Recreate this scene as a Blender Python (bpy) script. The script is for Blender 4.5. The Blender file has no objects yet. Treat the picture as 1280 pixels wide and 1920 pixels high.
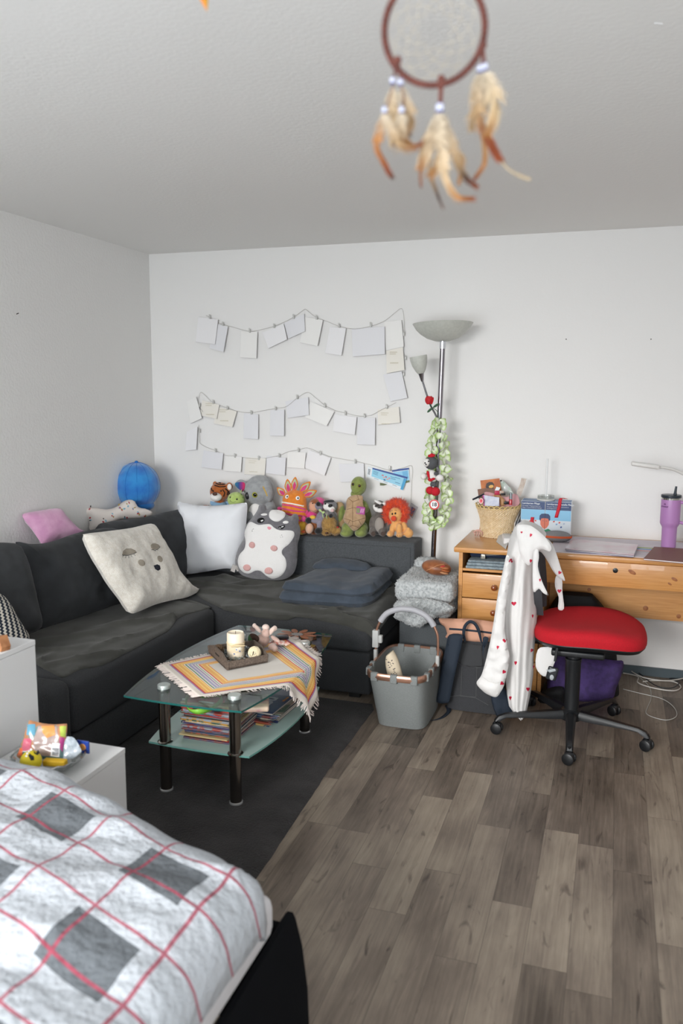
import bpy, bmesh, math, random
import numpy as np
from math import sin, cos, pi, radians, sqrt, atan2, hypot
from mathutils import Vector, Matrix, Euler, noise
from mathutils.bvhtree import BVHTree
from mathutils.geometry import delaunay_2d_cdt
random.seed(7)
C = bpy.context.scene.collection
SC = bpy.context.scene

# ---------------------------------------------------------------- camera
F, YAW, PIT, ROL = 1552.7, .31736, .14349, .00459
CAM = Vector((2.954, -4.930, 1.6115))
_f = Vector((-sin(YAW)*cos(PIT), cos(YAW)*cos(PIT), -sin(PIT)))
_r0 = Vector((cos(YAW), sin(YAW), 0)); _u0 = _r0.cross(_f)
_r = cos(ROL)*_r0 + sin(ROL)*_u0; _u = -sin(ROL)*_r0 + cos(ROL)*_u0
cd = bpy.data.cameras.new('camera'); cam = bpy.data.objects.new('camera', cd); C.objects.link(cam)
cam.matrix_world = Matrix(((_r.x,_u.x,-_f.x,CAM.x),(_r.y,_u.y,-_f.y,CAM.y),(_r.z,_u.z,-_f.z,CAM.z),(0,0,0,1)))
cd.sensor_fit = 'VERTICAL'; cd.sensor_height = 36; cd.lens = F/1920*36; cd.clip_start = .05
cd.dof.use_dof = True; cd.dof.focus_distance = 4.3; cd.dof.aperture_fstop = 2.6
SC.camera = cam

# ---------------------------------------------------------------- light and exposure
W = bpy.data.worlds.new('world'); SC.world = W; W.use_nodes = True
W.node_tree.nodes['Background'].inputs[0].default_value = (.80, .90, 1, 1)
W.node_tree.nodes['Background'].inputs[1].default_value = 1.6
def area(name, loc, rot, sx, sy, power, col):
    l = bpy.data.lights.new(name, 'AREA'); l.shape = 'RECTANGLE'; l.size = sx; l.size_y = sy
    l.energy = power; l.color = col
    o = bpy.data.objects.new(name, l); C.objects.link(o); o.location = loc; o.rotation_euler = rot
    return o
area('window_daylight', (.5, -9.8, 3.1), (radians(90-13), 0, radians(-5)), 3.2, 2.6, 620, (1, .985, .965))
area('window_sky_glow', (1.15, -5.80, .95), (radians(90-10), 0, 0), 1.9, 1.1, 24, (.93, .97, 1))
area('window_daylight_right', (3.2, -5.80, 1.3), (radians(90-10), 0, 0), .9, .9, 22, (.93, .97, 1))
SC.view_settings.view_transform = 'Standard'; SC.view_settings.look = 'None'
SC.view_settings.exposure = 0.47; SC.view_settings.gamma = 1
SC.view_settings.use_curve_mapping = False

# ---------------------------------------------------------------- pixel rays to real places
def ray(px, py):
    q = Vector(((px-640)/F, (py-960)/F, 1))
    return _r*q.x - _u*q.y + _f*q.z
def onz(px, py, z): d = ray(px, py); return CAM + d*((z-CAM.z)/d.z)
def ony(px, py, y): d = ray(px, py); return CAM + d*((y-CAM.y)/d.y)
def onx(px, py, x): d = ray(px, py); return CAM + d*((x-CAM.x)/d.x)
def onp(px, py, P, n): d = ray(px, py); return CAM + d*((Vector(P)-CAM).dot(n)/d.dot(n))
def mpp(p): return (Vector(p)-CAM).dot(_f)/F

# ---------------------------------------------------------------- materials
def lin(c):
    if isinstance(c, str):
        c = [int(c[i:i+2], 16)/255 for i in (0, 2, 4)]
    return tuple(((x/12.92) if x <= .04045 else ((x+.055)/1.055)**2.4) for x in c) + (1,)
_M = {}
def mat(name, col, rough=.8, metal=0, col2=None, nscale=20, bump=0, bscale=200, sheen=0, stretch=None, spec=.5, coat=0, mixlo=.4, mixhi=.6, bdist=.002):
    if name in _M: return _M[name]
    m = bpy.data.materials.new(name); m.use_nodes = True; _M[name] = m
    nt = m.node_tree; b = nt.nodes['Principled BSDF']
    b.inputs['Base Color'].default_value = lin(col)
    b.inputs['Roughness'].default_value = rough; b.inputs['Metallic'].default_value = metal
    b.inputs['Specular IOR Level'].default_value = spec
    if sheen: b.inputs['Sheen Weight'].default_value = sheen; b.inputs['Sheen Roughness'].default_value = .5
    if coat: b.inputs['Coat Weight'].default_value = coat
    tc = nt.nodes.new('ShaderNodeTexCoord'); src = tc.outputs['Object']
    if stretch:
        mp = nt.nodes.new('ShaderNodeMapping'); mp.inputs['Scale'].default_value = stretch
        nt.links.new(src, mp.inputs['Vector']); src2 = mp.outputs[0]
    else: src2 = src
    if col2:
        n = nt.nodes.new('ShaderNodeTexNoise'); n.inputs['Scale'].default_value = nscale; n.inputs['Detail'].default_value = 6
        nt.links.new(src2, n.inputs['Vector'])
        r = nt.nodes.new('ShaderNodeValToRGB'); r.color_ramp.elements[0].position = mixlo; r.color_ramp.elements[1].position = mixhi
        r.color_ramp.elements[0].color = lin(col); r.color_ramp.elements[1].color = lin(col2)
        nt.links.new(n.outputs[0], r.inputs[0]); nt.links.new(r.outputs[0], b.inputs['Base Color'])
    if bump:
        n = nt.nodes.new('ShaderNodeTexNoise'); n.inputs['Scale'].default_value = bscale; n.inputs['Detail'].default_value = 4
        nt.links.new(src, n.inputs['Vector'])
        bp = nt.nodes.new('ShaderNodeBump'); bp.inputs['Strength'].default_value = bump; bp.inputs['Distance'].default_value = bdist
        nt.links.new(n.outputs[0], bp.inputs['Height']); nt.links.new(bp.outputs[0], b.inputs['Normal'])
    return m
def math_node(nt, op, a, b=None, clamp=False):
    n = nt.nodes.new('ShaderNodeMath'); n.operation = op; n.use_clamp = clamp
    for i, v in ((0, a), (1, b)):
        if v is None: continue
        if isinstance(v, (int, float)): n.inputs[i].default_value = v
        else: nt.links.new(v, n.inputs[i])
    return n.outputs[0]
def ramp_mat(name, stops, src='uvy', rough=.8, metal=0, const=True, bump=0, bscale=300):
    """Colour bands along one UV coordinate (or distance to the UV border)."""
    if name in _M: return _M[name]
    m = bpy.data.materials.new(name); m.use_nodes = True; _M[name] = m
    nt = m.node_tree; b = nt.nodes['Principled BSDF']; b.inputs['Roughness'].default_value = rough; b.inputs['Metallic'].default_value = metal
    uv = nt.nodes.new('ShaderNodeTexCoord'); sp = nt.nodes.new('ShaderNodeSeparateXYZ'); nt.links.new(uv.outputs['UV'], sp.inputs[0])
    if src == 'uvy': v = sp.outputs[1]
    elif src == 'uvx': v = sp.outputs[0]
    else:
        ax = math_node(nt, 'ABSOLUTE', math_node(nt, 'SUBTRACT', sp.outputs[0], .5)); ay = math_node(nt, 'ABSOLUTE', math_node(nt, 'SUBTRACT', sp.outputs[1], .5))
        v = math_node(nt, 'SUBTRACT', 1, math_node(nt, 'MULTIPLY', math_node(nt, 'MAXIMUM', ax, ay), 2))
    r = nt.nodes.new('ShaderNodeValToRGB'); r.color_ramp.interpolation = 'CONSTANT' if const else 'LINEAR'
    el = r.color_ramp.elements
    while len(el) < len(stops): el.new(.5)
    for e, (p, c) in zip(el, sorted(stops)): e.position = p; e.color = lin(c)
    nt.links.new(v, r.inputs[0]); nt.links.new(r.outputs[0], b.inputs['Base Color'])
    if bump:
        n = nt.nodes.new('ShaderNodeTexNoise'); n.inputs['Scale'].default_value = bscale
        nt.links.new(uv.outputs['Object'], n.inputs['Vector'])
        bp = nt.nodes.new('ShaderNodeBump'); bp.inputs['Strength'].default_value = bump; bp.inputs['Distance'].default_value = .002
        nt.links.new(n.outputs[0], bp.inputs['Height']); nt.links.new(bp.outputs[0], b.inputs['Normal'])
    return m
def clear_mat(name, tint, gloss=.9, base=.04, rough=.02):
    """Clear pane: see-through with a fresnel reflection."""
    if name in _M: return _M[name]
    m = bpy.data.materials.new(name); m.use_nodes = True; _M[name] = m
    nt = m.node_tree; nt.nodes.remove(nt.nodes['Principled BSDF']); out = nt.nodes['Material Output']
    t = nt.nodes.new('ShaderNodeBsdfTransparent'); t.inputs[0].default_value = lin(tint)
    g = nt.nodes.new('ShaderNodeBsdfGlossy'); g.inputs[0].default_value = (gloss, gloss, gloss, 1); g.inputs['Roughness'].default_value = rough
    lw = nt.nodes.new('ShaderNodeLayerWeight'); lw.inputs[0].default_value = .5
    f2 = math_node(nt, 'ADD', math_node(nt, 'MULTIPLY', math_node(nt, 'POWER', lw.outputs['Facing'], 5), .95), base, True)
    mx = nt.nodes.new('ShaderNodeMixShader'); nt.links.new(f2, mx.inputs[0]); nt.links.new(t.outputs[0], mx.inputs[1]); nt.links.new(g.outputs[0], mx.inputs[2])
    nt.links.new(mx.outputs[0], out.inputs[0])
    return m

# ---------------------------------------------------------------- objects
def tag(o, label=None, cat=None, group=None, kind=None):
    if label: o['label'] = label
    if cat: o['category'] = cat
    if group: o['group'] = group
    if kind: o['kind'] = kind
    return o
def thing(name, label, cat, loc, group=None):
    o = bpy.data.objects.new(name, None); C.objects.link(o); o.location = loc; o.empty_display_size = .05
    return tag(o, label, cat, group)
def wloc(o):
    v = Vector(o.location)
    while o.parent: o = o.parent; v += Vector(o.location)
    return v
BV = {}
class MB:
    def __init__(s): s.bm = bmesh.new(); s.uv = s.bm.loops.layers.uv.new('UVMap'); s.mi = 0
    def face(s, vs, uvs=None, mi=None):
        try: f = s.bm.faces.new(vs)
        except ValueError: return None
        f.material_index = s.mi if mi is None else mi
        if uvs:
            for l, q in zip(f.loops, uvs): l[s.uv].uv = q
        return f
    def box(s, lo, hi, rz=0, rot=None, mi=None):
        lo, hi = Vector(lo), Vector(hi); c = (lo+hi)/2; h = (hi-lo)/2
        R = rot if rot is not None else Matrix.Rotation(rz, 3, 'Z')
        v = [s.bm.verts.new(c + R@Vector((x*h.x, y*h.y, z*h.z))) for x in (-1, 1) for y in (-1, 1) for z in (-1, 1)]
        for q in ((0,1,3,2),(4,6,7,5),(0,4,5,1),(2,3,7,6),(0,2,6,4),(1,5,7,3)):
            s.face([v[i] for i in q], [(0,0),(0,1),(1,1),(1,0)], mi)
        return s
    def rbox(s, lo, hi, r, n=3, rz=0, mi=None):
        m = MB(); m.box(lo, hi)
        bmesh.ops.bevel(m.bm, geom=list(m.bm.edges), offset=r, segments=n, affect='EDGES', profile=.5)
        c = (Vector(lo)+Vector(hi))/2
        if rz: bmesh.ops.rotate(m.bm, verts=m.bm.verts, cent=c, matrix=Matrix.Rotation(rz, 3, 'Z'))
        s.merge(m, mi); return s
    def merge(s, m, mi=None):
        mp = {v: s.bm.verts.new(v.co) for v in m.bm.verts}
        for f in m.bm.faces:
            g = s.face([mp[v] for v in f.verts], [tuple(l[m.uv].uv) for l in f.loops], f.material_index if mi is None else mi)
        m.bm.free(); return s
    def rings(s, rs, cap=True, closed=True, mi=None):
        L = [[s.bm.verts.new(p) for p in r] for r in rs]; n = len(L[0]); k = len(L)
        for i in range(k-1):
            for j in range(n if closed else n-1):
                a, b = j, (j+1) % n
                s.face([L[i][a], L[i][b], L[i+1][b], L[i+1][a]], [(j/n, i/(k-1)), ((j+1)/n, i/(k-1)), ((j+1)/n, (i+1)/(k-1)), (j/n, (i+1)/(k-1))], mi)
        if cap and closed: s.face(L[0][::-1], None, mi); s.face(L[-1], None, mi)
        return s
    def tube(s, pts, r, n=8, mi=None, cap=True):
        pts = [Vector(p) for p in pts]; k = len(pts)
        rr = r if isinstance(r, (list, tuple)) else [r]*k
        rs = []; up = None
        for i, p in enumerate(pts):
            t = (pts[min(i+1, k-1)] - pts[max(i-1, 0)])
            if t.length < 1e-9: t = Vector((0, 0, 1))
            t.normalize()
            if up is None:
                up = t.orthogonal().normalized()
            up = (up - t*up.dot(t))
            if up.length < 1e-6: up = t.orthogonal()
            up.normalize(); w = t.cross(up)
            rs.append([p + (up*cos(2*pi*j/n) + w*sin(2*pi*j/n))*rr[i] for j in range(n)])
        return s.rings(rs, cap, True, mi)
    def ring(s, pts, r, n=8, mi=None):
        pts = [Vector(p) for p in pts]; k = len(pts); cen = sum(pts, Vector())/k; rs = []
        for i, p in enumerate(pts):
            t = (pts[(i+1) % k]-pts[i-1]).normalized(); u = (p-cen); u = (u-t*u.dot(t)).normalized(); w = t.cross(u)
            rs.append([p + (u*cos(2*pi*j/n)+w*sin(2*pi*j/n))*r for j in range(n)])
        return s.rings(rs+[rs[0]], False, True, mi)
    def lathe(s, prof, c=(0, 0, 0), n=24, axis=None, mi=None, cap=True, sx=1, sy=1):
        c = Vector(c)
        R = Vector((0, 0, 1)).rotation_difference(Vector(axis).normalized()).to_matrix() if axis is not None else Matrix.Identity(3)
        rs = [[c + R@Vector((max(r, 1e-5)*cos(2*pi*j/n)*sx, max(r, 1e-5)*sin(2*pi*j/n)*sy, z)) for j in range(n)] for r, z in prof]
        return s.rings(rs, cap, True, mi)
    def ell(s, c, r, rot=None, n=16, m=10, mi=None):
        c = Vector(c); r = Vector(r) if not isinstance(r, (int, float)) else Vector((r, r, r))
        R = rot if rot is not None else Matrix.Identity(3)
        rs = []
        for i in range(m+1):
            t = pi*i/m; rs.append([c + R@Vector((r.x*max(sin(t), .02)*cos(2*pi*j/n), r.y*max(sin(t), .02)*sin(2*pi*j/n), -r.z*cos(t))) for j in range(n)])
        return s.rings(rs, True, True, mi)
    def cone(s, p, d, r, n=3, mi=None):
        p, d = Vector(p), Vector(d); u = d.orthogonal().normalized(); w = d.normalized().cross(u)
        b = [s.bm.verts.new(p + (u*cos(2*pi*j/n)+w*sin(2*pi*j/n))*r) for j in range(n)]; t = s.bm.verts.new(p+d)
        for j in range(n): s.face([b[j], b[(j+1) % n], t], None, mi)
        return s
    def prism(s, poly, ext, mi=None):
        """poly: list of 3-D points, ext: vector"""
        ext = Vector(ext); a = [s.bm.verts.new(Vector(p)) for p in poly]; b = [s.bm.verts.new(Vector(p)+ext) for p in poly]
        n = len(a)
        xs = [p[0] for p in poly]; 
        s.face(a[::-1], None, mi); s.face(b, None, mi)
        for i in range(n): s.face([a[i], a[(i+1) % n], b[(i+1) % n], b[i]], None, mi)
        return s
    def displace(s, fn):
        for v in s.bm.verts: v.co = Vector(fn(v.co))
        return s
    def out(s, name, m, parent=None, smooth=True, loc=None, voxel=0, sub=0, bevel=0, keep=False, autosmooth=True):
        if loc is None:
            if parent is not None: loc = (0, 0, 0)
            else:
                xs = [v.co for v in s.bm.verts]; loc = Vector((sum(p.x for p in xs)/len(xs), sum(p.y for p in xs)/len(xs), min(p.z for p in xs)))
        org = Vector(loc) + (wloc(parent) if parent is not None else Vector())
        bmesh.ops.recalc_face_normals(s.bm, faces=s.bm.faces)
        bv = BVHTree.FromBMesh(s.bm)
        for v in s.bm.verts: v.co -= org
        me = bpy.data.meshes.new(name); s.bm.to_mesh(me); s.bm.free()
        for x in (m if isinstance(m, (list, tuple)) else [m]): me.materials.append(x)
        me.polygons.foreach_set('use_smooth', [smooth]*len(me.polygons))
        if smooth and autosmooth:
            try: me.set_sharp_from_angle(angle=radians(42))
            except Exception: pass
        o = bpy.data.objects.new(name, me); C.objects.link(o); o.location = loc
        if parent is not None: o.parent = parent
        if bevel:
            md = o.modifiers.new('bevel', 'BEVEL'); md.width = bevel; md.segments = 2; md.limit_method = 'ANGLE'
        if voxel:
            md = o.modifiers.new('remesh', 'REMESH'); md.mode = 'VOXEL'; md.voxel_size = voxel; md.use_smooth_shade = True
            md = o.modifiers.new('smooth', 'SMOOTH'); md.factor = .6; md.iterations = 5
        if sub:
            md = o.modifiers.new('sub', 'SUBSURF'); md.levels = sub; md.render_levels = sub
        BV[o.name] = bv
        return o
def bez(pts, n=8, closed=False):
    """Catmull-Rom through points."""
    P = [Vector(p) for p in pts]; k = len(P); o = []
    seg = k if closed else k-1
    for i in range(seg):
        if closed: p0, p1, p2, p3 = P[i-1], P[i], P[(i+1) % k], P[(i+2) % k]
        else: p0, p1, p2, p3 = P[max(i-1, 0)], P[i], P[i+1], P[min(i+2, k-1)]
        for j in range(n):
            t = j/n
            o.append(.5*((2*p1) + (-p0+p2)*t + (2*p0-5*p1+4*p2-p3)*t*t + (-p0+3*p1-3*p2+p3)*t**3))
    if not closed: o.append(P[-1])
    return o
def fill2d(poly, step):
    """Triangulated interior of a 2-D polygon with inner grid points. -> pts, tris, dist to border"""
    P = np.array([(p[0], p[1]) for p in poly], float)
    out = []
    for i in range(len(P)):
        a, b = P[i], P[(i+1) % len(P)]; L = np.linalg.norm(b-a); k = max(1, int(L/step))
        for j in range(k): out.append(a+(b-a)*j/k)
    B = np.array(out); n = len(B)
    def dist(q):
        a = B; b = np.roll(B, -1, 0); ab = b-a; t = np.clip(((q-a)*ab).sum(1)/np.maximum((ab**2).sum(1), 1e-14), 0, 1)
        return np.sqrt((((a+ab*t[:, None])-q)**2).sum(1).min())
    def inside(q):
        a = B; b = np.roll(B, -1, 0)
        c = ((a[:, 1] > q[1]) != (b[:, 1] > q[1]))
        with np.errstate(divide='ignore', invalid='ignore'):
            xx = (b[:, 0]-a[:, 0])*(q[1]-a[:, 1])/(b[:, 1]-a[:, 1])+a[:, 0]
        return (c & (q[0] < xx)).sum() % 2 == 1
    pts = [tuple(q) for q in B]
    x0, y0 = B.min(0); x1, y1 = B.max(0)
    yy = y0; row = 0
    while yy < y1:
        xx = x0 + (row % 2)*step*.5
        while xx < x1:
            q = np.array((xx, yy))
            if inside(q) and dist(q) > step*.45: pts.append((xx, yy))
            xx += step
        yy += step*.87; row += 1
    edges = [(i, (i+1) % n) for i in range(n)]
    r = delaunay_2d_cdt([Vector(p) for p in pts], edges, [], 1, 1e-7)
    V = [np.array((v[0], v[1])) for v in r[0]]
    D = []
    for v in V:
        D.append(dist(v))
    return V, r[2], D
def frame(n, up=(0, 0, 1)):
    n = Vector(n).normalized(); b = Vector(up); b = (b-n*b.dot(n)).normalized(); a = b.cross(n)
    return n, a, b        # a: right seen from the side n points at
def inflate(mb, poly3, P, n, T, R, step=.02, wr=0, wscale=6, back=1.0, seed=0, power=2.2, uv=True):
    """Stuffed shape: outline lying in the plane (P, n), puffed to half thickness T over R."""
    n, a, b = frame(n) if abs(Vector(n).normalized().z) < .95 else frame(n, (0, 1, 0)); P = Vector(P)
    poly = [((Vector(q)-P).dot(a), (Vector(q)-P).dot(b)) for q in poly3]
    off = sum(((Vector(q)-P).dot(n) for q in poly3))/len(poly3)
    V, T3, D = fill2d(poly, step)
    xs = [v[0] for v in V]; ys = [v[1] for v in V]; x0, x1, y0, y1 = min(xs), max(xs), min(ys), max(ys)
    fr = []; bk = []
    for v, d in zip(V, D):
        t = min(d/R, 1); h = T*(max(0, 1-(1-t)**power))**.55
        if d < 1e-6: h = 0
        p = P + a*v[0] + b*v[1] + n*off
        w = (noise.noise(Vector((v[0]*wscale, v[1]*wscale, seed)))*wr + noise.noise(Vector((v[0]*wscale*2.7, v[1]*wscale*2.7, seed+5)))*wr*.4)*min(1, d/(R*.4)) if wr else 0
        f = mb.bm.verts.new(p + n*(h+w)); fr.append(f)
        bk.append(f if d < 1e-6 else mb.bm.verts.new(p - n*h*back))
    U = [((v[0]-x0)/(x1-x0), (v[1]-y0)/(y1-y0)) for v in V]
    for t in T3:
        mb.face([fr[i] for i in t], [U[i] for i in t])
        g = [bk[i] for i in reversed(t)]
        if len(set(g)) == 3 and not all(bk[i] is fr[i] for i in t): mb.face(g, [U[i] for i in reversed(t)])
    return mb
def hit(objs, px, py):
    d = ray(px, py).normalized(); best = None
    for o in (objs if isinstance(objs, (list, tuple)) else [objs]):
        h = BV[o.name].ray_cast(CAM, d)
        if h[0] is not None and (best is None or h[3] < best[3]): best = h
    if best is None: return None, None
    nn = best[1]
    if nn.dot(d) > 0: nn = -nn
    return best[0], nn
def decal(name, objs, poly, m, parent, off=.0015, step=2.0, thick=.0015, smooth=True):
    """A sewn or printed patch lying on a surface."""
    V, T3, D = fill2d(poly, step); mb = MB(); top = []; bot = []; last = None
    H = [hit(objs, v[0], v[1]) for v in V]
    ok = [h for h in H if h[0] is not None]
    if not ok: print('decal miss', name); mb.bm.free(); return None
    mean = sum((h[0] for h in ok), Vector())/len(ok)
    xs = [v[0] for v in V]; ys = [v[1] for v in V]
    for v, h, d in zip(V, H, D):
        p, nn = h
        if p is None:
            j = min((q for q in zip(V, H) if q[1][0] is not None), key=lambda q: (q[0][0]-v[0])**2+(q[0][1]-v[1])**2)[1]
            p = onp(v[0], v[1], j[0], -ray(*v)); nn = j[1]
        e = off + thick*(1 if d > step*.4 else 0)
        top.append(mb.bm.verts.new(p + nn*e)); bot.append(mb.bm.verts.new(p - nn*.0008))
    U = [((v[0]-min(xs))/(max(xs)-min(xs)), 1-(v[1]-min(ys))/(max(ys)-min(ys))) for v in V]
    for t in T3: mb.face([top[i] for i in t], [U[i] for i in t])
    border = [i for i, d in enumerate(D) if d < 1e-6]
    for e in [e for e in mb.bm.edges if len(e.link_faces) == 1]:
        i, j = top.index(e.verts[0]), top.index(e.verts[1])
        mb.face([top[i], top[j], bot[j], bot[i]], [U[i], U[j], U[j], U[i]])
    return mb.out(name, m, parent, smooth=smooth, keep=True)
def loop_px(cx, cy, rx, ry, rot=0, n=18):
    c, s_ = cos(radians(rot)), sin(radians(rot))
    return [(cx+rx*cos(2*pi*i/n)*c - ry*sin(2*pi*i/n)*s_, cy+rx*cos(2*pi*i/n)*s_+ry*sin(2*pi*i/n)*c) for i in range(n)]
def line_px(pts, w):
    """thin closed polygon around a pixel polyline"""
    L = []; Rr = []
    for i, p in enumerate(pts):
        a = pts[max(i-1, 0)]; b = pts[min(i+1, len(pts)-1)]; dx, dy = b[0]-a[0], b[1]-a[1]; l = hypot(dx, dy) or 1
        L.append((p[0]-dy/l*w/2, p[1]+dx/l*w/2)); Rr.append((p[0]+dy/l*w/2, p[1]-dx/l*w/2))
    return L + Rr[::-1]
def stitch(name, objs, pts, w, m, parent):
    """thread line on a surface"""
    P = []
    for i in range(len(pts)-1):
        for j in range(4):
            t = j/4; q = hit(objs, pts[i][0]*(1-t)+pts[i+1][0]*t, pts[i][1]*(1-t)+pts[i+1][1]*t)
            if q[0] is not None: P.append(q[0]+q[1]*.0006)
    q = hit(objs, *pts[-1])
    if q[0] is not None: P.append(q[0]+q[1]*.0006)
    if len(P) < 2: print('stitch miss', name); return None
    return MB().tube(P, w, 5).out(name, m, parent)
def tufts(mb, src, count, length, r, seed=1, jitter=.6, n=3, filt=None):
    """short pile standing on the faces already in mb (or another MB)."""
    rnd = random.Random(seed); fs = [f for f in src.faces if filt is None or filt(f)]; ar = np.array([f.calc_area() for f in fs]); cs = np.cumsum(ar/ar.sum())
    P = []
    for k in range(count):
        f = fs[min(int(np.searchsorted(cs, rnd.random())), len(fs)-1)]; vs = [v.co for v in f.verts]
        a, b = rnd.random(), rnd.random()
        if a+b > 1: a, b = 1-a, 1-b
        if len(vs) == 4 and rnd.random() < .5: p = vs[0]+(vs[2]-vs[0])*a+(vs[3]-vs[0])*b
        else: p = vs[0]+(vs[1]-vs[0])*a+(vs[2]-vs[0])*b
        P.append((p.copy(), f.normal.copy()))
    for p, nn in P:
        d = (nn + Vector((rnd.uniform(-1, 1), rnd.uniform(-1, 1), rnd.uniform(-1, 1)))*jitter).normalized()*length*rnd.uniform(.6, 1.2)
        mb.cone(p - d*.15, d, r, n)
    return mb
def text(name, s, loc, size, m, parent, right=(1, 0, 0), up=(0, 0, 1), depth=.0004, align='LEFT', bold=0):
    cu = bpy.data.curves.new(name, 'FONT'); cu.body = s; cu.size = size; cu.extrude = depth; cu.align_x = align; cu.align_y = 'CENTER'; cu.offset = bold
    t = bpy.data.objects.new(name+'_tmp', cu); C.objects.link(t)
    bpy.context.view_layer.update()
    me = bpy.data.meshes.new_from_object(t.evaluated_get(bpy.context.evaluated_depsgraph_get()))
    bpy.data.objects.remove(t); r = Vector(right).normalized(); u = Vector(up).normalized(); nn = r.cross(u)
    base = Vector(loc) - (wloc(parent) if parent else Vector())
    for v in me.vertices: v.co = r*v.co.x + u*v.co.y + nn*v.co.z
    me.materials.clear(); me.materials.append(m)
    o = bpy.data.objects.new(name, me); C.objects.link(o); o.location = base
    if parent: o.parent = parent
    return o
# ---------------------------------------------------------------- room
def wall_mat(name, col, dots=True):
    m = mat(name, col, .9, bump=.5, bscale=95, spec=.2, bdist=.004)
    return m
wallm = mat('wall_plaster', 'ecebe9', .92, bump=.55, bscale=70, spec=.15, bdist=.004)
wallb = mat('wall_plaster_back', 'efeeec', .92, bump=.16, bscale=75, spec=.15, bdist=.003)
ceilm = mat('ceiling_plaster', 'f0efec', .95, bump=.3, bscale=60, spec=.1, bdist=.004)
XR, YF = 4.1, -5.75
def structure(mb, name, m, bevel=0, smooth=False):
    o = mb.out(name, m, smooth=smooth, bevel=bevel); o['kind'] = 'structure'; return o
structure(MB().box((-.12, -.0+0, -.1), (XR+.12, .12, 2.62)), 'wall_back', wallb)
structure(MB().box((-.12, YF-.12, -.1), (0, 0, 2.62)), 'wall_left', wallm)
structure(MB().box((XR, YF-.12, -.1), (XR+.12, 0, 2.62)), 'wall_right', wallm)
structure(MB().box((0, YF, 2.5), (XR, 0, 2.62)), 'ceiling', ceilm)
wf = MB()
for lo, hi in (((0, 0), (XR, .35)), ((0, 2.35), (XR, 2.5)), ((0, .35), (.15, 2.35)), ((2.15, .35), (2.7, 2.35)), ((3.7, .35), (XR, 2.35)), ((2.7, .35), (3.7, .8)), ((2.7, 2.2), (3.7, 2.35))):
    wf.box((lo[0], YF-.12, lo[1]), (hi[0], YF, hi[1]))
structure(wf, 'wall_front', wallm)
def window(name, x0, x1, z0, z1):
    mb = MB(); w = .05
    for a, b, c, d in ((x0, x1, z0, z0+w), (x0, x1, z1-w, z1), (x0, x0+w, z0+w, z1-w), (x1-w, x1, z0+w, z1-w), ((x0+x1)/2-w/2, (x0+x1)/2+w/2, z0+w, z1-w)):
        mb.box((a, YF-.09, c), (b, YF-.03, d))
    structure(mb, name, mat('window_plastic', 'f2f2f2', .4))
window('window_1', .15, 2.15, .35, 2.35); window('window_2', 2.7, 3.7, .8, 2.2)

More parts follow.
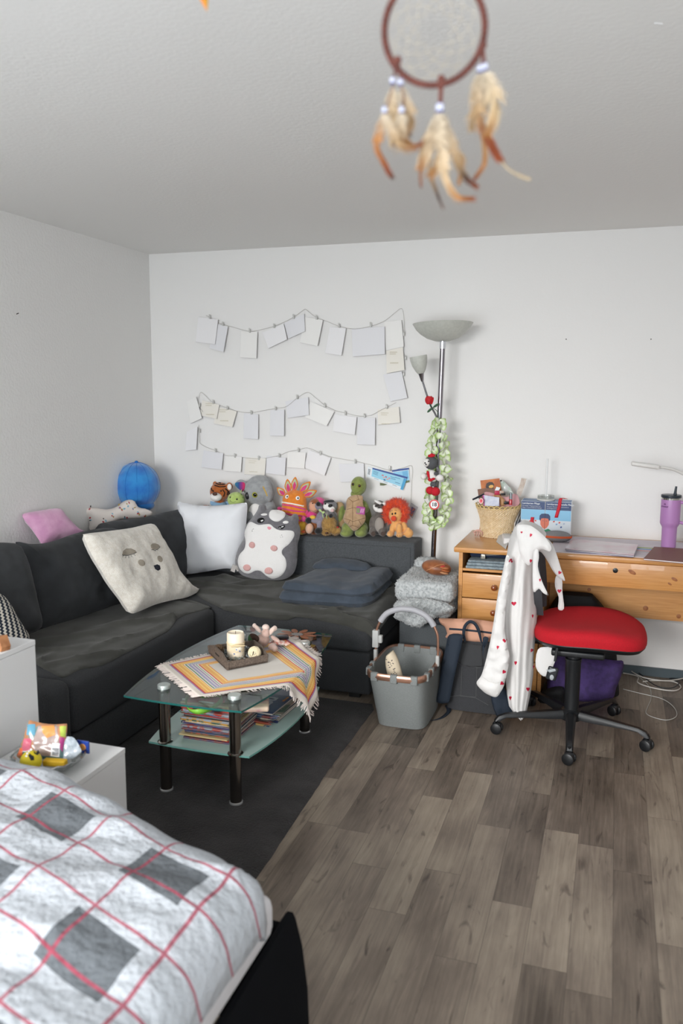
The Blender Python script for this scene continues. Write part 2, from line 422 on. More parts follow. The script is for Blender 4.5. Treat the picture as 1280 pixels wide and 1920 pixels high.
# floor: grey-brown planks along Y, printed plank by plank
def floor_mat():
    m = bpy.data.materials.new('vinyl_planks'); m.use_nodes = True; nt = m.node_tree; b = nt.nodes['Principled BSDF']
    tc = nt.nodes.new('ShaderNodeTexCoord'); sp = nt.nodes.new('ShaderNodeSeparateXYZ'); nt.links.new(tc.outputs['Object'], sp.inputs[0])
    X = math_node(nt, 'ADD', sp.outputs[0], 10-.037); u = math_node(nt, 'DIVIDE', X, .1225)
    col = math_node(nt, 'FLOOR', u)
    wn = nt.nodes.new('ShaderNodeTexWhiteNoise'); wn.noise_dimensions = '1D'; nt.links.new(col, wn.inputs['W'])
    v = math_node(nt, 'ADD', math_node(nt, 'DIVIDE', math_node(nt, 'ADD', sp.outputs[1], 20), .78), math_node(nt, 'MULTIPLY', wn.outputs[0], 5))
    row = math_node(nt, 'FLOOR', v)
    cb = nt.nodes.new('ShaderNodeCombineXYZ'); nt.links.new(col, cb.inputs[0]); nt.links.new(row, cb.inputs[1])
    w2 = nt.nodes.new('ShaderNodeTexWhiteNoise'); w2.noise_dimensions = '2D'; nt.links.new(cb.outputs[0], w2.inputs['Vector'])
    # grain
    cb2 = nt.nodes.new('ShaderNodeCombineXYZ'); nt.links.new(math_node(nt, 'MULTIPLY', sp.outputs[0], 60), cb2.inputs[0]); nt.links.new(math_node(nt, 'MULTIPLY', sp.outputs[1], 2.6), cb2.inputs[1]); nt.links.new(math_node(nt, 'MULTIPLY', w2.outputs[0], 40), cb2.inputs[2])
    n1 = nt.nodes.new('ShaderNodeTexNoise'); n1.inputs['Scale'].default_value = 1; n1.inputs['Detail'].default_value = 9; n1.inputs['Roughness'].default_value = .65; n1.inputs['Distortion'].default_value = 1.2; nt.links.new(cb2.outputs[0], n1.inputs['Vector'])
    cb3 = nt.nodes.new('ShaderNodeCombineXYZ'); nt.links.new(math_node(nt, 'MULTIPLY', sp.outputs[0], 7), cb3.inputs[0]); nt.links.new(math_node(nt, 'MULTIPLY', sp.outputs[1], 3), cb3.inputs[1]); nt.links.new(math_node(nt, 'MULTIPLY', w2.outputs[0], 90), cb3.inputs[2])
    n2 = nt.nodes.new('ShaderNodeTexNoise'); n2.inputs['Scale'].default_value = 1; n2.inputs['Detail'].default_value = 5; nt.links.new(cb3.outputs[0], n2.inputs['Vector'])
    s = math_node(nt, 'ADD', math_node(nt, 'ADD', .03, math_node(nt, 'MULTIPLY', w2.outputs[0], .36)), math_node(nt, 'ADD', math_node(nt, 'MULTIPLY', n1.outputs[0], .62), math_node(nt, 'MULTIPLY', n2.outputs[0], .75)))
    r = nt.nodes.new('ShaderNodeValToRGB'); e = r.color_ramp.elements
    e[0].position = .55; e[0].color = lin('4e453e'); e[1].position = 1.22; e[1].color = lin('a89a8b'); 
    q = e.new(.86); q.color = lin('776b61')
    e[1].position = 1.0
    cb4 = nt.nodes.new('ShaderNodeCombineXYZ'); nt.links.new(math_node(nt, 'MULTIPLY', sp.outputs[0], 15), cb4.inputs[0]); nt.links.new(math_node(nt, 'MULTIPLY', sp.outputs[1], 4), cb4.inputs[1]); nt.links.new(math_node(nt, 'MULTIPLY', w2.outputs[0], 70), cb4.inputs[2])
    n3 = nt.nodes.new('ShaderNodeTexNoise'); n3.inputs['Scale'].default_value = 1; n3.inputs['Detail'].default_value = 3; n3.inputs['Distortion'].default_value = 2.5; nt.links.new(cb4.outputs[0], n3.inputs['Vector'])
    kn = math_node(nt, 'MULTIPLY', math_node(nt, 'MAXIMUM', math_node(nt, 'SUBTRACT', .37, n3.outputs[0]), 0), 2.4)
    s = math_node(nt, 'SUBTRACT', s, kn)
    mr = math_node(nt, 'DIVIDE', math_node(nt, 'SUBTRACT', s, .48), .8, True)
    e[0].position = .08; 
    for k_, (p_, c_) in enumerate(((.1, '4a4139'), (.48, '74685d'), (.95, 'a09383'))): e[k_].position = p_; e[k_].color = lin(c_)
    nt.links.new(mr, r.inputs[0])
    # thin seams
    fu = math_node(nt, 'ABSOLUTE', math_node(nt, 'SUBTRACT', math_node(nt, 'FRACT', u), .5)); fv = math_node(nt, 'ABSOLUTE', math_node(nt, 'SUBTRACT', math_node(nt, 'FRACT', v), .5))
    se = math_node(nt, 'MAXIMUM', math_node(nt, 'GREATER_THAN', fu, .492), math_node(nt, 'GREATER_THAN', fv, .4985))
    mx = nt.nodes.new('ShaderNodeMixRGB'); mx.inputs[2].default_value = lin('3c352f'); nt.links.new(math_node(nt, 'MULTIPLY', se, .55), mx.inputs[0]); nt.links.new(r.outputs[0], mx.inputs[1])
    nt.links.new(mx.outputs[0], b.inputs['Base Color']); b.inputs['Roughness'].default_value = .42; b.inputs['Specular IOR Level'].default_value = .4
    bp = nt.nodes.new('ShaderNodeBump'); bp.inputs['Strength'].default_value = .12; bp.inputs['Distance'].default_value = .002
    nt.links.new(n1.outputs[0], bp.inputs['Height']); nt.links.new(bp.outputs[0], b.inputs['Normal'])
    return m
fl = MB().box((0, YF, -.1), (XR, 0, 0)).out('floor', floor_mat(), smooth=False, loc=(0, 0, 0)); fl['kind'] = 'structure'
structure(MB().box((.0, -.014, 0), (XR, 0, .052)), 'baseboard_back', mat('skirting', '4a565c', .5))
structure(MB().box((.0, YF, 0), (.014, -.014, .052)), 'baseboard_left', mat('skirting', '4a565c', .5))
p = onx(31, 589, 0); tag(MB().tube([p, p+Vector((.018, -.006, .004))], .0022, 6).out('wall_nail', mat('black_iron', '151515', .5)), 'small black nail in the left wall above the pink pillow', 'nail')
for (px, py, l) in ((1061, 636, 'tiny dark screw in the back wall, the left one of two right of the lamp'), (1220, 636, 'tiny dark screw in the back wall, the right one of two above the lavender tumbler')):
    p = ony(px, py, 0); tag(MB().lathe([(.003, 0), (.003, .003), (.001, .004)], p, 10, (0, -1, 0)).out('wall_screw', mat('black_iron', '151515')), l, 'screw')

# ---------------------------------------------------------------- rug
rugm = mat('rug_pile', '292727', .95, col2='3b3838', nscale=7, bump=1, bscale=140, sheen=.05, mixlo=.35, mixhi=.7, bdist=.01)
mb = MB()
poly = [(.75, -2.66, 0), (1.485, -2.665, 0), (1.50, -2.95, 0), (1.87, -2.95, 0), (1.888, -2.9, 0), (1.888, -2.5, 0), (1.853, -1.7, 0), (1.85, -1.02, 0), (1.82, -.95, 0), (.78, -.93, 0)]
V, T3, D = fill2d(poly, .045); vs = []
rnd = random.Random(3)
for v, d in zip(V, D):
    e = .004*noise.noise(Vector((v[0]*30, v[1]*30, 1))); h = .016*min(1, d/.02)**.5 if d > 1e-6 else 0
    vs.append(mb.bm.verts.new((v[0]+(e if d < 1e-6 else 0), v[1], .0012 + h + .003*noise.noise(Vector((v[0]*5, v[1]*5, 3))) + .0015*noise.noise(Vector((v[0]*40, v[1]*40, 2))))))
    if d < 1e-6: vs[-1].co.z = .0012
for t in T3: mb.face([vs[i] for i in t])
tag(mb.out('shaggy_rug', rugm), 'dark charcoal plush rug under the glass coffee table', 'rug')

# ---------------------------------------------------------------- sectional sofa
SOF = mat('sofa_fabric', '343537', .92, col2='3e3f41', nscale=300, bump=.4, bscale=600, sheen=.05, spec=.2)
SOFL = mat('sofa_velvet', '54575a', .9, col2='484b4e', nscale=220, bump=.5, bscale=500, sheen=.1, spec=.2)
sofa = thing('sectional_sofa', 'charcoal fabric L-shaped corner sofa against the left and back walls', 'sofa', (.9, -.9, 0))
def slope(v, axis, a, b, za, zb, zmin):
    if v.z < zmin: return v
    t = (v[axis]-a)/(b-a); t = min(1, max(0, t)); return Vector((v.x, v.y, v.z + za+(zb-za)*t))
MB().rbox((.03, -2.19, .025), (.895, -.93, .205), .012).out('drawer_base', SOF, sofa)
MB().rbox((.03, -2.19, .21), (.91, -.925, .43), .03, 5).displace(lambda v: slope(v, 0, .25, .9, .05, 0, .38)).out('seat_cushion', SOF, sofa)
MB().rbox((.02, -.9, .025), (1.79, -.02, .255), .014).out('chaise_base', SOF, sofa)
MB().rbox((.02, -.915, .26), (1.80, -.03, .43), .03, 5).displace(lambda v: slope(v, 1, -.2, -.9, .055, 0, .38)).out('chaise_cushion', SOF, sofa)
MB().rbox((.03, -2.36, .025), (.91, -2.195, .455), .045, 5).out('armrest', SOF, sofa)
MB().rbox((.25, -.23, .03), (1.865, -.02, .735), .012, 3).out('backrest', SOFL, sofa)
MB().rbox((.02, -2.36, .30), (.25, -.02, .735), .02, 3).out('backrest', SOF, sofa)
p1, p2 = ony(640, 1008+6, -.232), ony(1, 1, -.232)
MB().tube([(1.02, -.2315, .705), (1.84, -.2315, .705), (1.84, -.2315, .44)], .0025, 5).out('piping', SOFL, sofa)
for x, y in ((.1, -.1), (1.7, -.1), (1.7, -.85), (.1, -2.3), (.85, -2.3)):
    MB().box((x-.03, y-.03, 0), (x+.03, y+.03, .03)).out('foot', mat('black_plastic', '141414', .5), sofa, smooth=False)

def seat_z(x, y):
    zl = .48 - .05*min(1, max(0, (x-.25)/.65)); zc = .485-.055*min(1, max(0, (-.2-y)/.7))
    return zl if y < -.92 and x < .92 else zc
def throw(name, outl, m, label, folds, over, ztop=None):
    """thin cover lying on the seat: outline in pixels, folds (px,py,dirx,diry,amp,width)"""
    P = []
    for px, py in outl:
        z = .45
        for _ in range(4): q = onz(px, py, z); z = seat_z(q.x, q.y)+.008
        P.append(q)
    P = [Vector((q.x, q.y, 0)) for q in bez(P, 4, True)]
    V, T3, D = fill2d([(q.x, q.y) for q in P], .018); mb = MB(); vs = []
    for v, d in zip(V, D):
        x, y = v[0], min(v[1], -.236); z = seat_z(x, y)+.005
        for (fx, fy, ang, amp, w, ln) in folds:
            c, s_ = cos(ang), sin(ang); u_ = (x-fx)*c+(y-fy)*s_; w_ = -(x-fx)*s_+(y-fy)*c + .03*sin(u_*9)
            z += amp*math.exp(-(w_/w)**2)*math.exp(-(u_/ln)**2)
        z += .006*abs(noise.noise(Vector((x*7, y*7, 4)))) + .004*noise.noise(Vector((x*16, y*5, 9)))
        f = min(1, d/.02); z = seat_z(x, y)+.002 + (z-seat_z(x, y)-.002)*f**.6
        if label.startswith('thin grey-brown throw spread'):
            if y < -.915: z -= (-.915-y)*.33+.004; y = -.922-.01*abs(noise.noise(Vector((x*9, 0, 0))))
            if x > 1.78: z -= (x-1.78)*.9
        elif x > .90: z -= (x-.90)*.4+.004; x = .917+.01*abs(noise.noise(Vector((0, y*9, 0))))
        vs.append(mb.bm.verts.new((x, y, z)))
    for t in T3: mb.face([vs[i] for i in t])
    o = mb.out(name, m); md = o.modifiers.new('thick', 'SOLIDIFY'); md.thickness = .004; md.offset = -1
    return tag(o, label, 'blanket')
TH = mat('throw_fabric', '474743', .95, col2='3c3c38', nscale=6, bump=.35, bscale=500, sheen=.15, spec=.15)
rn = random.Random(11)
f1 = [(.80, -1.9, 1.2, .018, .02, .3), (.72, -1.35, 1.1, .02, .022, .25), (.55, -1.75, 1.35, .016, .025, .3), (.84, -1.2, .9, .022, .016, .14), (.5, -2.0, .9, .02, .02, .2), (.65, -2.1, 1.9, .02, .018, .15), (.78, -1.6, 1.5, .012, .014, .3)]
throw('seat_throw', [(40, 1200), (70, 1180), (150, 1150), (235, 1125), (330, 1120), (392, 1134), (382, 1141), (338, 1154), (320, 1176), (301, 1188), (240, 1220), (190, 1245), (150, 1252), (119, 1267), (98, 1258), (62, 1238)], TH, 'thin grey-brown throw crumpled over the left sofa seat', f1, 0)
f2 = [(.7, -.55, .15, .018, .02, .4), (.9, -.7, .05, .02, .018, .4), (1.1, -.45, .25, .02, .02, .3), (.75, -.4, -.2, .018, .02, .3), (1.35, -.84, .1, .026, .02, .3), (1.6, -.86, -.15, .02, .016, .2), (1.7, -.5, 1.2, .03, .025, .25), (.6, -.3, .3, .02, .02, .3), (1.0, -.25, .1, .015, .02, .3)]
throw('chaise_throw', [(345, 1085), (400, 1078), (470, 1075), (560, 1072), (650, 1064), (735, 1066), (752, 1100), (728, 1140), (690, 1178), (660, 1176), (640, 1168), (600, 1160), (560, 1152), (520, 1157), (450, 1148), (400, 1131), (368, 1112)], TH, 'thin grey-brown throw spread over the chaise beneath the folded navy blanket', f2, 0)

# big dark back cushions
CU = mat('cushion_dark', '3e4043', .92, col2='353739', nscale=8, bump=.3, bscale=350, sheen=.08, spec=.2)
def cushion(name, outl, P, n, T, R, m, label, cat='cushion', step=.020, wr=.018, ws=9, parent=None, seed=1, power=2.0, group=None, smooth=6):
    pts = [onp(x, y, P, n) for x, y in outl]
    if smooth: pts = bez(pts, smooth, True)
    mb = MB(); inflate(mb, pts, P, n, T, R, step, wr, ws, seed=seed, power=power)
    o = mb.out(name, m, parent)
    for md in ():
        pass
    return tag(o, label, cat, group) if parent is None else o
nL = Vector((1, -.10, .28)).normalized()      # leaning on the left wall backrest
cushion('back_cushion', [(30, 1022), (34, 1016), (60, 1020), (95, 1016), (150, 998), (210, 990), (228, 1010), (240, 1060), (248, 1105), (252, 1135), (225, 1135), (160, 1158), (110, 1172), (72, 1176), (66, 1150), (56, 1100), (44, 1060)], (.40, -1.3, .5), nL, .10, .2, CU, 'big dark grey back cushion behind the cream cushion with a sleepy face', seed=2)
cushion('back_cushion', [(-60, 1045), (-20, 1020), (20, 1018), (34, 1024), (48, 1055), (62, 1110), (74, 1165), (68, 1184), (30, 1192), (-60, 1215)], (.47, -1.8, .5), nL, .09, .16, CU, 'dark grey back cushion at the left end of the sofa', seed=3)
cushion('back_cushion', [(180, 996), (205, 978), (260, 972), (320, 958), (345, 957), (347, 985), (349, 1030), (345, 1080), (330, 1100), (250, 1110), (195, 1090)], (.36, -.6, .5), Vector((1, -.32, .30)).normalized(), .09, .15, CU, 'dark grey back cushion in the sofa corner beside the white pillow', seed=4)
# striped knit pillow, bottom left
def knit_mat():
    m = bpy.data.materials.new('knit_stripes'); m.use_nodes = True; nt = m.node_tree; b = nt.nodes['Principled BSDF']; b.inputs['Roughness'].default_value = .95
    tc = nt.nodes.new('ShaderNodeTexCoord'); sp = nt.nodes.new('ShaderNodeSeparateXYZ'); nt.links.new(tc.outputs['UV'], sp.inputs[0])
    u = math_node(nt, 'MULTIPLY', sp.outputs[0], 13); st = math_node(nt, 'MULTIPLY', math_node(nt, 'SINE', math_node(nt, 'MULTIPLY', sp.outputs[1], 150)), .13)
    f = math_node(nt, 'FRACT', math_node(nt, 'ADD', u, st)); g = math_node(nt, 'GREATER_THAN', f, .52)
    mx = nt.nodes.new('ShaderNodeMixRGB'); mx.inputs[1].default_value = lin('1b2330'); mx.inputs[2].default_value = lin('c4bfb4'); nt.links.new(g, mx.inputs[0]); nt.links.new(mx.outputs[0], b.inputs['Base Color'])
    return m
cushion('knit_cushion', [(-90, 1130), (-40, 1090), (0, 1112), (18, 1130), (38, 1165), (55, 1196), (30, 1215), (-70, 1240)], (.68, -2.05, .5), Vector((1, -.5, .3)).normalized(), .07, .13, knit_mat(), 'black and cream striped knit cushion behind the taller white cabinet', wr=.004)
# ---------------------------------------------------------------- pillows and stuffed things
CR = mat('cream_plush', 'f3eee4', .95, col2='e9e2d6', nscale=60, bump=.8, bscale=260, sheen=.5, bdist=.006)
THR = mat('black_thread', '1c1d22', .8)
nC = Vector((.60, -.62, .52)).normalized()
cc = cushion('sleepy_face_cushion', [(157, 1006), (160, 1001), (200, 996), (245, 990), (280, 982), (286, 986), (300, 1010), (322, 1045), (335, 1075), (352, 1094), (369, 1104), (370, 1110), (350, 1120), (320, 1126), (290, 1134), (262, 1146), (246, 1150), (236, 1138), (224, 1120), (205, 1095), (190, 1070), (172, 1040)], (.57, -1.1, .70), Vector((.9, 0, .43)).normalized(), .06, .13, CR, 'large cream plush cushion with an embroidered sleepy face', seed=5, wr=.018, ws=8, smooth=5)
TAU = mat('taupe_felt', 'a39a8c', .95, bump=.4, bscale=400)
def face_part(name, base, poly, m, parent, **k): return decal(name, base, poly, m, parent, **k)
def to(x, y, X0=0, Y0=840, s=2.667): return (X0+x/s, Y0+y/s)
face_part('eyelid', cc, [to(*p) for p in ((610, 535), (614, 515), (630, 503), (655, 503), (675, 512), (682, 522), (665, 527), (640, 534))], TAU, cc)
face_part('eyelid', cc, [to(*p) for p in ((752, 488), (760, 478), (775, 477), (790, 483), (799, 493), (785, 505), (765, 508), (755, 500))], TAU, cc)
face_part('cheek', cc, [(x, y) for x, y in loop_px(*to(707, 574), 7.2, 5.6, 40)], TAU, cc)
face_part('cheek', cc, [(x, y) for x, y in loop_px(*to(799, 555), 6.5, 4.3, 60)], TAU, cc)
face_part('nose', cc, [to(*p) for p in ((768, 588), (785, 582), (798, 588), (802, 606), (790, 614), (776, 606))], mat('navy_felt', '1b1f2c', .9), cc)
stitch('lash', cc, [to(*p) for p in ((610, 536), (640, 537), (668, 529), (683, 521))], .0014, THR, cc)
stitch('lash', cc, [to(*p) for p in ((757, 508), (775, 511), (790, 506), (800, 495))], .0014, THR, cc)
for a, b in (((618, 537), (612, 546)), ((630, 539), (627, 550)), ((642, 539), (643, 551)), ((655, 536), (661, 546)), ((668, 531), (677, 539)), ((775, 511), (776, 518)), ((786, 508), (790, 514))):
    stitch('lash', cc, [to(*a), to(*b)], .0009, THR, cc)
stitch('mouth', cc, [to(780, 590), to(790, 600)], .0016, CR, cc)
# white bed pillow
WH = mat('white_cotton', 'eceef2', .85, bump=.15, bscale=300, sheen=.1)
nW = Vector((.10, -1, .22)).normalized()
wp = cushion('white_pillow', [(333, 943), (345, 943), (380, 948), (420, 947), (455, 943), (463, 946), (462, 975), (457, 1020), (448, 1050), (443, 1066), (420, 1066), (385, 1072), (350, 1077), (341, 1075), (343, 1050), (342, 1010), (337, 975)], (.72, -.33, .6), nW, .085, .15, WH, 'plain square white pillow leaning in the sofa corner', seed=7, wr=.018, ws=9, smooth=5)
# pink pillow on the ledge
cushion('pink_pillow', [(42, 968), (48, 962), (75, 957), (105, 953), (115, 956), (122, 966), (140, 985), (158, 998), (150, 1004), (120, 1010), (84, 1020), (74, 1014), (62, 995), (50, 980)], (.16, -1.2, .8), Vector((1, -.35, .45)).normalized(), .055, .09, mat('pink_plush', 'd6a3c3', .95, col2='c68fb3', nscale=12, bump=.5, bscale=250, sheen=.5), 'dusty pink plush pillow on the ledge against the left wall', seed=8, wr=.008)
# bone shaped pillow with a tiny red and blue print
bo = cushion('bone_pillow', [(160, 958), (166, 952), (180, 952), (200, 955), (218, 950), (232, 940), (243, 937), (252, 941), (258, 951), (272, 954), (284, 961), (282, 969), (262, 972), (230, 974), (210, 984), (190, 996), (178, 999), (168, 992), (167, 976)], (.16, -.6, .8), Vector((.9, -.6, .45)).normalized(), .05, .05, mat('bone_cotton', 'e0d8d2', .9, bump=.2, bscale=300), 'cream bone-shaped pillow with a tiny red and blue print on the ledge', seed=9, wr=.003, step=.012)
rn = random.Random(5)
PR = [mat('print_red', 'b03a48', .9), mat('print_blue', '7fb0c4', .9), mat('print_dark', '4a423c', .9), mat('print_gold', 'a8905a', .9)]
for (x, y) in ((445, 300), (460, 355), (520, 360), (558, 335), (612, 310), (638, 283), (625, 355), (697, 322), (720, 345), (520, 378), (665, 300), (590, 290)):
    for k in range(3):
        px, py = to(x+rn.uniform(-10, 10), y+rn.uniform(-10, 10))
        decal('printed_fleck', bo, loop_px(px, py, rn.uniform(1.6, 2.6), rn.uniform(1.0, 1.7), rn.uniform(0, 180), 8), PR[k if k < 2 else rn.randint(2, 3)], bo, off=.0006, thick=.0003, step=1.5)
# plain round blue plush (stand-in without any face)
BLU = mat('blue_plush', '2f8fd6', .9, col2='1f6fc4', nscale=14, bump=.6, bscale=200, sheen=.6, mixlo=.35, mixhi=.65)
bt = thing('round_plush_cushion', 'plain round bright blue plush ball cushion in the room corner', 'cushion', (.27, -.33, .735))
cc0 = ony(257, 911, -.33); s = mpp(cc0)
mb = MB().ell(cc0, (43*s, 40*s, 44*s), n=40, m=28); mb.displace(lambda v: v + (v-cc0).normalized()*.006*noise.noise(v*18))
bb = mb.out('ball', BLU, bt)
for k in range(6):
    a = pi*k/6
    MB().tube([cc0+Vector((cos(a)*sin(t)*43.4*s, sin(a)*sin(t)*40.4*s, cos(t)*44.4*s)) for t in [i*2*pi/40 for i in range(41)]], .0009, 5).out('seam', mat('blue_seam', '2673c4', .9), bt)
MB().ell(cc0+Vector((0, 0, 44.5*s)), (.012, .012, .010)).out('button', mat('blue_seam', '2673c4', .9), bt)
MB().ell(cc0+Vector((.01, .0, -.125)), (.10, .09, .045), n=24).out('base_pad', mat('blue_plush_dark', '2273bd', .9, bump=.5, bscale=220, sheen=.5), bt)

# grey and white hamster cushion
HG = mat('hamster_grey', '77757a', .95, col2='6b696e', nscale=50, bump=.9, bscale=260, sheen=.5, bdist=.006)
HW = mat('hamster_white', 'eceae8', .95, bump=.6, bscale=280, sheen=.5, bdist=.004)
z = lambda x, y: (360+x/5.818, 880+y/5.818)
nH = Vector((.28, -1, .20)).normalized(); PH = (.95, -.40, .6)
ht = thing('hamster_cushion', 'flat grey and white hamster-shaped plush cushion leaning on the chaise backrest', 'plush toy', onp(500, 1085, PH, nH))
hb = cushion('body', [z(*q) for q in ((715, 440), (730, 395), (770, 380), (805, 400), (815, 435), (900, 440), (990, 470), (1070, 510), (1110, 485), (1150, 495), (1165, 540), (1160, 590), (1180, 650), (1175, 730), (1150, 830), (1150, 950), (1130, 1080), (1080, 1160), (1000, 1200), (900, 1212), (780, 1205), (650, 1190), (540, 1150), (485, 1080), (470, 1000), (490, 900), (520, 830), (570, 740), (580, 640), (610, 580), (670, 510))], PH, nH, .065, .10, HG, None, parent=ht, seed=10, wr=.004, smooth=4)
wpoly = [z(*q) for q in ((640, 575), (600, 620), (575, 700), (585, 790), (570, 870), (520, 930), (500, 1000), (515, 1070), (560, 1120), (620, 1135), (690, 1105), (750, 1110), (810, 1160), (880, 1190), (960, 1165), (1010, 1110), (1028, 1040), (1015, 970), (980, 920), (990, 870), (1060, 810), (1110, 730), (1105, 680), (1050, 665), (960, 665), (900, 640), (850, 600), (790, 600), (720, 605))]
def sm(poly, n=4): return [(q.x, q.y) for q in bez([Vector((a, b, 0)) for a, b in poly], n, True)]
decal('belly', hb, sm(wpoly), HW, ht, off=.002, thick=.004, step=3)
decal('forehead_patch', hb, sm([z(*q) for q in ((880, 445), (960, 450), (1015, 480), (1000, 530), (940, 570), (880, 560), (840, 520), (845, 470))]), HW, ht, off=.002, thick=.004)
for q, r_, a in (((785, 494), (6, 2), -3), ((1020, 578), (5.5, 2.7), -3)): decal('brow', hb, loop_px(*z(*q), *r_, a), HW, ht, off=.002)
BLK = mat('glossy_black', '0b0b0d', .15)
decal('eye', hb, loop_px(*z(750, 558), 6.8, 4.8, -15), BLK, ht, off=.003, thick=.003)
decal('eye', hb, sm([z(*q) for q in ((938, 632), (965, 620), (1005, 612), (1012, 625), (990, 648), (965, 652))]), BLK, ht, off=.003, thick=.003)
hw2 = mat('white_thread', 'f4f4f4', .6)
decal('eye_glint', hb, loop_px(*z(765, 560), 2.6, .8, -20, 8), hw2, ht, off=.0065); decal('eye_glint', hb, loop_px(*z(985, 628), 2.6, .8, -20, 8), hw2, ht, off=.0065)
PK = mat('pink_pad', 'd9aaa6', .9, bump=.2)
decal('nose', hb, sm([z(*q) for q in ((818, 630), (840, 625), (864, 638), (855, 655), (836, 658))]), mat('pink_nose', 'e79aa8', .8), ht, off=.006)
stitch('mouth', hb, [z(788, 662), z(795, 680), z(812, 684), z(824, 672), z(826, 655)], .001, THR, ht); stitch('mouth', hb, [z(824, 672), z(832, 690), z(848, 692), z(857, 683)], .001, THR, ht)
for q, rr in (((655, 828), (6.3, 6.5)), ((891, 862), (7.4, 5.8)), ((600, 1070), (7.8, 6.6)), ((832, 1103), (9, 6.8))):
    h = hit(hb, *z(*q)); s = mpp(h[0])
    pd = MB().ell(h[0]+h[1]*.004, (rr[0]*s, .012, rr[1]*s), n=20).out('paw_pad', PK, ht)
    x, y = z(*q)
    for dx in (-2, 1.5): stitch('toe_line', pd, [(x+dx, y-3), (x+dx, y+1)], .0007, mat('pink_thread', 'b98482', .8), ht)
for q in ((660, 660), (672, 652), (660, 675), (962, 725), (985, 735), (965, 742), (978, 718)): decal('freckle', hb, loop_px(*z(*q), 1, .8, 0, 8), mat('freckle_grey', 'a5a2a0'), ht, off=.006)
decal('care_tag', hb, [z(*q) for q in ((470, 1050), (495, 1110), (515, 1105), (490, 1045))], mat('tag_grey', 'b9b4b0'), ht, off=.004)
h = onp(*z(450, 1080), PH, nH); MB().box(h+Vector((-.012, -.002, -.022)), h+Vector((.016, .002, .022)), rot=Matrix.Rotation(.35, 3, 'Y')).out('care_tag', mat('tag_grey', 'b9b4b0'), ht)

# ---------------------------------------------------------------- plush row on the backrest
def plush(name, label, Y, base_px):
    return thing(name, label, 'plush toy', ony(*base_px, Y), 'plush toys sitting along the sofa backrest')
def E3(Y, px, py, rx, ry, rd=None, rot=0, dy=0):
    p = ony(px, py, Y-dy); s = mpp(p); rd = (rx+ry)/2 if rd is None else rd
    return p, Vector((rx*s, rd*s, ry*s)), Matrix.Rotation(radians(rot), 3, 'Y')
def blob(name, Y, L, m, parent, voxel=.005, fur=0, n=18):
    mb = MB()
    for e in L: p, r, R = E3(Y, *e); mb.ell(p, r, R, n, 12)
    if len(L) == 1: voxel = 0
    return mb.out(name, m, parent, voxel=voxel)
def ball(name, objs, px, py, r, m, parent, flat=.5, sink=.2, ry=None):
    h = hit(objs, px, py)
    if h[0] is None: print('ball miss', name, px, py); return None
    s = mpp(h[0]); q = h[1].to_track_quat('Z', 'Y').to_matrix()
    return MB().ell(h[0]+h[1]*r*s*(flat-sink), (r*s, (ry or r)*s, r*s*flat), q, 14, 8).out(name, m, parent)
def pm(name, c, c2=None, **k): return mat(name, c, .95, col2=c2, nscale=40, bump=.6, bscale=300, sheen=.4, **k)
eyeb = mat('bead_black', '0a0a0a', .12); white = mat('white_plush', 'efece8', .95, bump=.4, bscale=300, sheen=.3)
# tiger
Y = -.13; t = plush('plush_tiger', 'orange striped tiger plush wearing a blue bandana, leftmost of the row', Y, (412, 1003))
tg = pm('tiger_orange', 'b5652b', 'a4551f')
b = blob('body', Y, [(412, 922, 19, 18), (412, 960, 17, 24), (390, 955, 14, 7, 8, 20), (426, 956, 12, 8, 8, -30), (400, 995, 13, 9, 20), (424, 995, 13, 9, 20), (403, 907, 5, 5, 3), (430, 912, 7, 8, 4)], tg, t)
blob('muzzle', Y, [(405, 931.5, 11, 8.5, 12, 0, .055)], white, t); ball('nose', BV and [b], 402.5, 927, 5, mat('nose_brown', '4a2a1c', .5), t, ry=4) 
mz = t.children[-2] if len(t.children) > 1 else b
MB().ell(*[ony(402.5, 926, Y-.105), (.017, .01, .012)]).out('snout_nose', mat('nose_brown', '4a2a1c', .5), t)
blob('ear_lining', Y, [(430, 913, 4.5, 6, 3, 0, .02)], white, t)
decal('bandana', [b], sm([(395, 940), (412, 944), (429, 939), (431, 948), (414, 954), (398, 950)], 2), mat('bandana_blue', '8fb2cf', .9), t, off=.004)
dk = mat('stripe_black', '241a16', .95)
for L in (((404, 906), (412, 909), (421, 908)), ((402, 910), (412, 913), (423, 912)), ((422, 916), (427, 921), (426, 928)), ((417, 918), (421, 924), (419, 931)), ((396, 915), (398, 921)), ((426, 918), (430, 925), (429, 932)), ((410, 905), (414, 906)), ((384, 950), (388, 955)), ((391, 948), (394, 955)), ((424, 950), (427, 957))):
    decal('stripe', [b], line_px(L, 1.7), dk, t, off=.002, step=1.5)
for x in (400, 414): ball('eye', [b], x, 920.5, 1.6, eyeb, t)
# green caterpillar
Y = -.15; t = plush('plush_caterpillar', 'pale green smiling caterpillar plush beside the tiger', Y, (443, 1003))
gr = pm('pea_green', 'bcd07c', 'adc46c')
b = blob('body', Y, [(442.5, 937, 17, 15), (446, 960, 15, 18), (448, 988, 16, 14)], gr, t)
ball('eye', [b], 431.7, 932.5, 1.5, eyeb, t, ry=1.9); ball('eye', [b], 444, 936, 1.7, eyeb, t)
stitch('mouth', [b], [(431, 938), (434, 941.5), (438, 942), (442, 940)], .0009, THR, t)
for q in ((452, 927), (455, 933), (448, 924)): ball('spot', [b], *q, 2, pm('pea_dark', '6e9440'), t, flat=.3)
MB().tube([ony(451, 924, Y), ony(453, 918, Y)], .003).out('feeler', gr, t)
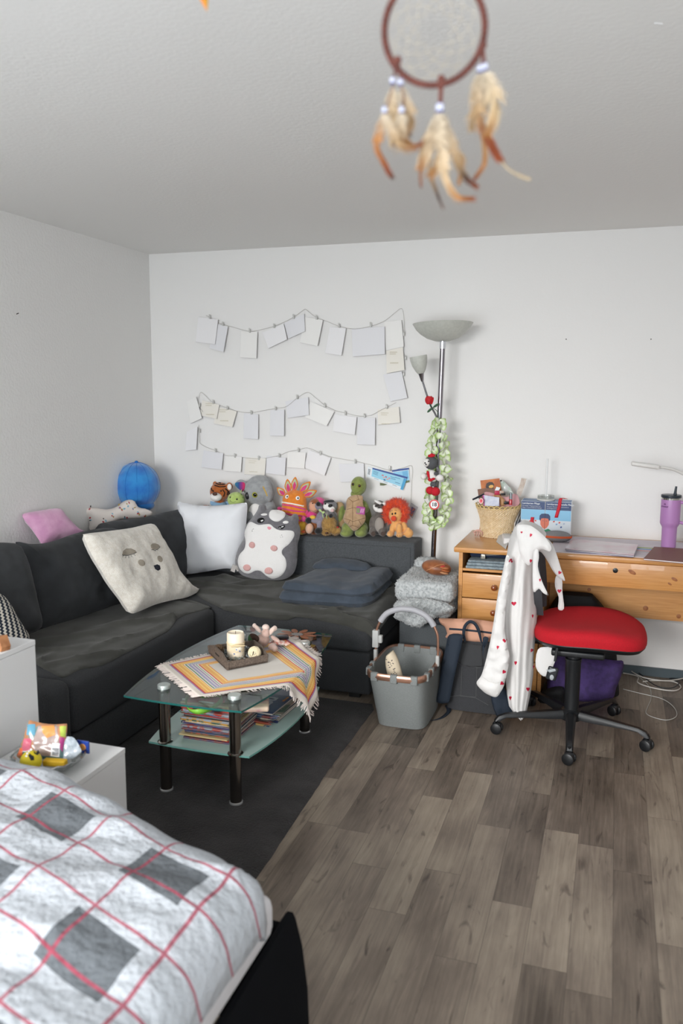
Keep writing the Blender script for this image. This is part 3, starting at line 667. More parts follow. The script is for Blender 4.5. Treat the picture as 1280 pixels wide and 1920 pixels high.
# koala
Y = -.15; t = plush('plush_koala', 'grey koala plush with a big head and rainbow-lined ears', Y, (490, 1003)); Y = -.115
kg = pm('koala_grey', 'a3a5a6', '96989a')
b = blob('body', Y, [(487, 919.5, 29, 29, 26), (489, 965, 22, 30, 22), (470, 970, 9, 16, 10, 20, .05), (508, 955, 10, 22, 10, -10), (475, 998, 14, 10, 24), (505, 998, 14, 10, 24), (502, 922, 9, 20, 10, -8, .05)], kg, t)
ea = blob('ear', Y, [(452, 911, 13, 12, 4, -20)], kg, t)
decal('ear_lining', [ea], sm([(441, 906), (448, 904), (458, 905), (459, 914), (455, 921), (448, 917), (442, 911)], 3), ramp_mat('rainbow', [(0, '2d7f9a'), (.4, '33508e'), (.65, '8a2f86'), (.85, 'c92f63')], 'uvx', const=False), t, off=.002)
decal('ear_stripe', [b], line_px([(493, 912), (498, 922), (501, 930)], 1.6), mat('gold_trim', 'cfa63e', .5), t, off=.003)
blob('belly', Y, [(479, 960, 14, 16, 6, 0, .055)], white, t)
blob('nose', Y, [(463.5, 929.5, 4, 7.2, 4, 0, .068)], mat('nose_black', '1a1a1d', .3), t)
e1 = ball('eye', [b], 477.7, 927.8, 5.4, mat('eye_yellow', 'a9a83c', .2), t, flat=.4)
if e1: e1.name = 'eye'; ball('pupil', [e1], 477.7, 927.8, 3.5, BLK, t, flat=.4)
ball('eye', [b], 459.5, 922, 1.8, eyeb, t, ry=3)
stitch('mouth', [b], [(464, 938), (467, 941), (470, 940.5)], .0008, THR, t)
# orange worry monster
Y = -.17; t = plush('plush_monster', 'orange zipper-mouthed plush with petal spikes on its head', Y, (550, 1003))
om = pm('monster_orange', 'e58a30', 'dc7c24'); pkm = pm('monster_pink', 'd84a86', 'cc3f78')
P0 = ony(550, 950, Y)
bo_ = [(528, 960), (529, 938), (533, 926), (543, 920), (556, 919), (567, 923), (573, 932), (575, 950), (577, 975), (574, 1001), (530, 1001), (526, 985)]
b = cushion('body', bo_, P0, (0, -1, 0), .05, .06, om, None, parent=t, wr=.003, step=.012)
for (bx, by, tx, ty, w) in ((534, 929, 519, 914, 6.5), (541, 923, 538.5, 898, 6.5), (551, 920, 553.5, 894, 6.5), (563, 922, 582, 903, 7), (570, 930, 594, 920, 7)):
    dx, dy = tx-bx, ty-by; l = hypot(dx, dy); nx, ny = -dy/l, dx/l
    def pet(k0, k1, ww): return [(bx+dx*k0, by+dy*k0), (bx+dx*(k0*.6+k1*.4)+nx*ww, by+dy*(k0*.6+k1*.4)+ny*ww), (bx+dx*(k0*.3+k1*.7)+nx*ww*.8, by+dy*(k0*.3+k1*.7)+ny*ww*.8), (bx+dx*k1, by+dy*k1), (bx+dx*(k0*.3+k1*.7)-nx*ww*.8, by+dy*(k0*.3+k1*.7)-ny*ww*.8), (bx+dx*(k0*.6+k1*.4)-nx*ww, by+dy*(k0*.6+k1*.4)-ny*ww)]
    pe = cushion('petal', pet(-.1, 1, w), P0, (0, -1, 0), .010, .012, om, None, parent=t, wr=0, step=.009, smooth=4)
    decal('petal_lining', [pe], sm(pet(.05, .85, w*.68), 3), pm('petal_mint', 'b9c49a'), t, off=.001); decal('petal_heart', [pe], sm(pet(.05, .66, w*.45), 3), pkm, t, off=.003)
for x, y in ((538, 931.5), (558, 934)):
    e1 = ball('eye', [b], x, y, 3.9, hw2, t, flat=.35)
    if e1: ball('pupil', [e1], x+.4, y, 1.7, eyeb, t, flat=.35)
decal('zipper', [b], line_px([(528.5, 941.5), (548, 944.5), (569, 949)], 2.2), mat('zip_white', 'eeeae6', .6), t, off=.003)
for L in (((529, 946), (545, 948), (572, 955)), ((528, 953), (550, 958), (574, 960)), ((528, 962), (548, 965), (575, 969)), ((530, 974), (550, 974), (576, 978))): decal('stripe', [b], line_px(L, 3), pkm, t, off=.002)
blob('hand', Y, [(574, 962, 4.5, 6, 5, 20)], pkm, t); blob('hand', Y, [(569, 973, 5, 5, 5, 0, .05)], pkm, t); blob('hand', Y, [(524, 954, 5, 4, 4)], pkm, t)
# monkey with a pink hood
Y = -.13; t = plush('plush_monkey', 'brown monkey plush in a hot pink hooded jacket', Y, (591, 1003))
b = blob('body', Y, [(591, 949, 13, 15), (590, 985, 12, 20)], pm('monkey_brown', '9b5e38', '8a5130'), t)
blob('hood', Y, [(598, 945, 14, 13, 12, 20, -.02)], pm('hood_pink', 'd9548f'), t)
fc = blob('face', Y, [(588, 952, 9, 9, 6, 0, .035), (584, 946, 5, 5, 5, 0, .035)], pm('monkey_face', 'd8a184'), t)
for x, y in ((586, 944), (592, 945)): ball('eye', [fc, b], x, y, 1.3, eyeb, t)
stitch('mouth', [fc], [(583, 957), (587, 959), (592, 957)], .0007, THR, t)
blob('jacket', Y, [(585, 967, 12, 9, 12, 15, .02), (597, 975, 8, 8, 10, 0, .02)], pm('jacket_pink', 'dd3f8a'), t)
# little yellow duck
Y = -.19; t = plush('plush_duck', 'small yellow duck plush peeking beside the hamster cushion', Y, (567, 1003))
blob('body', Y, [(567, 986, 8, 11, 10), (566, 997, 6, 6, 9)], pm('duck_yellow', 'eebf3f', 'e6b234'), t); blob('foot', Y, [(568, 997, 4, 3, 5, 0, .03)], pm('duck_orange', 'e0662a'), t)
# grey mouse with black hands and a green bow
Y = -.185; t = plush('plush_mouse', 'knitted grey mouse plush with black paws and a pale green bow', Y, (595, 1003))
mg = pm('mouse_grey', '8e8794', '817a88')
b = blob('body', Y, [(602, 972, 10, 13), (598, 950, 9, 7, 8, 35), (590, 977, 9, 4.5, 5, 5, .03), (599, 985, 5, 10, 6, 12, .03)], mg, t)
bk = pm('paw_black', '19181a')
blob('nose', Y, [(596.5, 945, 4.6, 4.6, 5, 0, .05)], bk, t); blob('paw', Y, [(578, 976, 6, 6.3, 6, 0, .04)], bk, t); blob('paw', Y, [(596.5, 995.5, 7, 6.5, 7, 0, .05)], bk, t)
blob('bow', Y, [(600, 957, 3.5, 2.5, 2, 30, .06), (606, 961, 3.5, 2.5, 2, -30, .06), (603, 960, 1.6, 1.6, 2, 0, .065), (605, 967, 1.2, 6, 1.2, -15, .055), (612, 968, 1.2, 7, 1.2, -10, .05)], pm('bow_green', 'b7cf8c'), t, voxel=.003)
# peach doll legs behind the mouse
Y = -.205; t = plush('plush_doll', 'small doll plush with peach feet between the mouse and the duck', Y, (582, 1003))
blob('body', Y, [(587, 985, 9, 12, 8, 0, -.02)], pm('doll_brown', 'a35f36'), t); blob('foot', Y, [(580, 991, 7.5, 10, 8, 8, .03)], pm('doll_peach', 'e0b49a'), t); blob('cap', Y, [(586, 970, 6, 4, 6)], pm('duck_yellow', 'eebf3f'), t)
# badger with grey and white face, brown koala ear and teddy
Y = -.16; t = plush('plush_badger', 'grey and white badger plush with a black nose between mouse and turtle', Y, (620, 1003))
b = blob('body', Y, [(619, 949, 14, 12), (622, 980, 12, 20)], pm('badger_grey', '8c8a8e', '7c7a7e'), t)
wf_ = blob('face_patch', Y, [(612, 950, 7, 7, 6, 0, .035), (622, 955, 7, 6, 6, 0, .035)], white, t)
ball('nose', [b, wf_], 619.5, 950, 4.2, mat('nose_black', '1a1a1d', .3), t, flat=.7); ball('eye', [b, wf_], 610, 945, 2, eyeb, t); blob('ear', Y, [(616, 940, 11, 3, 4, -8, .02)], pm('badger_dark', '2c2c30'), t)
blob('cheek', Y, [(623, 957, 3.5, 3.5, 4, 0, .06)], pm('badger_pink', 'e5c3c3'), t)
Y = -.12; t = plush('plush_elephant', 'tan round-eared plush half hidden behind the badger', Y, (640, 1003))
blob('body', Y, [(636, 952, 10, 12, 7, 10), (640, 975, 9, 26, 9)], pm('elephant_tan', 'b3946c', 'a58760'), t)
Y = -.2; t = plush('plush_teddy', 'small curly golden-brown teddy lying in front of the badger', Y, (618, 1003))
cg = pm('teddy_curl', 'ab8548', '8f6c36')
b = blob('body', Y, [(617, 984, 15, 18, 14), (612, 997, 11, 7, 12), (629, 997, 8, 7, 10), (634, 995, 6, 7, 8)], cg, t)
mb = MB(); src = MB()
for e in ((617, 984, 15, 18, 14), (612, 997, 11, 7, 12), (629, 997, 8, 7, 10)): p, r, R = E3(Y, *e); src.ell(p, r, R)
src.bm.normal_update(); tufts(mb, src.bm, 700, .008, .0022, 3); src.bm.free(); mb.out('curls', cg, t)
ball('nose', [b], 612, 999, 3.2, mat('nose_brown', '4a2a1c', .5), t, ry=2.2)
blob('head', Y, [(620, 967, 4, 4.3, 5, 0, .05)], bk, t); ball('ribbon', [b], 633, 989, 2.3, mat('ribbon_red', 'b3252f', .7), t)
# turtle
Y = -.13; t = plush('plush_turtle', 'tall green turtle plush with a tan quilted belly shell', Y, (664, 1006))
tgm = pm('turtle_green', '8a9650', '7b8743'); shm = pm('shell_tan', 'b99a78', 'ad8d6b')
b = blob('body', Y, [(672, 911, 15, 18, 16), (667, 926, 10, 8, 13, 0, .02), (668, 935, 10, 12, 12), (664, 965, 17, 26, 14), (684, 950, 7, 12, 9, -20, .03), (681, 958, 7, 6, 8, 0, .05), (640, 965, 6, 18, 9, 8), (653, 990, 13, 12, 16, 0, .02), (650, 999, 13, 8, 18, 0, .04), (678, 990, 12, 12, 16, 0, .02), (677, 999, 12, 8.5, 18, 0, .04)], tgm, t)
blob('back_shell', Y, [(675, 968, 22, 36, 8, -12, -.03)], pm('shell_green', '6f7440', '626838'), t)
bp_ = [ (665, 928), (679, 930), (680, 942), (683, 958), (685, 974), (678, 985), (664, 996), (652, 985), (643, 974), (648, 955), (649, 940), (654, 932)]
P0 = ony(664, 962, -.225); sh = cushion('belly_shell', bp_, P0, (0, -1, 0), .03, .05, shm, None, parent=t, wr=0, step=.012, smooth=3)
for L in (((661, 941), (661, 985)), ((661, 941), (653, 934)), ((661, 941), (672, 937)), ((651, 955), (661, 952), (676, 953)), ((645, 972), (656, 975), (661, 978), (672, 975), (684, 971)), ((661, 978), (661, 985)), ((661, 985), (653, 988)), ((661, 985), (672, 989)), ((669, 928), (673, 938)), ((656, 975), (652, 984)), ((672, 975), (677, 984))): stitch('seam', [sh], L, .0011, mat('seam_brown', '5b4028', .9), t)
for x, y in ((661.5, 908), (673.5, 911)):
    e1 = ball('eye', [b], x, y, 3, mat('eye_gold', '8a6a20', .2), t, flat=.4)
    if e1: ball('pupil', [e1], x, y, 2.2, BLK, t, flat=.4)
stitch('mouth', [b], [(659, 922), (664, 926), (670, 924), (675, 920)], .0009, mat('seam_brown', '5b4028', .9), t)
p = ony(676, 957, -.27); mb = MB().box(p+Vector((-.026, -.004, -.022)), p+Vector((.026, .004, .022)), rot=Matrix.Rotation(.1, 3, 'Y')); mb.out('picture_card', mat('tag_magenta', 'a83a8c', .5), t)
MB().box(p+Vector((-.024, -.006, -.016)), p+Vector((-.004, -.003, .014))).out('card_picture', mat('tag_photo', '7d8a5a', .5), t)
for dx in (.004, .012, .02): MB().box(p+Vector((dx-.003, -.006, -.014)), p+Vector((dx, -.003, .012)), rot=Matrix.Rotation(.3, 3, 'Y')).out('card_lettering', mat('tag_light', 'e7b8dc', .5), t)
# raccoon
Y = -.13; t = plush('plush_raccoon', 'dark grey raccoon plush with a masked white face beside the lion', Y, (710, 1006))
rg = pm('raccoon_grey', '6f6862', '625b56')
b = blob('body', Y, [(711, 951, 13, 13, 12), (710, 982, 15, 21, 14), (697, 980, 5, 14, 6, 10, .02), (700, 996, 8, 9, 14, 0, .03), (717, 996, 8, 9, 14, 0, .03)], rg, t)
wf_ = blob('face_patch', Y, [(704, 953, 4.5, 8, 5, -30, .035), (712, 957, 7, 4.5, 6, 0, .04), (721, 945, 5, 4, 5, 0, .03), (709, 942, 9, 2.6, 5, 25, .035)], white, t, voxel=.003)
blob('mask', Y, [(706, 948, 5, 3, 4, -35, .043), (716, 947, 4, 3, 4, 25, .043)], pm('raccoon_dark', '383430'), t)
ball('nose', [b, wf_], 711, 952, 2.2, mat('nose_black', '1a1a1d', .3), t, ry=1.4)
for x in (706.5, 715.5): ball('eye', [b, wf_], x, 948, 1.4, eyeb, t, flat=1.2)
blob('belly', Y, [(711, 984, 9, 14, 6, 0, .045)], pm('raccoon_belly', '9f978f'), t)
for x in (699.5, 718): blob('sole', Y, [(x, 1001, 5, 5, 4, 0, .09)], pm('raccoon_sole', '4c3d36'), t)
# lion
Y = -.17; t = plush('plush_lion', 'peach lion plush with a shaggy orange-red mane, rightmost of the row', Y, (746, 1007))
lb = pm('lion_peach', 'e9ae6b', 'dfa05c')
b = blob('body', Y, [(742, 966, 14, 16, 13), (747, 985, 10, 14, 10), (736, 990, 6, 12, 6, 12, .02), (748, 993, 6, 12, 6, 0, .04), (757, 988, 7, 12, 7, -20), (732, 1001, 7, 6, 12, 0, .03), (749, 1003, 7, 5, 12, 0, .05), (766, 1000, 9, 9, 9, 0, .02), (765, 992, 4, 4, 4, 0, .03)], lb, t)
mm = mat('mane_red', 'dd4a1c', .9, col2='c8380f', nscale=50, sheen=.4)
mb = MB(); src = MB()
for k in range(16):
    a = 2*pi*k/16
    p, r, R = E3(Y, 742.5+17*cos(a), 960+17.5*sin(a), 8, 8, 8, 0, -.005); src.ell(p, r, R, 10, 6)
src.bm.normal_update(); tufts(mb, src.bm, 2600, .026, .0016, 5, .8); mb.merge(src); mb.out('mane', mm, t)
ball('nose', [b], 738.5, 971.6, 5.6, pm('nose_orange', 'dd4a24'), t, flat=.8)
for x, y in ((735.5, 963.5), (741, 962.8)): ball('eye', [b], x, y, 1.7, eyeb, t, ry=2)
stitch('mouth', [b], [(739, 977), (740, 981)], .0009, THR, t)
for L in (((731, 960), (733.5, 957.5), (736, 957.5)), ((739, 957), (742, 956.5), (744, 958))): stitch('brow', [b], L, .0007, THR, t)
for x in (745, 749, 753): stitch('claw', [b], [(x, 1003), (x+.2, 1006)], .0007, THR, t)
# ---------------------------------------------------------------- coffee table
CH = mat('chrome', 'b9b6b2', .12, 1, spec=.6); CHD = mat('chrome_dark', '8d8680', .16, 1)
ct = thing('coffee_table', 'glass coffee table on four chrome legs with a frosted lower shelf', 'table', (1.455, -1.78, .017))
def bowed(x0, x1, y0, y1, bx, by, rc=.015, n=14):
    P = []
    for i in range(n+1): t = i/n; P.append((x0+(x1-x0)*t, y0-by*(1-(2*t-1)**2)))
    for i in range(1, n+1): t = i/n; P.append((x1+bx*(1-(2*t-1)**2), y0+(y1-y0)*t))
    for i in range(1, n+1): t = i/n; P.append((x1+(x0-x1)*t, y1+by*(1-(2*t-1)**2)))
    for i in range(1, n): t = i/n; P.append((x0-bx*(1-(2*t-1)**2), y1+(y0-y1)*t))
    return P
TOP = bowed(1.195, 1.695, -2.27, -1.235, .058, .012)
SHF = bowed(1.235, 1.675, -2.165, -1.36, .045, .01)
GL = clear_mat('table_glass', 'c9d8d6', base=.05); GE = mat('glass_edge', '1f5b57', .1, coat=.5)
FR = mat('frosted_glass', 'a9c3bd', .28, coat=.4); FE = mat('frosted_edge', '6fa39b', .2)
def slab(name, P, z0, z1, m, me, parent):
    mb = MB(); a = [mb.bm.verts.new((p[0], p[1], z0)) for p in P]; b = [mb.bm.verts.new((p[0], p[1], z1)) for p in P]; n = len(P)
    mb.face(a[::-1], None, 0); mb.face(b, None, 0)
    for i in range(n): mb.face([a[i], a[(i+1) % n], b[(i+1) % n], b[i]], None, 1)
    return mb.out(name, [m, me], parent, smooth=False)
tt = slab('tabletop', TOP, .437, .445, GL, GE, ct); slab('shelf', SHF, .212, .220, FR, FE, ct)
for x, y in ((1.300, -2.147), (1.614, -2.158), (1.30, -1.43), (1.625, -1.428)):
    l = MB().lathe([(.026, .017), (.026, .020), (.023, .022), (.023, .437)], (x, y, 0), 28).out('leg', CHD, ct)
    MB().lathe([(.027, .0), (.027, .006), (.023, .008)], (x, y, .017), 28).out('foot', mat('foot_ring', 'd8d8d8', .2, .6), l)
    MB().lathe([(.031, .220), (.031, .223), (.024, .226)], (x, y, 0), 28).out('shelf_ring', CH, l)
    MB().lathe([(.026, .445), (.026, .457), (.024, .460), (.0, .460)], (x, y, 0), 28).out('cap', mat('brushed_cap', 'b9c2bf', .35, .7), l)
fp = MB()
for k in range(9):
    a = 2*pi*k/9; c = onz(557, 1189, .4456)+Vector((.065*cos(a), .055*sin(a), 0)); fp.ell(c, (.035, .016, .0005), Matrix.Rotation(a, 3, 'Z'), 12, 4)
fp.out('flower_print', mat('print_orange', '94562f', .3), ct)
MB().ell(onz(557, 1189, .4462), (.03, .025, .0006)).out('flower_print_center', mat('print_grey', '8d8c8a', .3), ct)
for x, y in [tuple(onz(*q, .445))[:2] for q in ((597, 1191), (614, 1193), (464, 1184))]:
    MB().ell((x, y, .4456), (.022, .014, .0005)).out('leaf_print', mat('print_darkblue', '20242c', .3), ct)
# striped tablecloth, hanging over the right edge
ST = [(0, 'dcd3c9'), (.085, '9d7fa8'), (.105, 'c8433a'), (.125, 'e9a13b'), (.165, 'f3d06a'), (.18, 'eaa63c'), (.215, 'f3d06a'), (.235, 'e28a3a'), (.25, 'e7dfd2'), (.265, '2f7b55'), (.285, 'e3dcd6'), (.30, '8f90b8'), (.33, 'd9d4d6'), (.345, '9485ad'), (.37, 'e0d9d4'), (.385, '4f9372'), (.395, 'e3dbd3'), (.415, 'cf3f36'), (.435, 'f0c069'), (.45, 'e9a544'), (.50, 'f2cf7d'), (.52, 'e58b42'), (.535, 'd9d3cb')]
def cloth_mat():
    m = bpy.data.materials.new('striped_cloth'); m.use_nodes = True; nt = m.node_tree; b = nt.nodes['Principled BSDF']; b.inputs['Roughness'].default_value = .9
    uv = nt.nodes.new('ShaderNodeTexCoord'); sp = nt.nodes.new('ShaderNodeSeparateXYZ'); nt.links.new(uv.outputs['UV'], sp.inputs[0])
    ax = math_node(nt, 'ABSOLUTE', math_node(nt, 'SUBTRACT', sp.outputs[0], .5)); ay = math_node(nt, 'ABSOLUTE', math_node(nt, 'SUBTRACT', sp.outputs[1], .5))
    v = math_node(nt, 'SUBTRACT', 1, math_node(nt, 'MULTIPLY', math_node(nt, 'MAXIMUM', ax, ay), 2))
    # two colour ramps (32-stop limit is per ramp)
    r = nt.nodes.new('ShaderNodeValToRGB'); r.color_ramp.interpolation = 'CONSTANT'; el = r.color_ramp.elements
    while len(el) < len(ST): el.new(.5)
    for e, (p_, c_) in zip(el, ST): e.position = p_; e.color = lin(c_)
    nt.links.new(v, r.inputs[0])
    # dashed weave inside the stripes
    w = nt.nodes.new('ShaderNodeMath'); w.operation = 'SINE'; nt.links.new(math_node(nt, 'MULTIPLY', math_node(nt, 'ADD', sp.outputs[0], sp.outputs[1]), 420), w.inputs[0])
    g = math_node(nt, 'MULTIPLY', math_node(nt, 'GREATER_THAN', w.outputs[0], .2), math_node(nt, 'MULTIPLY', math_node(nt, 'LESS_THAN', v, .52), math_node(nt, 'GREATER_THAN', v, .12)))
    mx = nt.nodes.new('ShaderNodeMixRGB'); mx.inputs[2].default_value = lin('f3e6cf'); nt.links.new(math_node(nt, 'MULTIPLY', g, .35), mx.inputs[0]); nt.links.new(r.outputs[0], mx.inputs[1])
    nt.links.new(mx.outputs[0], b.inputs['Base Color']); return m
A_, B_, D_ = Vector((1.150, -1.918)), Vector((1.475, -2.200)), Vector((1.375, -1.19))
D_ = Vector((1.50, -1.36)) 
Bc = Vector((1.480, -2.195)); Ac = Vector((1.150, -1.912)); Cc = Vector((1.95, -1.80)); Dc = Vector((1.50, -1.37))
Dc = Vector((1.515, -1.34)); 
TP = [Vector(p) for p in TOP]
def near_edge(q):
    best = None
    for i in range(len(TP)):
        a, b = TP[i], TP[(i+1) % len(TP)]; ab = b-a; t = max(0, min(1, (q-a).dot(ab)/ab.length_squared)); e = a+ab*t; d = (q-e).length
        if best is None or d < best[0]: best = (d, e, ab)
    return best
def in_top(q):
    c = False
    for i in range(len(TP)):
        a, b = TP[i], TP[(i+1) % len(TP)]
        if (a.y > q.y) != (b.y > q.y) and q.x < (b.x-a.x)*(q.y-a.y)/(b.y-a.y)+a.x: c = not c
    return c
def cloth_pt(u, v, lift=0):
    q = (Ac*(1-u)+Bc*u)*(1-v) + (Dc*(1-u)+Cc*u)*v
    if u < 0 or u > 1 or v < 0 or v > 1: pass
    z = .4475 + .0015*noise.noise(Vector((q.x*12, q.y*12, 0))) + lift
    # raised over the leg caps
    for lx, ly in ((1.614, -2.158), (1.30, -1.43), (1.625, -1.428)):
        dd = (q-Vector((lx, ly))).length; z += .016*math.exp(-(dd/.04)**2)
    if not in_top(q):
        d, e, ab = near_edge(q); nn = Vector((ab.y, -ab.x)).normalized()
        if nn.dot(q-e) < 0: nn = -nn
        k = min(d, .02); q2 = e + nn*(k*.6+.004+.16*max(0, d-.02)+.012*sin(q.y*50)*min(1, d*8)); z -= max(0, d-.006)*1.0
        return Vector((q2.x, q2.y, z))
    return Vector((q.x, q.y, z))
mb = MB(); N = 56; G = [[mb.bm.verts.new(cloth_pt(i/N, j/N)) for j in range(N+1)] for i in range(N+1)]
for i in range(N):
    for j in range(N): mb.face([G[i][j], G[i+1][j], G[i+1][j+1], G[i][j+1]], [(i/N, j/N), ((i+1)/N, j/N), ((i+1)/N, (j+1)/N), (i/N, (j+1)/N)])
cl = thing('tablecloth', 'cream cloth with rainbow striped border laid askew over the glass table', 'tablecloth', (1.5, -1.7, .446))
co = mb.out('cloth', cloth_mat(), cl, autosmooth=False); md = co.modifiers.new('thick', 'SOLIDIFY'); md.thickness = .0015; md.offset = 1
rn = random.Random(4); mb = MB()
for k in range(560):
    t = rn.random(); s_ = k % 4; e = rn.uniform(.025, .05); j = rn.uniform(-.01, .01)
    (u0, v0, u1, v1) = ((t, 0, t+j, -e), (1, t, 1+e, t+j), (t, 1, t+j, 1+e), (0, t, -e, t+j))[s_]
    mb.tube([cloth_pt(u0, v0, .0005), cloth_pt(u1, v1, .0004)], .0013, 3)
mb.out('fringe', mat('fringe_cream', 'd9cdc6', .9), cl)['kind'] = 'stuff'
# wooden tray
TW = mat('tray_wood', '6b5d52', .7, col2='54483f', nscale=30, stretch=(1, 6, 6), bump=.3, bscale=80)
tr = thing('wooden_tray', 'small grey-brown wooden tray on the striped tablecloth', 'tray', (1.42, -1.72, .452))
c0 = Vector((1.454, -1.897)); c1 = Vector((1.575, -1.745)); c3 = Vector((1.262, -1.700)); c2 = c1+(c3-c0)*.82; c3 = c0+(c3-c0)*.95
zt = .453; Q = [c0, c1, c2, c3]
mb = MB(); mb.prism([(p.x, p.y, zt) for p in Q], (0, 0, .007)); mb.out('bottom', TW, tr, smooth=False)
def side(a, b, h0, hm, hole=False):
    d = (b-a).normalized(); nn = Vector((-d.y, d.x)); mb = MB(); ctr = sum(Q, Vector((0, 0)))/4
    if nn.dot(ctr-a) < 0: nn = -nn
    L = (b-a).length; pr_ = [(0, 0), (L, 0), (L+.004, h0), (L*.72, hm), (L*.28, hm), (-.004, h0)]
    mb.prism([(a.x+d.x*u, a.y+d.y*u, zt+w) for u, w in pr_], (nn.x*.008, nn.y*.008, 0)); o = mb.out('side', TW, tr, smooth=False)
    if hole:
        m2 = MB(); m = (a+b)/2; m2.prism([(m.x+d.x*u-nn.x*.001, m.y+d.y*u-nn.y*.001, zt+w) for u, w in ((-.025, .026), (.025, .026), (.028, .033), (-.028, .033))], (nn.x*.0015, nn.y*.0015, 0)); m2.out('grip_slot', mat('slot_dark', '2a241f', .9), tr, smooth=False)
side(Q[0], Q[1], .034, .034); side(Q[2], Q[3], .034, .034); side(Q[3], Q[0], .034, .055, True); side(Q[1], Q[2], .034, .055, True)
mb = MB(); rn = random.Random(8); GB = clear_mat('pebble_clear', 'e8eef0', base=.22, rough=.05)
for k in range(150):
    a, b = rn.uniform(.12, .88), rn.uniform(.1, .9); q = (Q[0]*(1-a)+Q[3]*a)*(1-b)+(Q[1]*(1-a)+Q[2]*a)*b; r = rn.uniform(.004, .008)
    mb.ell((q.x, q.y, zt+.008+r+rn.uniform(0, .008)), r, n=6, m=4)
tag(mb.out('glass_pebbles', GB, smooth=False), 'clear glass pebbles filling the wooden tray', 'decoration', kind='stuff')
# candle
p = onz(442, 1232, zt+.009); s = mpp(p); cn = thing('pillar_candle', 'cream pillar candle with a dried leaf and printed flowers in the wooden tray', 'candle', p)
MB().lathe([(.037, 0), (.038, .004), (.038, .108), (.034, .113), (.030, .108), (.012, .106), (.0, .105)], p, 36).out('wax', mat('candle_wax', 'efe0c8', .45, coat=.2, bump=.1, bscale=60), cn)
MB().tube([p+Vector((0, 0, .105)), p+Vector((.001, 0, .118))], .0012, 5).out('wick', mat('wick', '4a3b2c'), cn)
MB().lathe([(.0383, .03), (.0386, .031), (.0386, .072), (.0383, .073)], p, 36, cap=False).out('wrap_paper', mat('wrap_paper', 'e2cfae', .8), cn)
MB().tube([p+Vector((.0395*cos(a*2*pi/24), .0395*sin(a*2*pi/24), .066+.004*sin(a))) for a in range(25)], .0018, 5).out('ribbon', mat('raffia', 'd9c39a', .8), cn)
wx = bpy.data.objects['wax']
for x, y, r, c in ((445, 1218, 4, 'efe6d2'), (450, 1216, 3.6, 'f2ead8'), (441, 1213, 3, 'e9dcc2')): decal('flower', [wx], loop_px(x, y, r, r*.8), mat('petal_'+c, c, .8), cn, off=.001, thick=.001)
for x, y in ((443, 1218), (449, 1221), (439, 1226)): decal('flower_bud', [wx], loop_px(x, y, 1.6, 1.2, 30, 8), mat('bud_blue', '6a7ba6', .8), cn, off=.0022, thick=.0005)
MB().tube([p+Vector((.0, -.042, .06)), p+Vector((.03, -.05, .068)), p+Vector((.065, -.04, .07))], [.003, .005, .001], 5).out('dried_leaf', mat('raffia', 'd9c39a'), cn)
def wicker_ball(px, py, r, c, label, n=22, seed=1):
    ctr = onz(px, py, zt+.012+r); mb = MB(); rn = random.Random(seed)
    for k in range(n):
        ax = Vector((rn.uniform(-1, 1), rn.uniform(-1, 1), rn.uniform(-1, 1))).normalized(); u = ax.orthogonal().normalized(); w = ax.cross(u); rr = r*rn.uniform(.94, 1)
        mb.ring([ctr+(u*cos(2*pi*i/20)+w*sin(2*pi*i/20))*rr for i in range(20)], r*.07, 5)
    tag(mb.out('wicker_ball', c), label, 'decoration')
wicker_ball(410, 1218, .023, mat('rattan_brown', '5c4632', .8), 'brown woven rattan ball in the left corner of the wooden tray', 16, 2)
wicker_ball(477, 1224, .027, mat('rattan_cream', 'e3d5b4', .8), 'cream woven rattan ball at the front right of the wooden tray', 34, 3)
p = onz(468, 1209, zt+.02); tag(MB().ell(p+Vector((0, .02, .02)), (.018, .012, .026)).ell(p+Vector((.015, .03, .015)), (.012, .012, .02)).out('moss_piece', mat('moss_green', '33502f', .95, bump=1, bscale=200)), 'dark green moss tuft behind the candle in the tray', 'decoration')
p = onz(462, 1207, zt+.03); tag(MB().ell(p+Vector((.02, .04, .02)), (.026, .013, .016), Matrix.Rotation(.4, 3, 'Y')).out('pine_cone', mat('cone_brown', '3d2a20', .95, bump=1, bscale=160)), 'dark brown cone lying behind the candle', 'decoration')
# bunny lying on its tummy
bn = pm('bunny_pink', 'c4a69b', 'b59689'); bl = pm('bunny_light', 'd9c3b8', 'ccb4a8')
t = thing('plush_bunny', 'small dusty pink bunny plush lying face down beside the candle', 'plush toy', (1.52, -1.55, .45))
def EZ(px, py, z, rx, ry, rz, rot=0):
    p = onz(px, py, z); s = mpp(p); return p, (rx*s, ry*s, rz*s), Matrix.Rotation(radians(rot), 3, (Vector(CAM)-p).normalized())
def blobz(name, L, m, parent, voxel=.004):
    mb = MB()
    for e in L: p, r, R = EZ(*e); mb.ell(p, r, R, 16, 10)
    return mb.out(name, m, parent, voxel=voxel)
blobz('body', [(493, 1200, .485, 12.5, 13, 13, 0), (498, 1187, .53, 8.5, 8, 9.5, 0), (510, 1212, .475, 7.5, 13, 5.8, 0), (515, 1216, .47, 6, 8, 6), (480, 1198, .48, 5, 9, 8, -40), (516, 1198, .50, 13, 5, 4.2, -28)], bn, t)
blobz('ear', [(483, 1179, .545, 4.5, 4, 12, 42), (477, 1173, .555, 4.5, 4, 5, 0)], bl, t); blobz('ear', [(509, 1183, .54, 5, 4, 10.5, -35), (515, 1178, .55, 5, 4.5, 5.5, 0)], bl, t)
blobz('head', [(498, 1176, .555, 7.5, 7, 6)], bl, t)
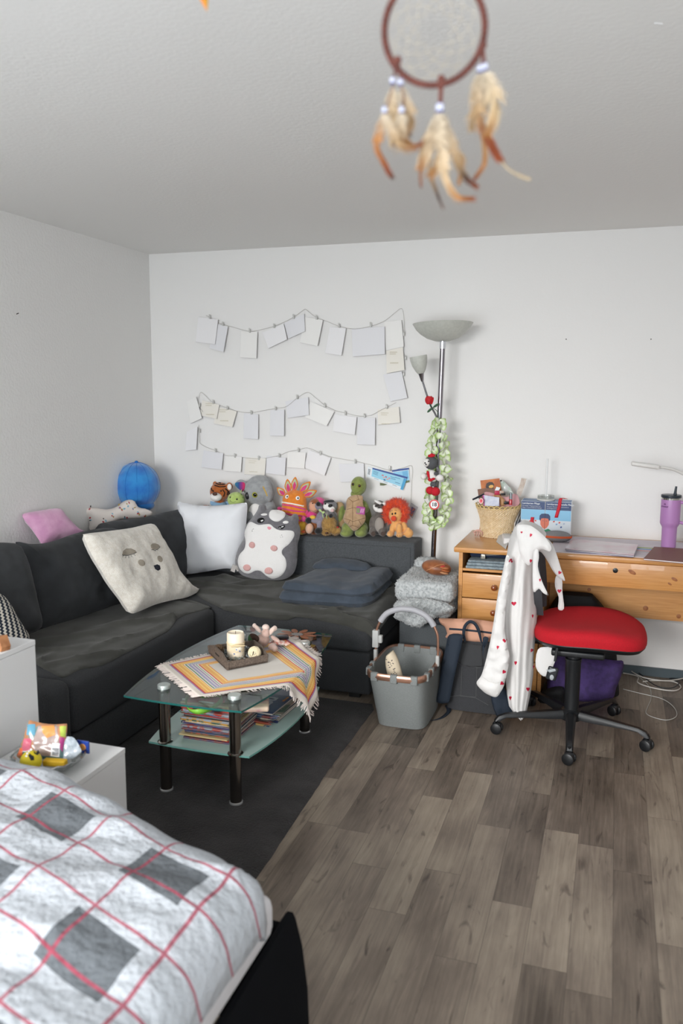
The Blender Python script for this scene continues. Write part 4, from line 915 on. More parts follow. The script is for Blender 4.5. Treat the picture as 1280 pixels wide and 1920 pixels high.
# sweets wrapper and dark bits
p = onz(525, 1210, .452); mb = MB(); mb.ell(p+Vector((0, 0, .012)), (.035, .02, .012)).cone(p+Vector((.03, 0, .012)), (.022, -.004, .002), .014, 6).cone(p+Vector((-.03, 0, .012)), (-.02, .008, 0), .012, 6)
tag(mb.out('sweet_wrapper', mat('sweet_red', 'c05a44', .35, col2='e8d6cc', nscale=45, coat=.3)), 'red and white wrapped sweet beside the bunny plush', 'candy')
p = onz(529, 1197, .452); tag(MB().rbox(p+Vector((-.03, -.02, 0)), p+Vector((.03, .02, .014)), .004, rz=.5).out('sunglasses_case', mat('dark_shiny', '1d2026', .25)), 'small dark shiny case behind the sweet wrapper', 'case')
# magazines
rn = random.Random(21); stack = thing
cols = ['7d2f33', '2f3f6b', 'c9b27a', 'a43a2f', '39434f', '8f9aa8', '4b3a63', 'b0483a', '2c4a72', 'd0c6ba', '6c2734', '3f5a4a', 'b98a3b', '31313a', '99384a', '4f6d93', 'c0392b', '2b2b33']
lbls = {}
zz = .2205
def mag(x, y, z, w, l, h, rz, col, label, name='magazine', tilt=0, grp='magazines piled on the table shelf'):
    o = thing(name, label, 'magazine', (x, y, z), grp)
    R = Matrix.Rotation(rz, 3, 'Z')@Matrix.Rotation(tilt, 3, 'X')
    MB().box((x-w/2+.002, y-l/2+.002, z+.0006), (x+w/2-.002, y+l/2-.002, z+h-.0006), rot=R).out('pages', mat('page_edges', 'c9c1b5', .8, col2='8a817a', nscale=3, stretch=(1, 1, 120)), o, smooth=False)
    m2 = mat('cover_'+col, col, .3, col2=cols[rn.randrange(len(cols))], nscale=28, mixlo=.48, mixhi=.52, coat=.2)
    MB().box((x-w/2, y-l/2, z), (x+w/2, y+l/2, z+.0006), rot=R).box((x-w/2, y-l/2, z+h-.0006), (x+w/2, y+l/2, z+h), rot=R).box((x-w/2-.0004, y-l/2, z), (x-w/2, y+l/2, z+h), rot=R).box((x-w/2, y-l/2-.0004, z+.001), (x+w/2, y-l/2, z+h*.7), rot=R).out('cover', m2, o, smooth=False)
    return o
for k in range(24):
    h = rn.uniform(.005, .0095)
    mag(1.455+rn.uniform(-.012, .012), -1.955+rn.uniform(-.015, .015), zz, .215, .285, h, rn.uniform(-.05, .05)+pi/2*0, cols[k % len(cols)], 'glossy magazine in the front pile on the table shelf'); zz += h+.0003
    if zz > .372: break
nz = .2205
for k in range(7):
    h = rn.uniform(.004, .007)
    o = mag(1.545+.004*k, -1.735+.006*k, nz, .19, .27, h, -.10+.03*k+rn.uniform(-.04, .04), ['d8b36a', 'a7432f', '2d2b2e', 'b8aa98', '8a3038', '2f3036', '9c8f7f'][k], 'glossy magazine in the fanned rear pile under the tablecloth corner', grp='magazines fanned on the table shelf'); nz += h+.0003
o = thing('magazine', 'dark blue magazine titled new on top of the fanned pile', 'magazine', (1.54, -1.70, nz), 'magazines fanned on the table shelf')
Rm = Matrix.Rotation(-.06, 3, 'Z'); cm = Vector((1.548, -1.705, nz+.004))
MB().box(cm-Vector((.100, .140, .004)), cm+Vector((.100, .140, .004)), rot=Rm).out('cover', mat('news_blue', '1c3a6b', .3, coat=.3), o, smooth=False)
MB().box(cm-Vector((.0985, .1405, .0028)), cm+Vector((.1005, .1405, .0028)), rot=Rm).out('pages', mat('page_edges', 'c9c1b5'), o, smooth=False)
rt = Rm@Vector((0, -1, 0)); up = Rm@Vector((1, 0, 0))
text('title', 'new', cm+Vector((0, 0, .0045))+Rm@Vector((.030, .035, 0)), .088, mat('title_white2', 'c3c9d2', .4), o, rt, up, bold=.003)
text('subtitle', 'europa', cm+Vector((0, 0, .0045))+Rm@Vector((.082, .06, 0)), .020, mat('title_orange', 'cf8a3a', .4), o, rt, up)
o = mag(1.608, -1.70, .2205, .10, .26, .018, -.05, '1a2346', 'navy magazine lying furthest right under the dark blue one', grp='magazines fanned on the table shelf')
# things on the magazine pile: red folder, green lanyard, pink tissue pack
o = thing('red_folder', 'red folder on top of the front magazine pile', 'folder', (1.40, -2.02, zz)); MB().rbox((1.345, -2.09, zz), (1.50, -1.90, zz+.010), .002, rz=.3).out('cover', mat('folder_red', 'b3202c', .4), o); MB().box((1.35, -2.094, zz+.003), (1.49, -2.088, zz+.0075)).out('sheets', mat('page_white', 'd9d4cc', .8), o, smooth=False)
P = [onz(x, y, zz+.022) for x, y in ((352, 1304), (347, 1318), (353, 1330), (368, 1336), (388, 1332), (405, 1322), (416, 1312), (408, 1304), (392, 1304), (378, 1306), (371, 1298))]
mb = MB(); B = bez(P, 8); L0 = []; L1 = []
for i, q in enumerate(B):
    w = .009; L0.append(mb.bm.verts.new(q+Vector((0, 0, w+.004*sin(i*.3))))); L1.append(mb.bm.verts.new(q+Vector((.002, .004, -w))))
for i in range(len(B)-1): mb.face([L0[i], L0[i+1], L1[i+1], L1[i]])
o = mb.out('lanyard', mat('lime_ribbon', '7fc241', .5)); md = o.modifiers.new('t', 'SOLIDIFY'); md.thickness = .0015; tag(o, 'lime green lanyard curled on the magazine pile', 'lanyard')
p = onz(466, 1318, zz+.02); tag(MB().rbox((p.x-.06, p.y-.05, zz), (p.x+.07, p.y+.10, zz+.022), .008, rz=.4).out('gift_bag', mat('bag_pink', 'b07a86', .4, col2='d7bda5', nscale=16, coat=.3)), 'flat pink patterned gift bag lying on the magazine pile', 'bag')
p = onz(405, 1300, zz+.01); mb = MB()
for k in range(7):
    a = k*.9; mb.cone(p+Vector((0, 0, .015)), Vector((cos(a)*.028, sin(a)*.028, .008*(k % 3))), .005, 4)
tag(mb.out('foil_star', mat('foil_silver', 'c8ccd0', .2, .8)), 'silver foil star lying on the lime lanyard', 'decoration')

# ---------------------------------------------------------------- white cabinets
WC = mat('white_laminate', 'e4e4e4', .35, spec=.4); WE = mat('laminate_edge', 'd2d2d2', .4)
def cabinet(name, lo, hi, label, doors):
    o = thing(name, label, 'cabinet', ((lo[0]+hi[0])/2, (lo[1]+hi[1])/2, 0)); t = .018
    MB().box((lo[0], lo[1], hi[2]-t), (hi[0], hi[1], hi[2])).out('top_panel', WC, o, smooth=False, bevel=.0015)
    MB().box((hi[0]-t, lo[1]+.001, .0), (hi[0]-.001, hi[1]-.001, hi[2]-t-.001)).out('side_panel', WC, o, smooth=False, bevel=.001)
    MB().box((lo[0], lo[1]+.001, .0), (lo[0]+t, hi[1]-.001, hi[2]-t-.001)).out('side_panel', WC, o, smooth=False, bevel=.001)
    MB().box((lo[0]+t, hi[1]-.008, .01), (hi[0]-t, hi[1]-.002, hi[2]-t)).out('back_panel', WE, o, smooth=False)
    MB().box((lo[0]+t, lo[1]+.02, .03), (hi[0]-t, hi[1]-.008, .03+t)).out('bottom_panel', WC, o, smooth=False)
    d = MB().box((lo[0]+.003, lo[1]-.016, .03), (hi[0]-.003, lo[1], hi[2]-t-.003)).out('door', WC, o, smooth=False, bevel=.001)
    MB().box((hi[0]-.05, lo[1]-.035, hi[2]-.18), (hi[0]-.04, lo[1]-.016, hi[2]-.08)).out('handle', CH, d, smooth=False)
    return o
cabinet('tall_cabinet', (.74, -3.08), (1.139, -2.693), 'x', 1) if False else None
cabinet('tall_cabinet', (.74, -3.0, 0), (1.139, -2.693, .785), 'taller white laminate cabinet at the left edge holding a brown wooden piece', 1)
cabinet('low_cabinet', (1.141, -3.00, 0), (1.474, -2.693, .45), 'low white laminate cabinet carrying the glass candy bowl', 1)
p = onz(-2, 1222, .786); o = thing('wooden_ornament', 'brown wooden ornament on the taller white cabinet, cut off at the left edge', 'ornament', p)
MB().prism([(p.x-.10, p.y+.02, .786), (p.x+.008, p.y, .786), (p.x+.012, p.y, .80), (p.x-.0, p.y, .835), (p.x-.05, p.y+.01, .825), (p.x-.10, p.y+.02, .84)], (.01, .03, 0)).out('wood_piece', mat('ornament_wood', 'a5724b', .6, col2='8c5c39', nscale=30), o, smooth=False)
# candy bowl
zc = .4502; bc = onz(92, 1420, zc+.03); br = .082
bowl = thing('glass_bowl', 'cut glass bowl full of sweets on the low white cabinet', 'bowl', (bc.x, bc.y, zc))
mb = MB(); NR = 60; rs = []
for r, zq in ((.05, 0), (.07, .006), (.09, .018), (.104, .030), (.112, .040)):
    rs.append([Vector((bc.x+(r+(.0035 if k % 2 else -.001))*cos(2*pi*k/NR), bc.y+(r+(.0035 if k % 2 else -.001))*sin(2*pi*k/NR), zc+zq+(.003 if (k//2) % 2 and r > .11 else 0))) for k in range(NR)])
for r, zq in ((.107, .040), (.098, .030), (.084, .02), (.066, .009), (.04, .005)):
    rs.append([Vector((bc.x+r*cos(2*pi*k/NR), bc.y+r*sin(2*pi*k/NR), zc+zq)) for k in range(NR)])
mb.rings(rs).out('cut_glass', clear_mat('bowl_glass', 'b4bcba', base=.3, rough=.1), bowl, smooth=False)
MB().ring([(bc.x+.111*cos(2*pi*k/80), bc.y+.111*sin(2*pi*k/80), zc+.041+.002*cos(k*1.5)) for k in range(80)], .0028, 6).out('rim', clear_mat('rim_glass', 'b9c0be', base=.35, rough=.08), bowl)
nb = Vector((.35, -1, .55)).normalized(); Pb = Vector((bc.x+.0, bc.y+.015, zc+.09))
bag = cushion('snack_bag', [(53, 1352), (62, 1352), (80, 1356), (102, 1358), (122, 1357), (126, 1360), (124, 1385), (119, 1408), (117, 1424), (100, 1425), (70, 1422), (45, 1424), (31, 1418), (36, 1402), (45, 1378)], Pb, nb, .016, .03, mat('snack_film', 'a9744f', .25, col2='5e7f80', nscale=26, mixlo=.45, mixhi=.55, coat=.6), 'colourful see-through snack bag standing in the glass bowl', cat='snack bag', step=.008, wr=.006, ws=30, smooth=2)
for nm, poly, c in (('clear_window', [(72, 1362), (106, 1362), (112, 1400), (104, 1418), (66, 1416), (62, 1388)], 'a08d88'), ('snack_pieces', [(78, 1362), (102, 1361), (104, 1378), (88, 1384), (80, 1374)], 'c98947'), ('barcode_label', [(98, 1393), (112, 1394), (111, 1419), (95, 1417)], 'e4e6ea'), ('print_patch', [(112, 1362), (124, 1361), (122, 1382), (113, 1380)], 'a9bb4e'), ('print_patch', [(112, 1382), (121, 1384), (117, 1410), (111, 1402)], 'a8337c'), ('print_patch', [(45, 1385), (60, 1384), (56, 1408), (40, 1408)], 'c45c72'), ('print_patch', [(52, 1358), (66, 1358), (66, 1378), (50, 1378)], '568ea6'), ('print_patch', [(38, 1402), (44, 1402), (41, 1417), (33, 1416)], 'dd6b3a')):
    decal(nm, bag, poly, mat('film_'+c, c, .25, coat=.4), bag, off=.001+.0012*(nm == 'snack_pieces' or nm == 'barcode_label'), step=3, thick=.0002)
for k in range(5): decal('bar_line', bag, line_px([(98.5, 1404+k*2.6), (109.5, 1405+k*2.6)], 1.1), mat('bar_black', '22242a'), bag, off=.0042, step=3, thick=.0002)
pb = onz(65, 1419, zc+.05); pb = pb+Vector((.01, -.03, .0)); s = mpp(pb); fb = thing('yellow_ball', 'small yellow foam ball with a scowling toothy face in the glass bowl', 'ball', pb-Vector((0, 0, .03)))
bb = MB().ell(pb, 20*s, n=24, m=16).out('ball', mat('foam_yellow', 'd8c31e', .6, bump=.2), fb)
x0, y0 = [v for v in ((64, 1420),)][0]
decal('eye', bb, [(53, 1417), (56, 1413), (59, 1416), (63, 1418), (64, 1425), (58, 1426)], THR, fb, off=.0012); decal('eye', bb, [(63, 1409), (67, 1413), (71, 1406), (74, 1412), (70, 1416), (64, 1413)], THR, fb, off=.0012)
for k in range(5): 
    a = radians(188+k*19); cx, cy = 65+15.5*cos(a), 1420+15.5*sin(a); decal('tooth', bb, loop_px(cx, cy, 2.2, 1.9, 0, 8), hw2, fb, off=.0012)
p = onz(103, 1431, zc+.03); tag(MB().rbox(p+Vector((-.036, -.012, -.008)), p+Vector((.036, .014, .012)), .005, rz=.2).out('yellow_bar', mat('foam_yellow2', 'dcb022', .6, bump=.4, bscale=120)), 'yellow wafer bar lying in front of the snack bag in the bowl', 'candy')
Pw = Vector((bc.x+.055, bc.y+.03, zc+.07))
cushion('plastic_wrapper', [(117, 1384), (128, 1381), (140, 1385), (152, 1405), (150, 1412), (135, 1422), (117, 1424), (116, 1400)], Pw, nb, .008, .02, mat('clear_film', 'c3ccd4', .15, col2='9aa5ae', nscale=60, coat=.5), 'crumpled translucent wrapper hanging over the bowl rim', cat='wrapper', wr=.008, ws=30, step=.008)
p = onz(156, 1400, zc+.05); o = thing('tea_packet', 'small blue packet with an orange emblem at the right of the bowl', 'packet', p)
MB().rbox(p+Vector((-.022, -.003, -.02)), p+Vector((.022, .003, .02)), .001, rz=0).out('sachet', mat('sachet_blue', '1f3c8c', .3, coat=.4), o)
MB().ell(p+Vector((0, -.0035, 0)), (.012, .001, .011)).out('emblem', mat('emblem_orange', 'c98a4a', .4), o)

# ---------------------------------------------------------------- bed in the foreground
bed = thing('bed', 'black upholstered bed with a white mattress in the near left corner', 'bed', (1.7, -4.1, 0))
BKF = mat('bed_black', '0c0d10', .95, bump=.3, bscale=400, spec=.1)
mb = MB(); rs = []
for y_, bulge in ((-3.195, 0), (-3.2, .0), (-5.5, .0)):
    rs.append([Vector((2.243, y_, .345)), Vector((2.250, y_, .353)), Vector((2.264, y_, .353)), Vector((2.272, y_, .335)), Vector((2.288, y_, .27)), Vector((2.302, y_, .16)), Vector((2.307, y_, .03)), Vector((2.243, y_, .03))])
mb.rings(rs).out('side_rail', BKF, bed, smooth=True)
MB().rbox((.95, -3.235, .05), (2.24, -3.20, .33), .01).out('foot_rail', BKF, bed)
MB().rbox((.97, -5.5, .355), (2.258, -3.285, .462), .03, 4).out('mattress', mat('mattress_white', 'cfcdd0', .9, bump=.2, bscale=200), bed)
for x, y in ((1.0, -3.3), (2.2, -3.3)): MB().box((x-.03, y-.03, 0), (x+.03, y+.03, .2)).out('foot', BKF, bed, smooth=False)
def plaid():
    m = bpy.data.materials.new('plaid_cotton'); m.use_nodes = True; nt = m.node_tree; b = nt.nodes['Principled BSDF']; b.inputs['Roughness'].default_value = .9
    tc = nt.nodes.new('ShaderNodeTexCoord'); sp = nt.nodes.new('ShaderNodeSeparateXYZ'); nt.links.new(tc.outputs['UV'], sp.inputs[0])
    X, V = sp.outputs[0], sp.outputs[1]
    fx = math_node(nt, 'FRACT', math_node(nt, 'DIVIDE', X, .36)); fv = math_node(nt, 'FRACT', math_node(nt, 'DIVIDE', V, .264))
    bx = math_node(nt, 'LESS_THAN', fx, .48); bv = math_node(nt, 'LESS_THAN', fv, .50)
    lx = math_node(nt, 'LESS_THAN', math_node(nt, 'FRACT', math_node(nt, 'DIVIDE', math_node(nt, 'SUBTRACT', X, .024), .18)), .04)
    lv = math_node(nt, 'LESS_THAN', math_node(nt, 'FRACT', math_node(nt, 'DIVIDE', math_node(nt, 'SUBTRACT', V, .020), .132)), .055)
    n = nt.nodes.new('ShaderNodeTexNoise'); n.inputs['Scale'].default_value = 220; nt.links.new(tc.outputs['Object'], n.inputs['Vector'])
    def mixc(f, a, c):
        x = nt.nodes.new('ShaderNodeMixRGB')
        if isinstance(f, float): x.inputs[0].default_value = f
        else: nt.links.new(f, x.inputs[0])
        if isinstance(a, str): x.inputs[1].default_value = lin(a)
        else: nt.links.new(a, x.inputs[1])
        x.inputs[2].default_value = lin(c); return x.outputs[0]
    base = mixc(math_node(nt, 'MULTIPLY', n.outputs[0], .5), 'c3c7cd', 'a1a8b0')
    one = math_node(nt, 'MAXIMUM', bx, bv); both = math_node(nt, 'MULTIPLY', bx, bv)
    c = mixc(math_node(nt, 'MULTIPLY', one, .22), base, 'a9b0b6'); c = mixc(math_node(nt, 'MULTIPLY', both, .92), c, '575c61')
    c = mixc(math_node(nt, 'MULTIPLY', math_node(nt, 'MAXIMUM', lx, lv), .85), c, 'a23a50')
    nt.links.new(c, b.inputs['Base Color']); 
    w = nt.nodes.new('ShaderNodeTexNoise'); w.inputs['Scale'].default_value = 38; w.inputs['Detail'].default_value = 3; nt.links.new(tc.outputs['Object'], w.inputs['Vector'])
    bp = nt.nodes.new('ShaderNodeBump'); bp.inputs['Strength'].default_value = .9; bp.inputs['Distance'].default_value = .010; nt.links.new(w.outputs[0], bp.inputs['Height']); nt.links.new(bp.outputs[0], b.inputs['Normal'])
    return m
mb = MB(); nx, ny = 110, 130
edge = [(.9, -3.10), (1.265, -3.06), (1.52, -3.085), (1.79, -3.185), (1.98, -3.27), (2.15, -3.32), (2.27, -3.375), (2.305, -3.45)]
def far_y(x):
    for (a, ya), (b, yb) in zip(edge, edge[1:]):
        if a <= x <= b: return ya+(yb-ya)*(x-a)/(b-a)
    return -3.10 if x < .9 else -3.5
G = []
for i in range(nx+1):
    x = .85+1.45*i/nx; col = []
    for j in range(ny+1):
        fy = far_y(min(x, 2.315)); y = fy + (-5.4-fy)*(j/ny)
        de = min(fy-y, 1); dx = 2.302-x; d = min(de, dx)
        rr = .14; tt_ = min(1, max(0, d)/rr); z = .50 + .125*sqrt(max(0, 1-(1-tt_)**2)) - .02*max(0, 1-de/.5)**1.5
        z += .018*noise.noise(Vector((x*3.2, y*4.5, 2)))*min(1, d/.1) + .016*noise.noise(Vector((x*6, y*11, 6)))*min(1, d/.06) + .012*(abs(noise.noise(Vector((x*2.2+y*1.8, (y-x)*6, 8)))))*min(1, d/.1)
        if d < .02: z -= .03*(1-d/.02)
        wob = .012*noise.noise(Vector((0, y*7, 1)))*(1 if dx < .1 else 0)
        col.append((mb.bm.verts.new((x+wob, y, z)), (x-2.02+3.6, y+.35*(min(x, 2.2)-1.8)+3.748+2.64)))
    G.append(col)
for i in range(nx):
    for j in range(ny):
        q = [G[i][j], G[i+1][j], G[i+1][j+1], G[i][j+1]]; mb.face([a[0] for a in q], [a[1] for a in q])
o = mb.out('duvet', plaid(), autosmooth=False); md = o.modifiers.new('t', 'SOLIDIFY'); md.thickness = .02; md.offset = -1
tag(o, 'crumpled white duvet with grey squares and red lines on the bed', 'duvet')
# ---------------------------------------------------------------- desk
PN = mat('pine', 'd29a5c', .38, col2='bf8344', nscale=9, stretch=(1.2, 9, 26), bump=.08, bscale=60, coat=.25, mixlo=.3, mixhi=.75)
PND = mat('pine_inner', 'a87440', .5, col2='8f5f32', nscale=9, stretch=(1.2, 9, 26))
KN = mat('pine_knot', 'a5683a', .45, col2='8d522c', nscale=60)
DZ = .795
dk_ = thing('pine_desk', 'pine wood writing desk with drawers along the back wall', 'desk', (2.9, -.3, 0))
MB().rbox((2.165, -.60, DZ-.028), (3.78, -.003, DZ), .006, 2).out('desktop', PN, dk_)
MB().box((2.19, -.575, 0), (2.21, -.03, DZ-.029)).out('side_panel', PN, dk_, smooth=False)
MB().box((2.625, -.575, 0), (2.645, -.03, DZ-.029)).out('side_panel', PN, dk_, smooth=False)
MB().box((3.73, -.575, 0), (3.75, -.03, DZ-.029)).out('side_panel', PN, dk_, smooth=False)
MB().box((2.211, -.572, .665), (2.624, -.04, .678)).out('shelf', PN, dk_, smooth=False)
MB().box((2.211, -.04, .05), (2.624, -.03, DZ-.03)).out('back_panel', PND, dk_, smooth=False)
for z0, z1 in ((.523, .656), (.386, .518), (.20, .381), (.03, .195)):
    d = MB().rbox((2.213, -.588, z0), (2.622, -.568, z1), .003, 2).out('drawer', PN, dk_)
    MB().box((2.225, -.567, z0+.01), (2.61, -.1, z1-.02)).out('drawer_box', PND, d, smooth=False)
    zc_ = (z0+z1)/2
    MB().lathe([(.007, 0), (.007, .006), (.012, .009), (.016, .016), (.015, .024), (.008, .029), (.0, .030)], (2.385, -.588, zc_), 20, (0, -1, 0)).out('knob', mat('knob_wood', '8b4a25', .25, coat=.6), d)
ap = MB().rbox((2.647, -.592, .638), (3.728, -.57, DZ-.030), .002, 2).out('front_panel', PN, dk_)
MB().box((2.647, -.22, .392), (3.728, -.20, .66)).out('modesty_panel', PN, dk_, smooth=False)
lk = MB().lathe([(.0125, 0), (.0125, .003), (.010, .004), (.0, .004)], (2.99, -.592, .725), 24, (0, -1, 0)).out('lock', mat('lock_metal', '34383a', .3, .8), ap)
MB().box((2.9885, -.5975, .719), (2.9915, -.5958, .731)).out('keyhole', mat('black_plastic', '141414', .5), lk, smooth=False)
for x, z, r in ((3.07, .722, .014), (3.27, .70, .011), (3.25, .675, .007)): MB().ell((x, -.5922, z), (r*1.5, .0008, r*.7), Matrix.Rotation(.5, 3, 'Y')).out('knot', KN, ap)
for x, z, r in ((3.16, .45, .014), (3.33, .42, .012), (2.86, .53, .01)): MB().ell((x, -.2202, z), (r, .0008, r)).out('knot', KN, dk_)
# folded jeans and navy pouch inside the open shelf
DN = mat('denim_grey', '96a4ab', .9, col2='7d8b93', nscale=60, bump=.4, bscale=300)
mb = MB()
for k, (z0, h) in enumerate(((.6785, .016), (.6945, .015), (.7095, .012))): mb.rbox((2.225+.004*k, -.565+.01*k, z0), (2.60, -.25, z0+h-.0005), .006, 3)
mb.displace(lambda v: v+Vector((0, .006*sin(v.x*30), .004*noise.noise(v*22))))
tag(mb.out('folded_jeans', DN), 'folded light grey-blue jeans in the open desk shelf', 'trousers')
o = thing('zip_pouch', 'navy fabric pouch with a silver zip on the folded jeans', 'pouch', (2.40, -.42, .727))
MB().rbox((2.235, -.50, .728), (2.56, -.27, .763), .012, 3).out('body', mat('navy_fabric', '1c2740', .9, bump=.3), o)
MB().tube([(2.31, -.503, .744), (2.345, -.512, .748), (2.40, -.507, .752), (2.47, -.503, .757)], .0035, 6).out('zipper', mat('zip_silver', 'c9c5b8', .35, .6), o); MB().rbox((2.298, -.518, .724), (2.322, -.508, .75), .003).out('zip_pull', mat('zip_silver', 'c9c5b8', .35, .6), o)
MB().box((2.303, -.5188, .729), (2.306, -.5178, .744)).box((2.312, -.5188, .729), (2.315, -.5178, .744)).out('pull_slot', mat('black_plastic', '141414', .5), o, smooth=False)

# wicker basket with its contents
WK = mat('wicker', 'e3cdaa', .7, col2='d5bb92', nscale=60, bump=.3, bscale=200)
bx, by = 2.337, -.165
wb = thing('wicker_basket', 'flared wicker basket crammed with small things on the desk', 'basket', (bx, by, DZ))
prof = [(.0, .002), (.098, .002), (.100, .0), (.102, .03), (.098, .06), (.099, .09), (.108, .125), (.121, .160), (.126, .172), (.123, .172), (.104, .12), (.094, .08), (.094, .01), (.0, .006)]
def wick(v):
    r = Vector((v.x-bx, v.y-by, 0)); a = atan2(r.y, r.x); 
    return v + (r.normalized()*.0018*(1 if int(a*22/pi*2) % 2 else -1)*(1 if int((v.z-DZ)*160) % 2 else -1) if r.length > .08 else Vector())
pp = []
for (r0, z0), (r1, z1) in zip(prof, prof[1:]):
    k = max(1, int(hypot(r1-r0, z1-z0)/.006))
    for i in range(k): pp.append((r0+(r1-r0)*i/k, z0+(z1-z0)*i/k))
pp.append(prof[-1])
MB().lathe(pp, (bx, by, DZ+.001), 88, cap=False).displace(wick).out('woven_wall', WK, wb, smooth=False)
mb = MB()
for k in range(26):
    a0 = 2*pi*k/26; P = []
    for i in range(9):
        t = i/8; a = a0+t*2*pi/26*1.6; P.append((bx+(.124+.006*sin(pi*t))*cos(a), by+(.124+.006*sin(pi*t))*sin(a), DZ+.165+.022*sin(pi*t)))
    mb.tube(P, .0022, 5)
mb.out('looped_rim', mat('wicker_light', 'e0c684', .6), wb)
mb = MB()
for k in range(44):
    a = 2*pi*k/44; mb.tube([(bx+(r+.001)*cos(a), by+(r+.001)*sin(a), DZ+z) for r, z in prof[2:9]], .0016, 4)
mb.out('ribs', WK, wb)
def panel(name, px, Y, m, label, cat, t=.003, group=None, parent=None, smooth=False, lean=0):
    P = [ony(x, y, Y) for x, y in px]; z0 = min(p.z for p in P)
    P = [p+Vector((0, (p.z-z0)*lean, 0)) for p in P]
    mb = MB(); mb.prism(P, (0, t, 0)); o = mb.out(name, m, parent, smooth=smooth)
    return tag(o, label, cat, group) if parent is None else o
b_ = lambda x, y: (860+x/5.818, 880+y/5.818)
pc = thing('art_postcard', 'orange postcard showing a dark-haired head standing in the wicker basket', 'postcard', ony(920, 930, -.13))
panel('card', [b_(*q) for q in ((233, 122), (442, 98), (465, 240), (455, 330), (260, 340))], -.130, mat('card_orange', 'c8752c', .5, col2='a8531f', nscale=14), None, None, .001, parent=pc)
panel('painted_hair', [b_(*q) for q in ((292, 190), (300, 155), (330, 138), (365, 140), (385, 165), (380, 205), (340, 225), (300, 210))], -.1312, mat('paint_dark', '33201a', .5), None, None, .0008, parent=pc)
panel('painted_face', [b_(*q) for q in ((325, 185), (345, 170), (375, 172), (378, 195), (355, 205), (330, 203))], -.1322, mat('paint_gold', 'e0a850', .5), None, None, .0006, parent=pc)
panel('painted_coat', [b_(*q) for q in ((305, 215), (350, 205), (400, 215), (430, 250), (330, 255))], -.1324, mat('paint_brown', '43302b', .5), None, None, .0006, parent=pc)
panel('brown_card', [b_(*q) for q in ((203, 218), (300, 205), (400, 215), (400, 340), (220, 340))], -.150, mat('card_brown', '6d4632', .5, col2='7f5238', nscale=25), 'dark brown card in front of the orange postcard in the wicker basket', 'card', .001)
o = thing('pink_pouch', 'dusty pink folded pouch lying across the wicker basket', 'pouch', ony(930, 935, -.17)); 
cushion('fabric', [b_(*q) for q in ((280, 250), (360, 255), (440, 285), (530, 300), (600, 265), (650, 300), (640, 400), (420, 400), (285, 330))], ony(930, 935, -.165), (0, -1, .3), .012, .02, mat('pouch_pink', 'd8a3a8', .7, bump=.3), None, parent=o, step=.01, wr=.006, ws=30, smooth=3)
cushion('tan_scrunchie', [b_(*q) for q in ((370, 280), (430, 275), (490, 320), (510, 380), (460, 400), (440, 340), (400, 310))], ony(935, 937, -.20), (0, -1, .2), .010, .012, mat('tan_satin', 'b98a5f', .5), 'tan satin scrunchie in the wicker basket', 'hair band', step=.008, wr=.005, ws=40, smooth=3)
panel('white_card', [b_(*q) for q in ((268, 280), (440, 308), (438, 400), (280, 400))], -.235, mat('card_white', 'd5d8e6', .6, col2='c2c8dc', nscale=40), 'white business card with a magenta edge at the front of the wicker basket', 'card', .0015)
o = thing('magenta_comb', 'thin magenta card edge beside the white card in the wicker basket', 'card', ony(906, 935, -.236)); panel('card', [b_(*q) for q in ((258, 282), (272, 280), (282, 400), (270, 400))], -.2365, mat('card_magenta', 'b0428e', .5), None, None, .001, parent=o)
tag(MB().tube([ony(*b_(275, 268), -.22), ony(*b_(215, 300), -.24), ony(*b_(150, 330), -.26)], [.004, .006, .005], 8).out('hair_brush', mat('brush_navy', '1c2230', .4)), 'dark navy brush handle sticking out left of the wicker basket', 'brush')
p = ony(*b_(243, 345), -.265); o = thing('pink_compact', 'round pink and white compact at the left rim of the wicker basket', 'compact', p-Vector((0, 0, .02))); MB().lathe([(.0, 0), (.016, 0), (.016, .008), (.0, .009)], p, 20, (.1, -1, .2), sx=.8).out('case', mat('compact_pink', 'e9b3b4', .4), o); MB().lathe([(.0, 0), (.010, 0), (.0, .002)], p+Vector((0, -.009, .001)), 20, (.1, -1, .2), sx=.8).out('lid_mark', mat('compact_red', 'df4a58', .4), o)
p = ony(*b_(565, 320), -.245); o = thing('lip_gloss', 'clear and red lip gloss tube standing in the wicker basket', 'lip gloss', p-Vector((0, 0, .03))); MB().lathe([(.0095, -.035), (.0095, -.004), (.009, -.003)], p, 16).out('tube', mat('gloss_red', 'b8202c', .2, coat=.6), o); MB().lathe([(.0085, -.003), (.0085, .032), (.0, .033)], p, 16).out('cap', mat('cap_silver', '9aa0a4', .2, .8), o)
for q, r_, c, l in (((415, 255), (.014, .012), 'b8284c', 'crimson and white lipstick in the wicker basket'), ((465, 250), (.012, .009), 'bfa89a', 'beige makeup cap between the crimson lipstick and the scrunchie'), ((375, 372), (.009, .008), '27457f', 'small blue button cap at the basket rim'), ((525, 365), (.018, .008), '1a1a20', 'black hair clip at the basket rim'), ((480, 270), (.014, .006), '16161a', 'small black case behind the pink pouch')):
    p = ony(*b_(*q), -.22); tag(MB().rbox(p-Vector((r_[0], .008, r_[1])), p+Vector((r_[0], .008, r_[1])), .003, rz=.3).out({'b8284c': 'lipstick', 'bfa89a': 'makeup_cap', '27457f': 'button_cap', '1a1a20': 'hair_clip', '16161a': 'small_case'}[c], mat('trinket_'+c, c, .35, coat=.3)), l, 'cosmetics')
panel('white_tag', [b_(*q) for q in ((410, 190), (450, 200), (430, 250), (388, 235))], -.185, mat('tag_white', 'e2ebee', .5), 'little white tag standing above the lipstick in the wicker basket', 'tag', .001)
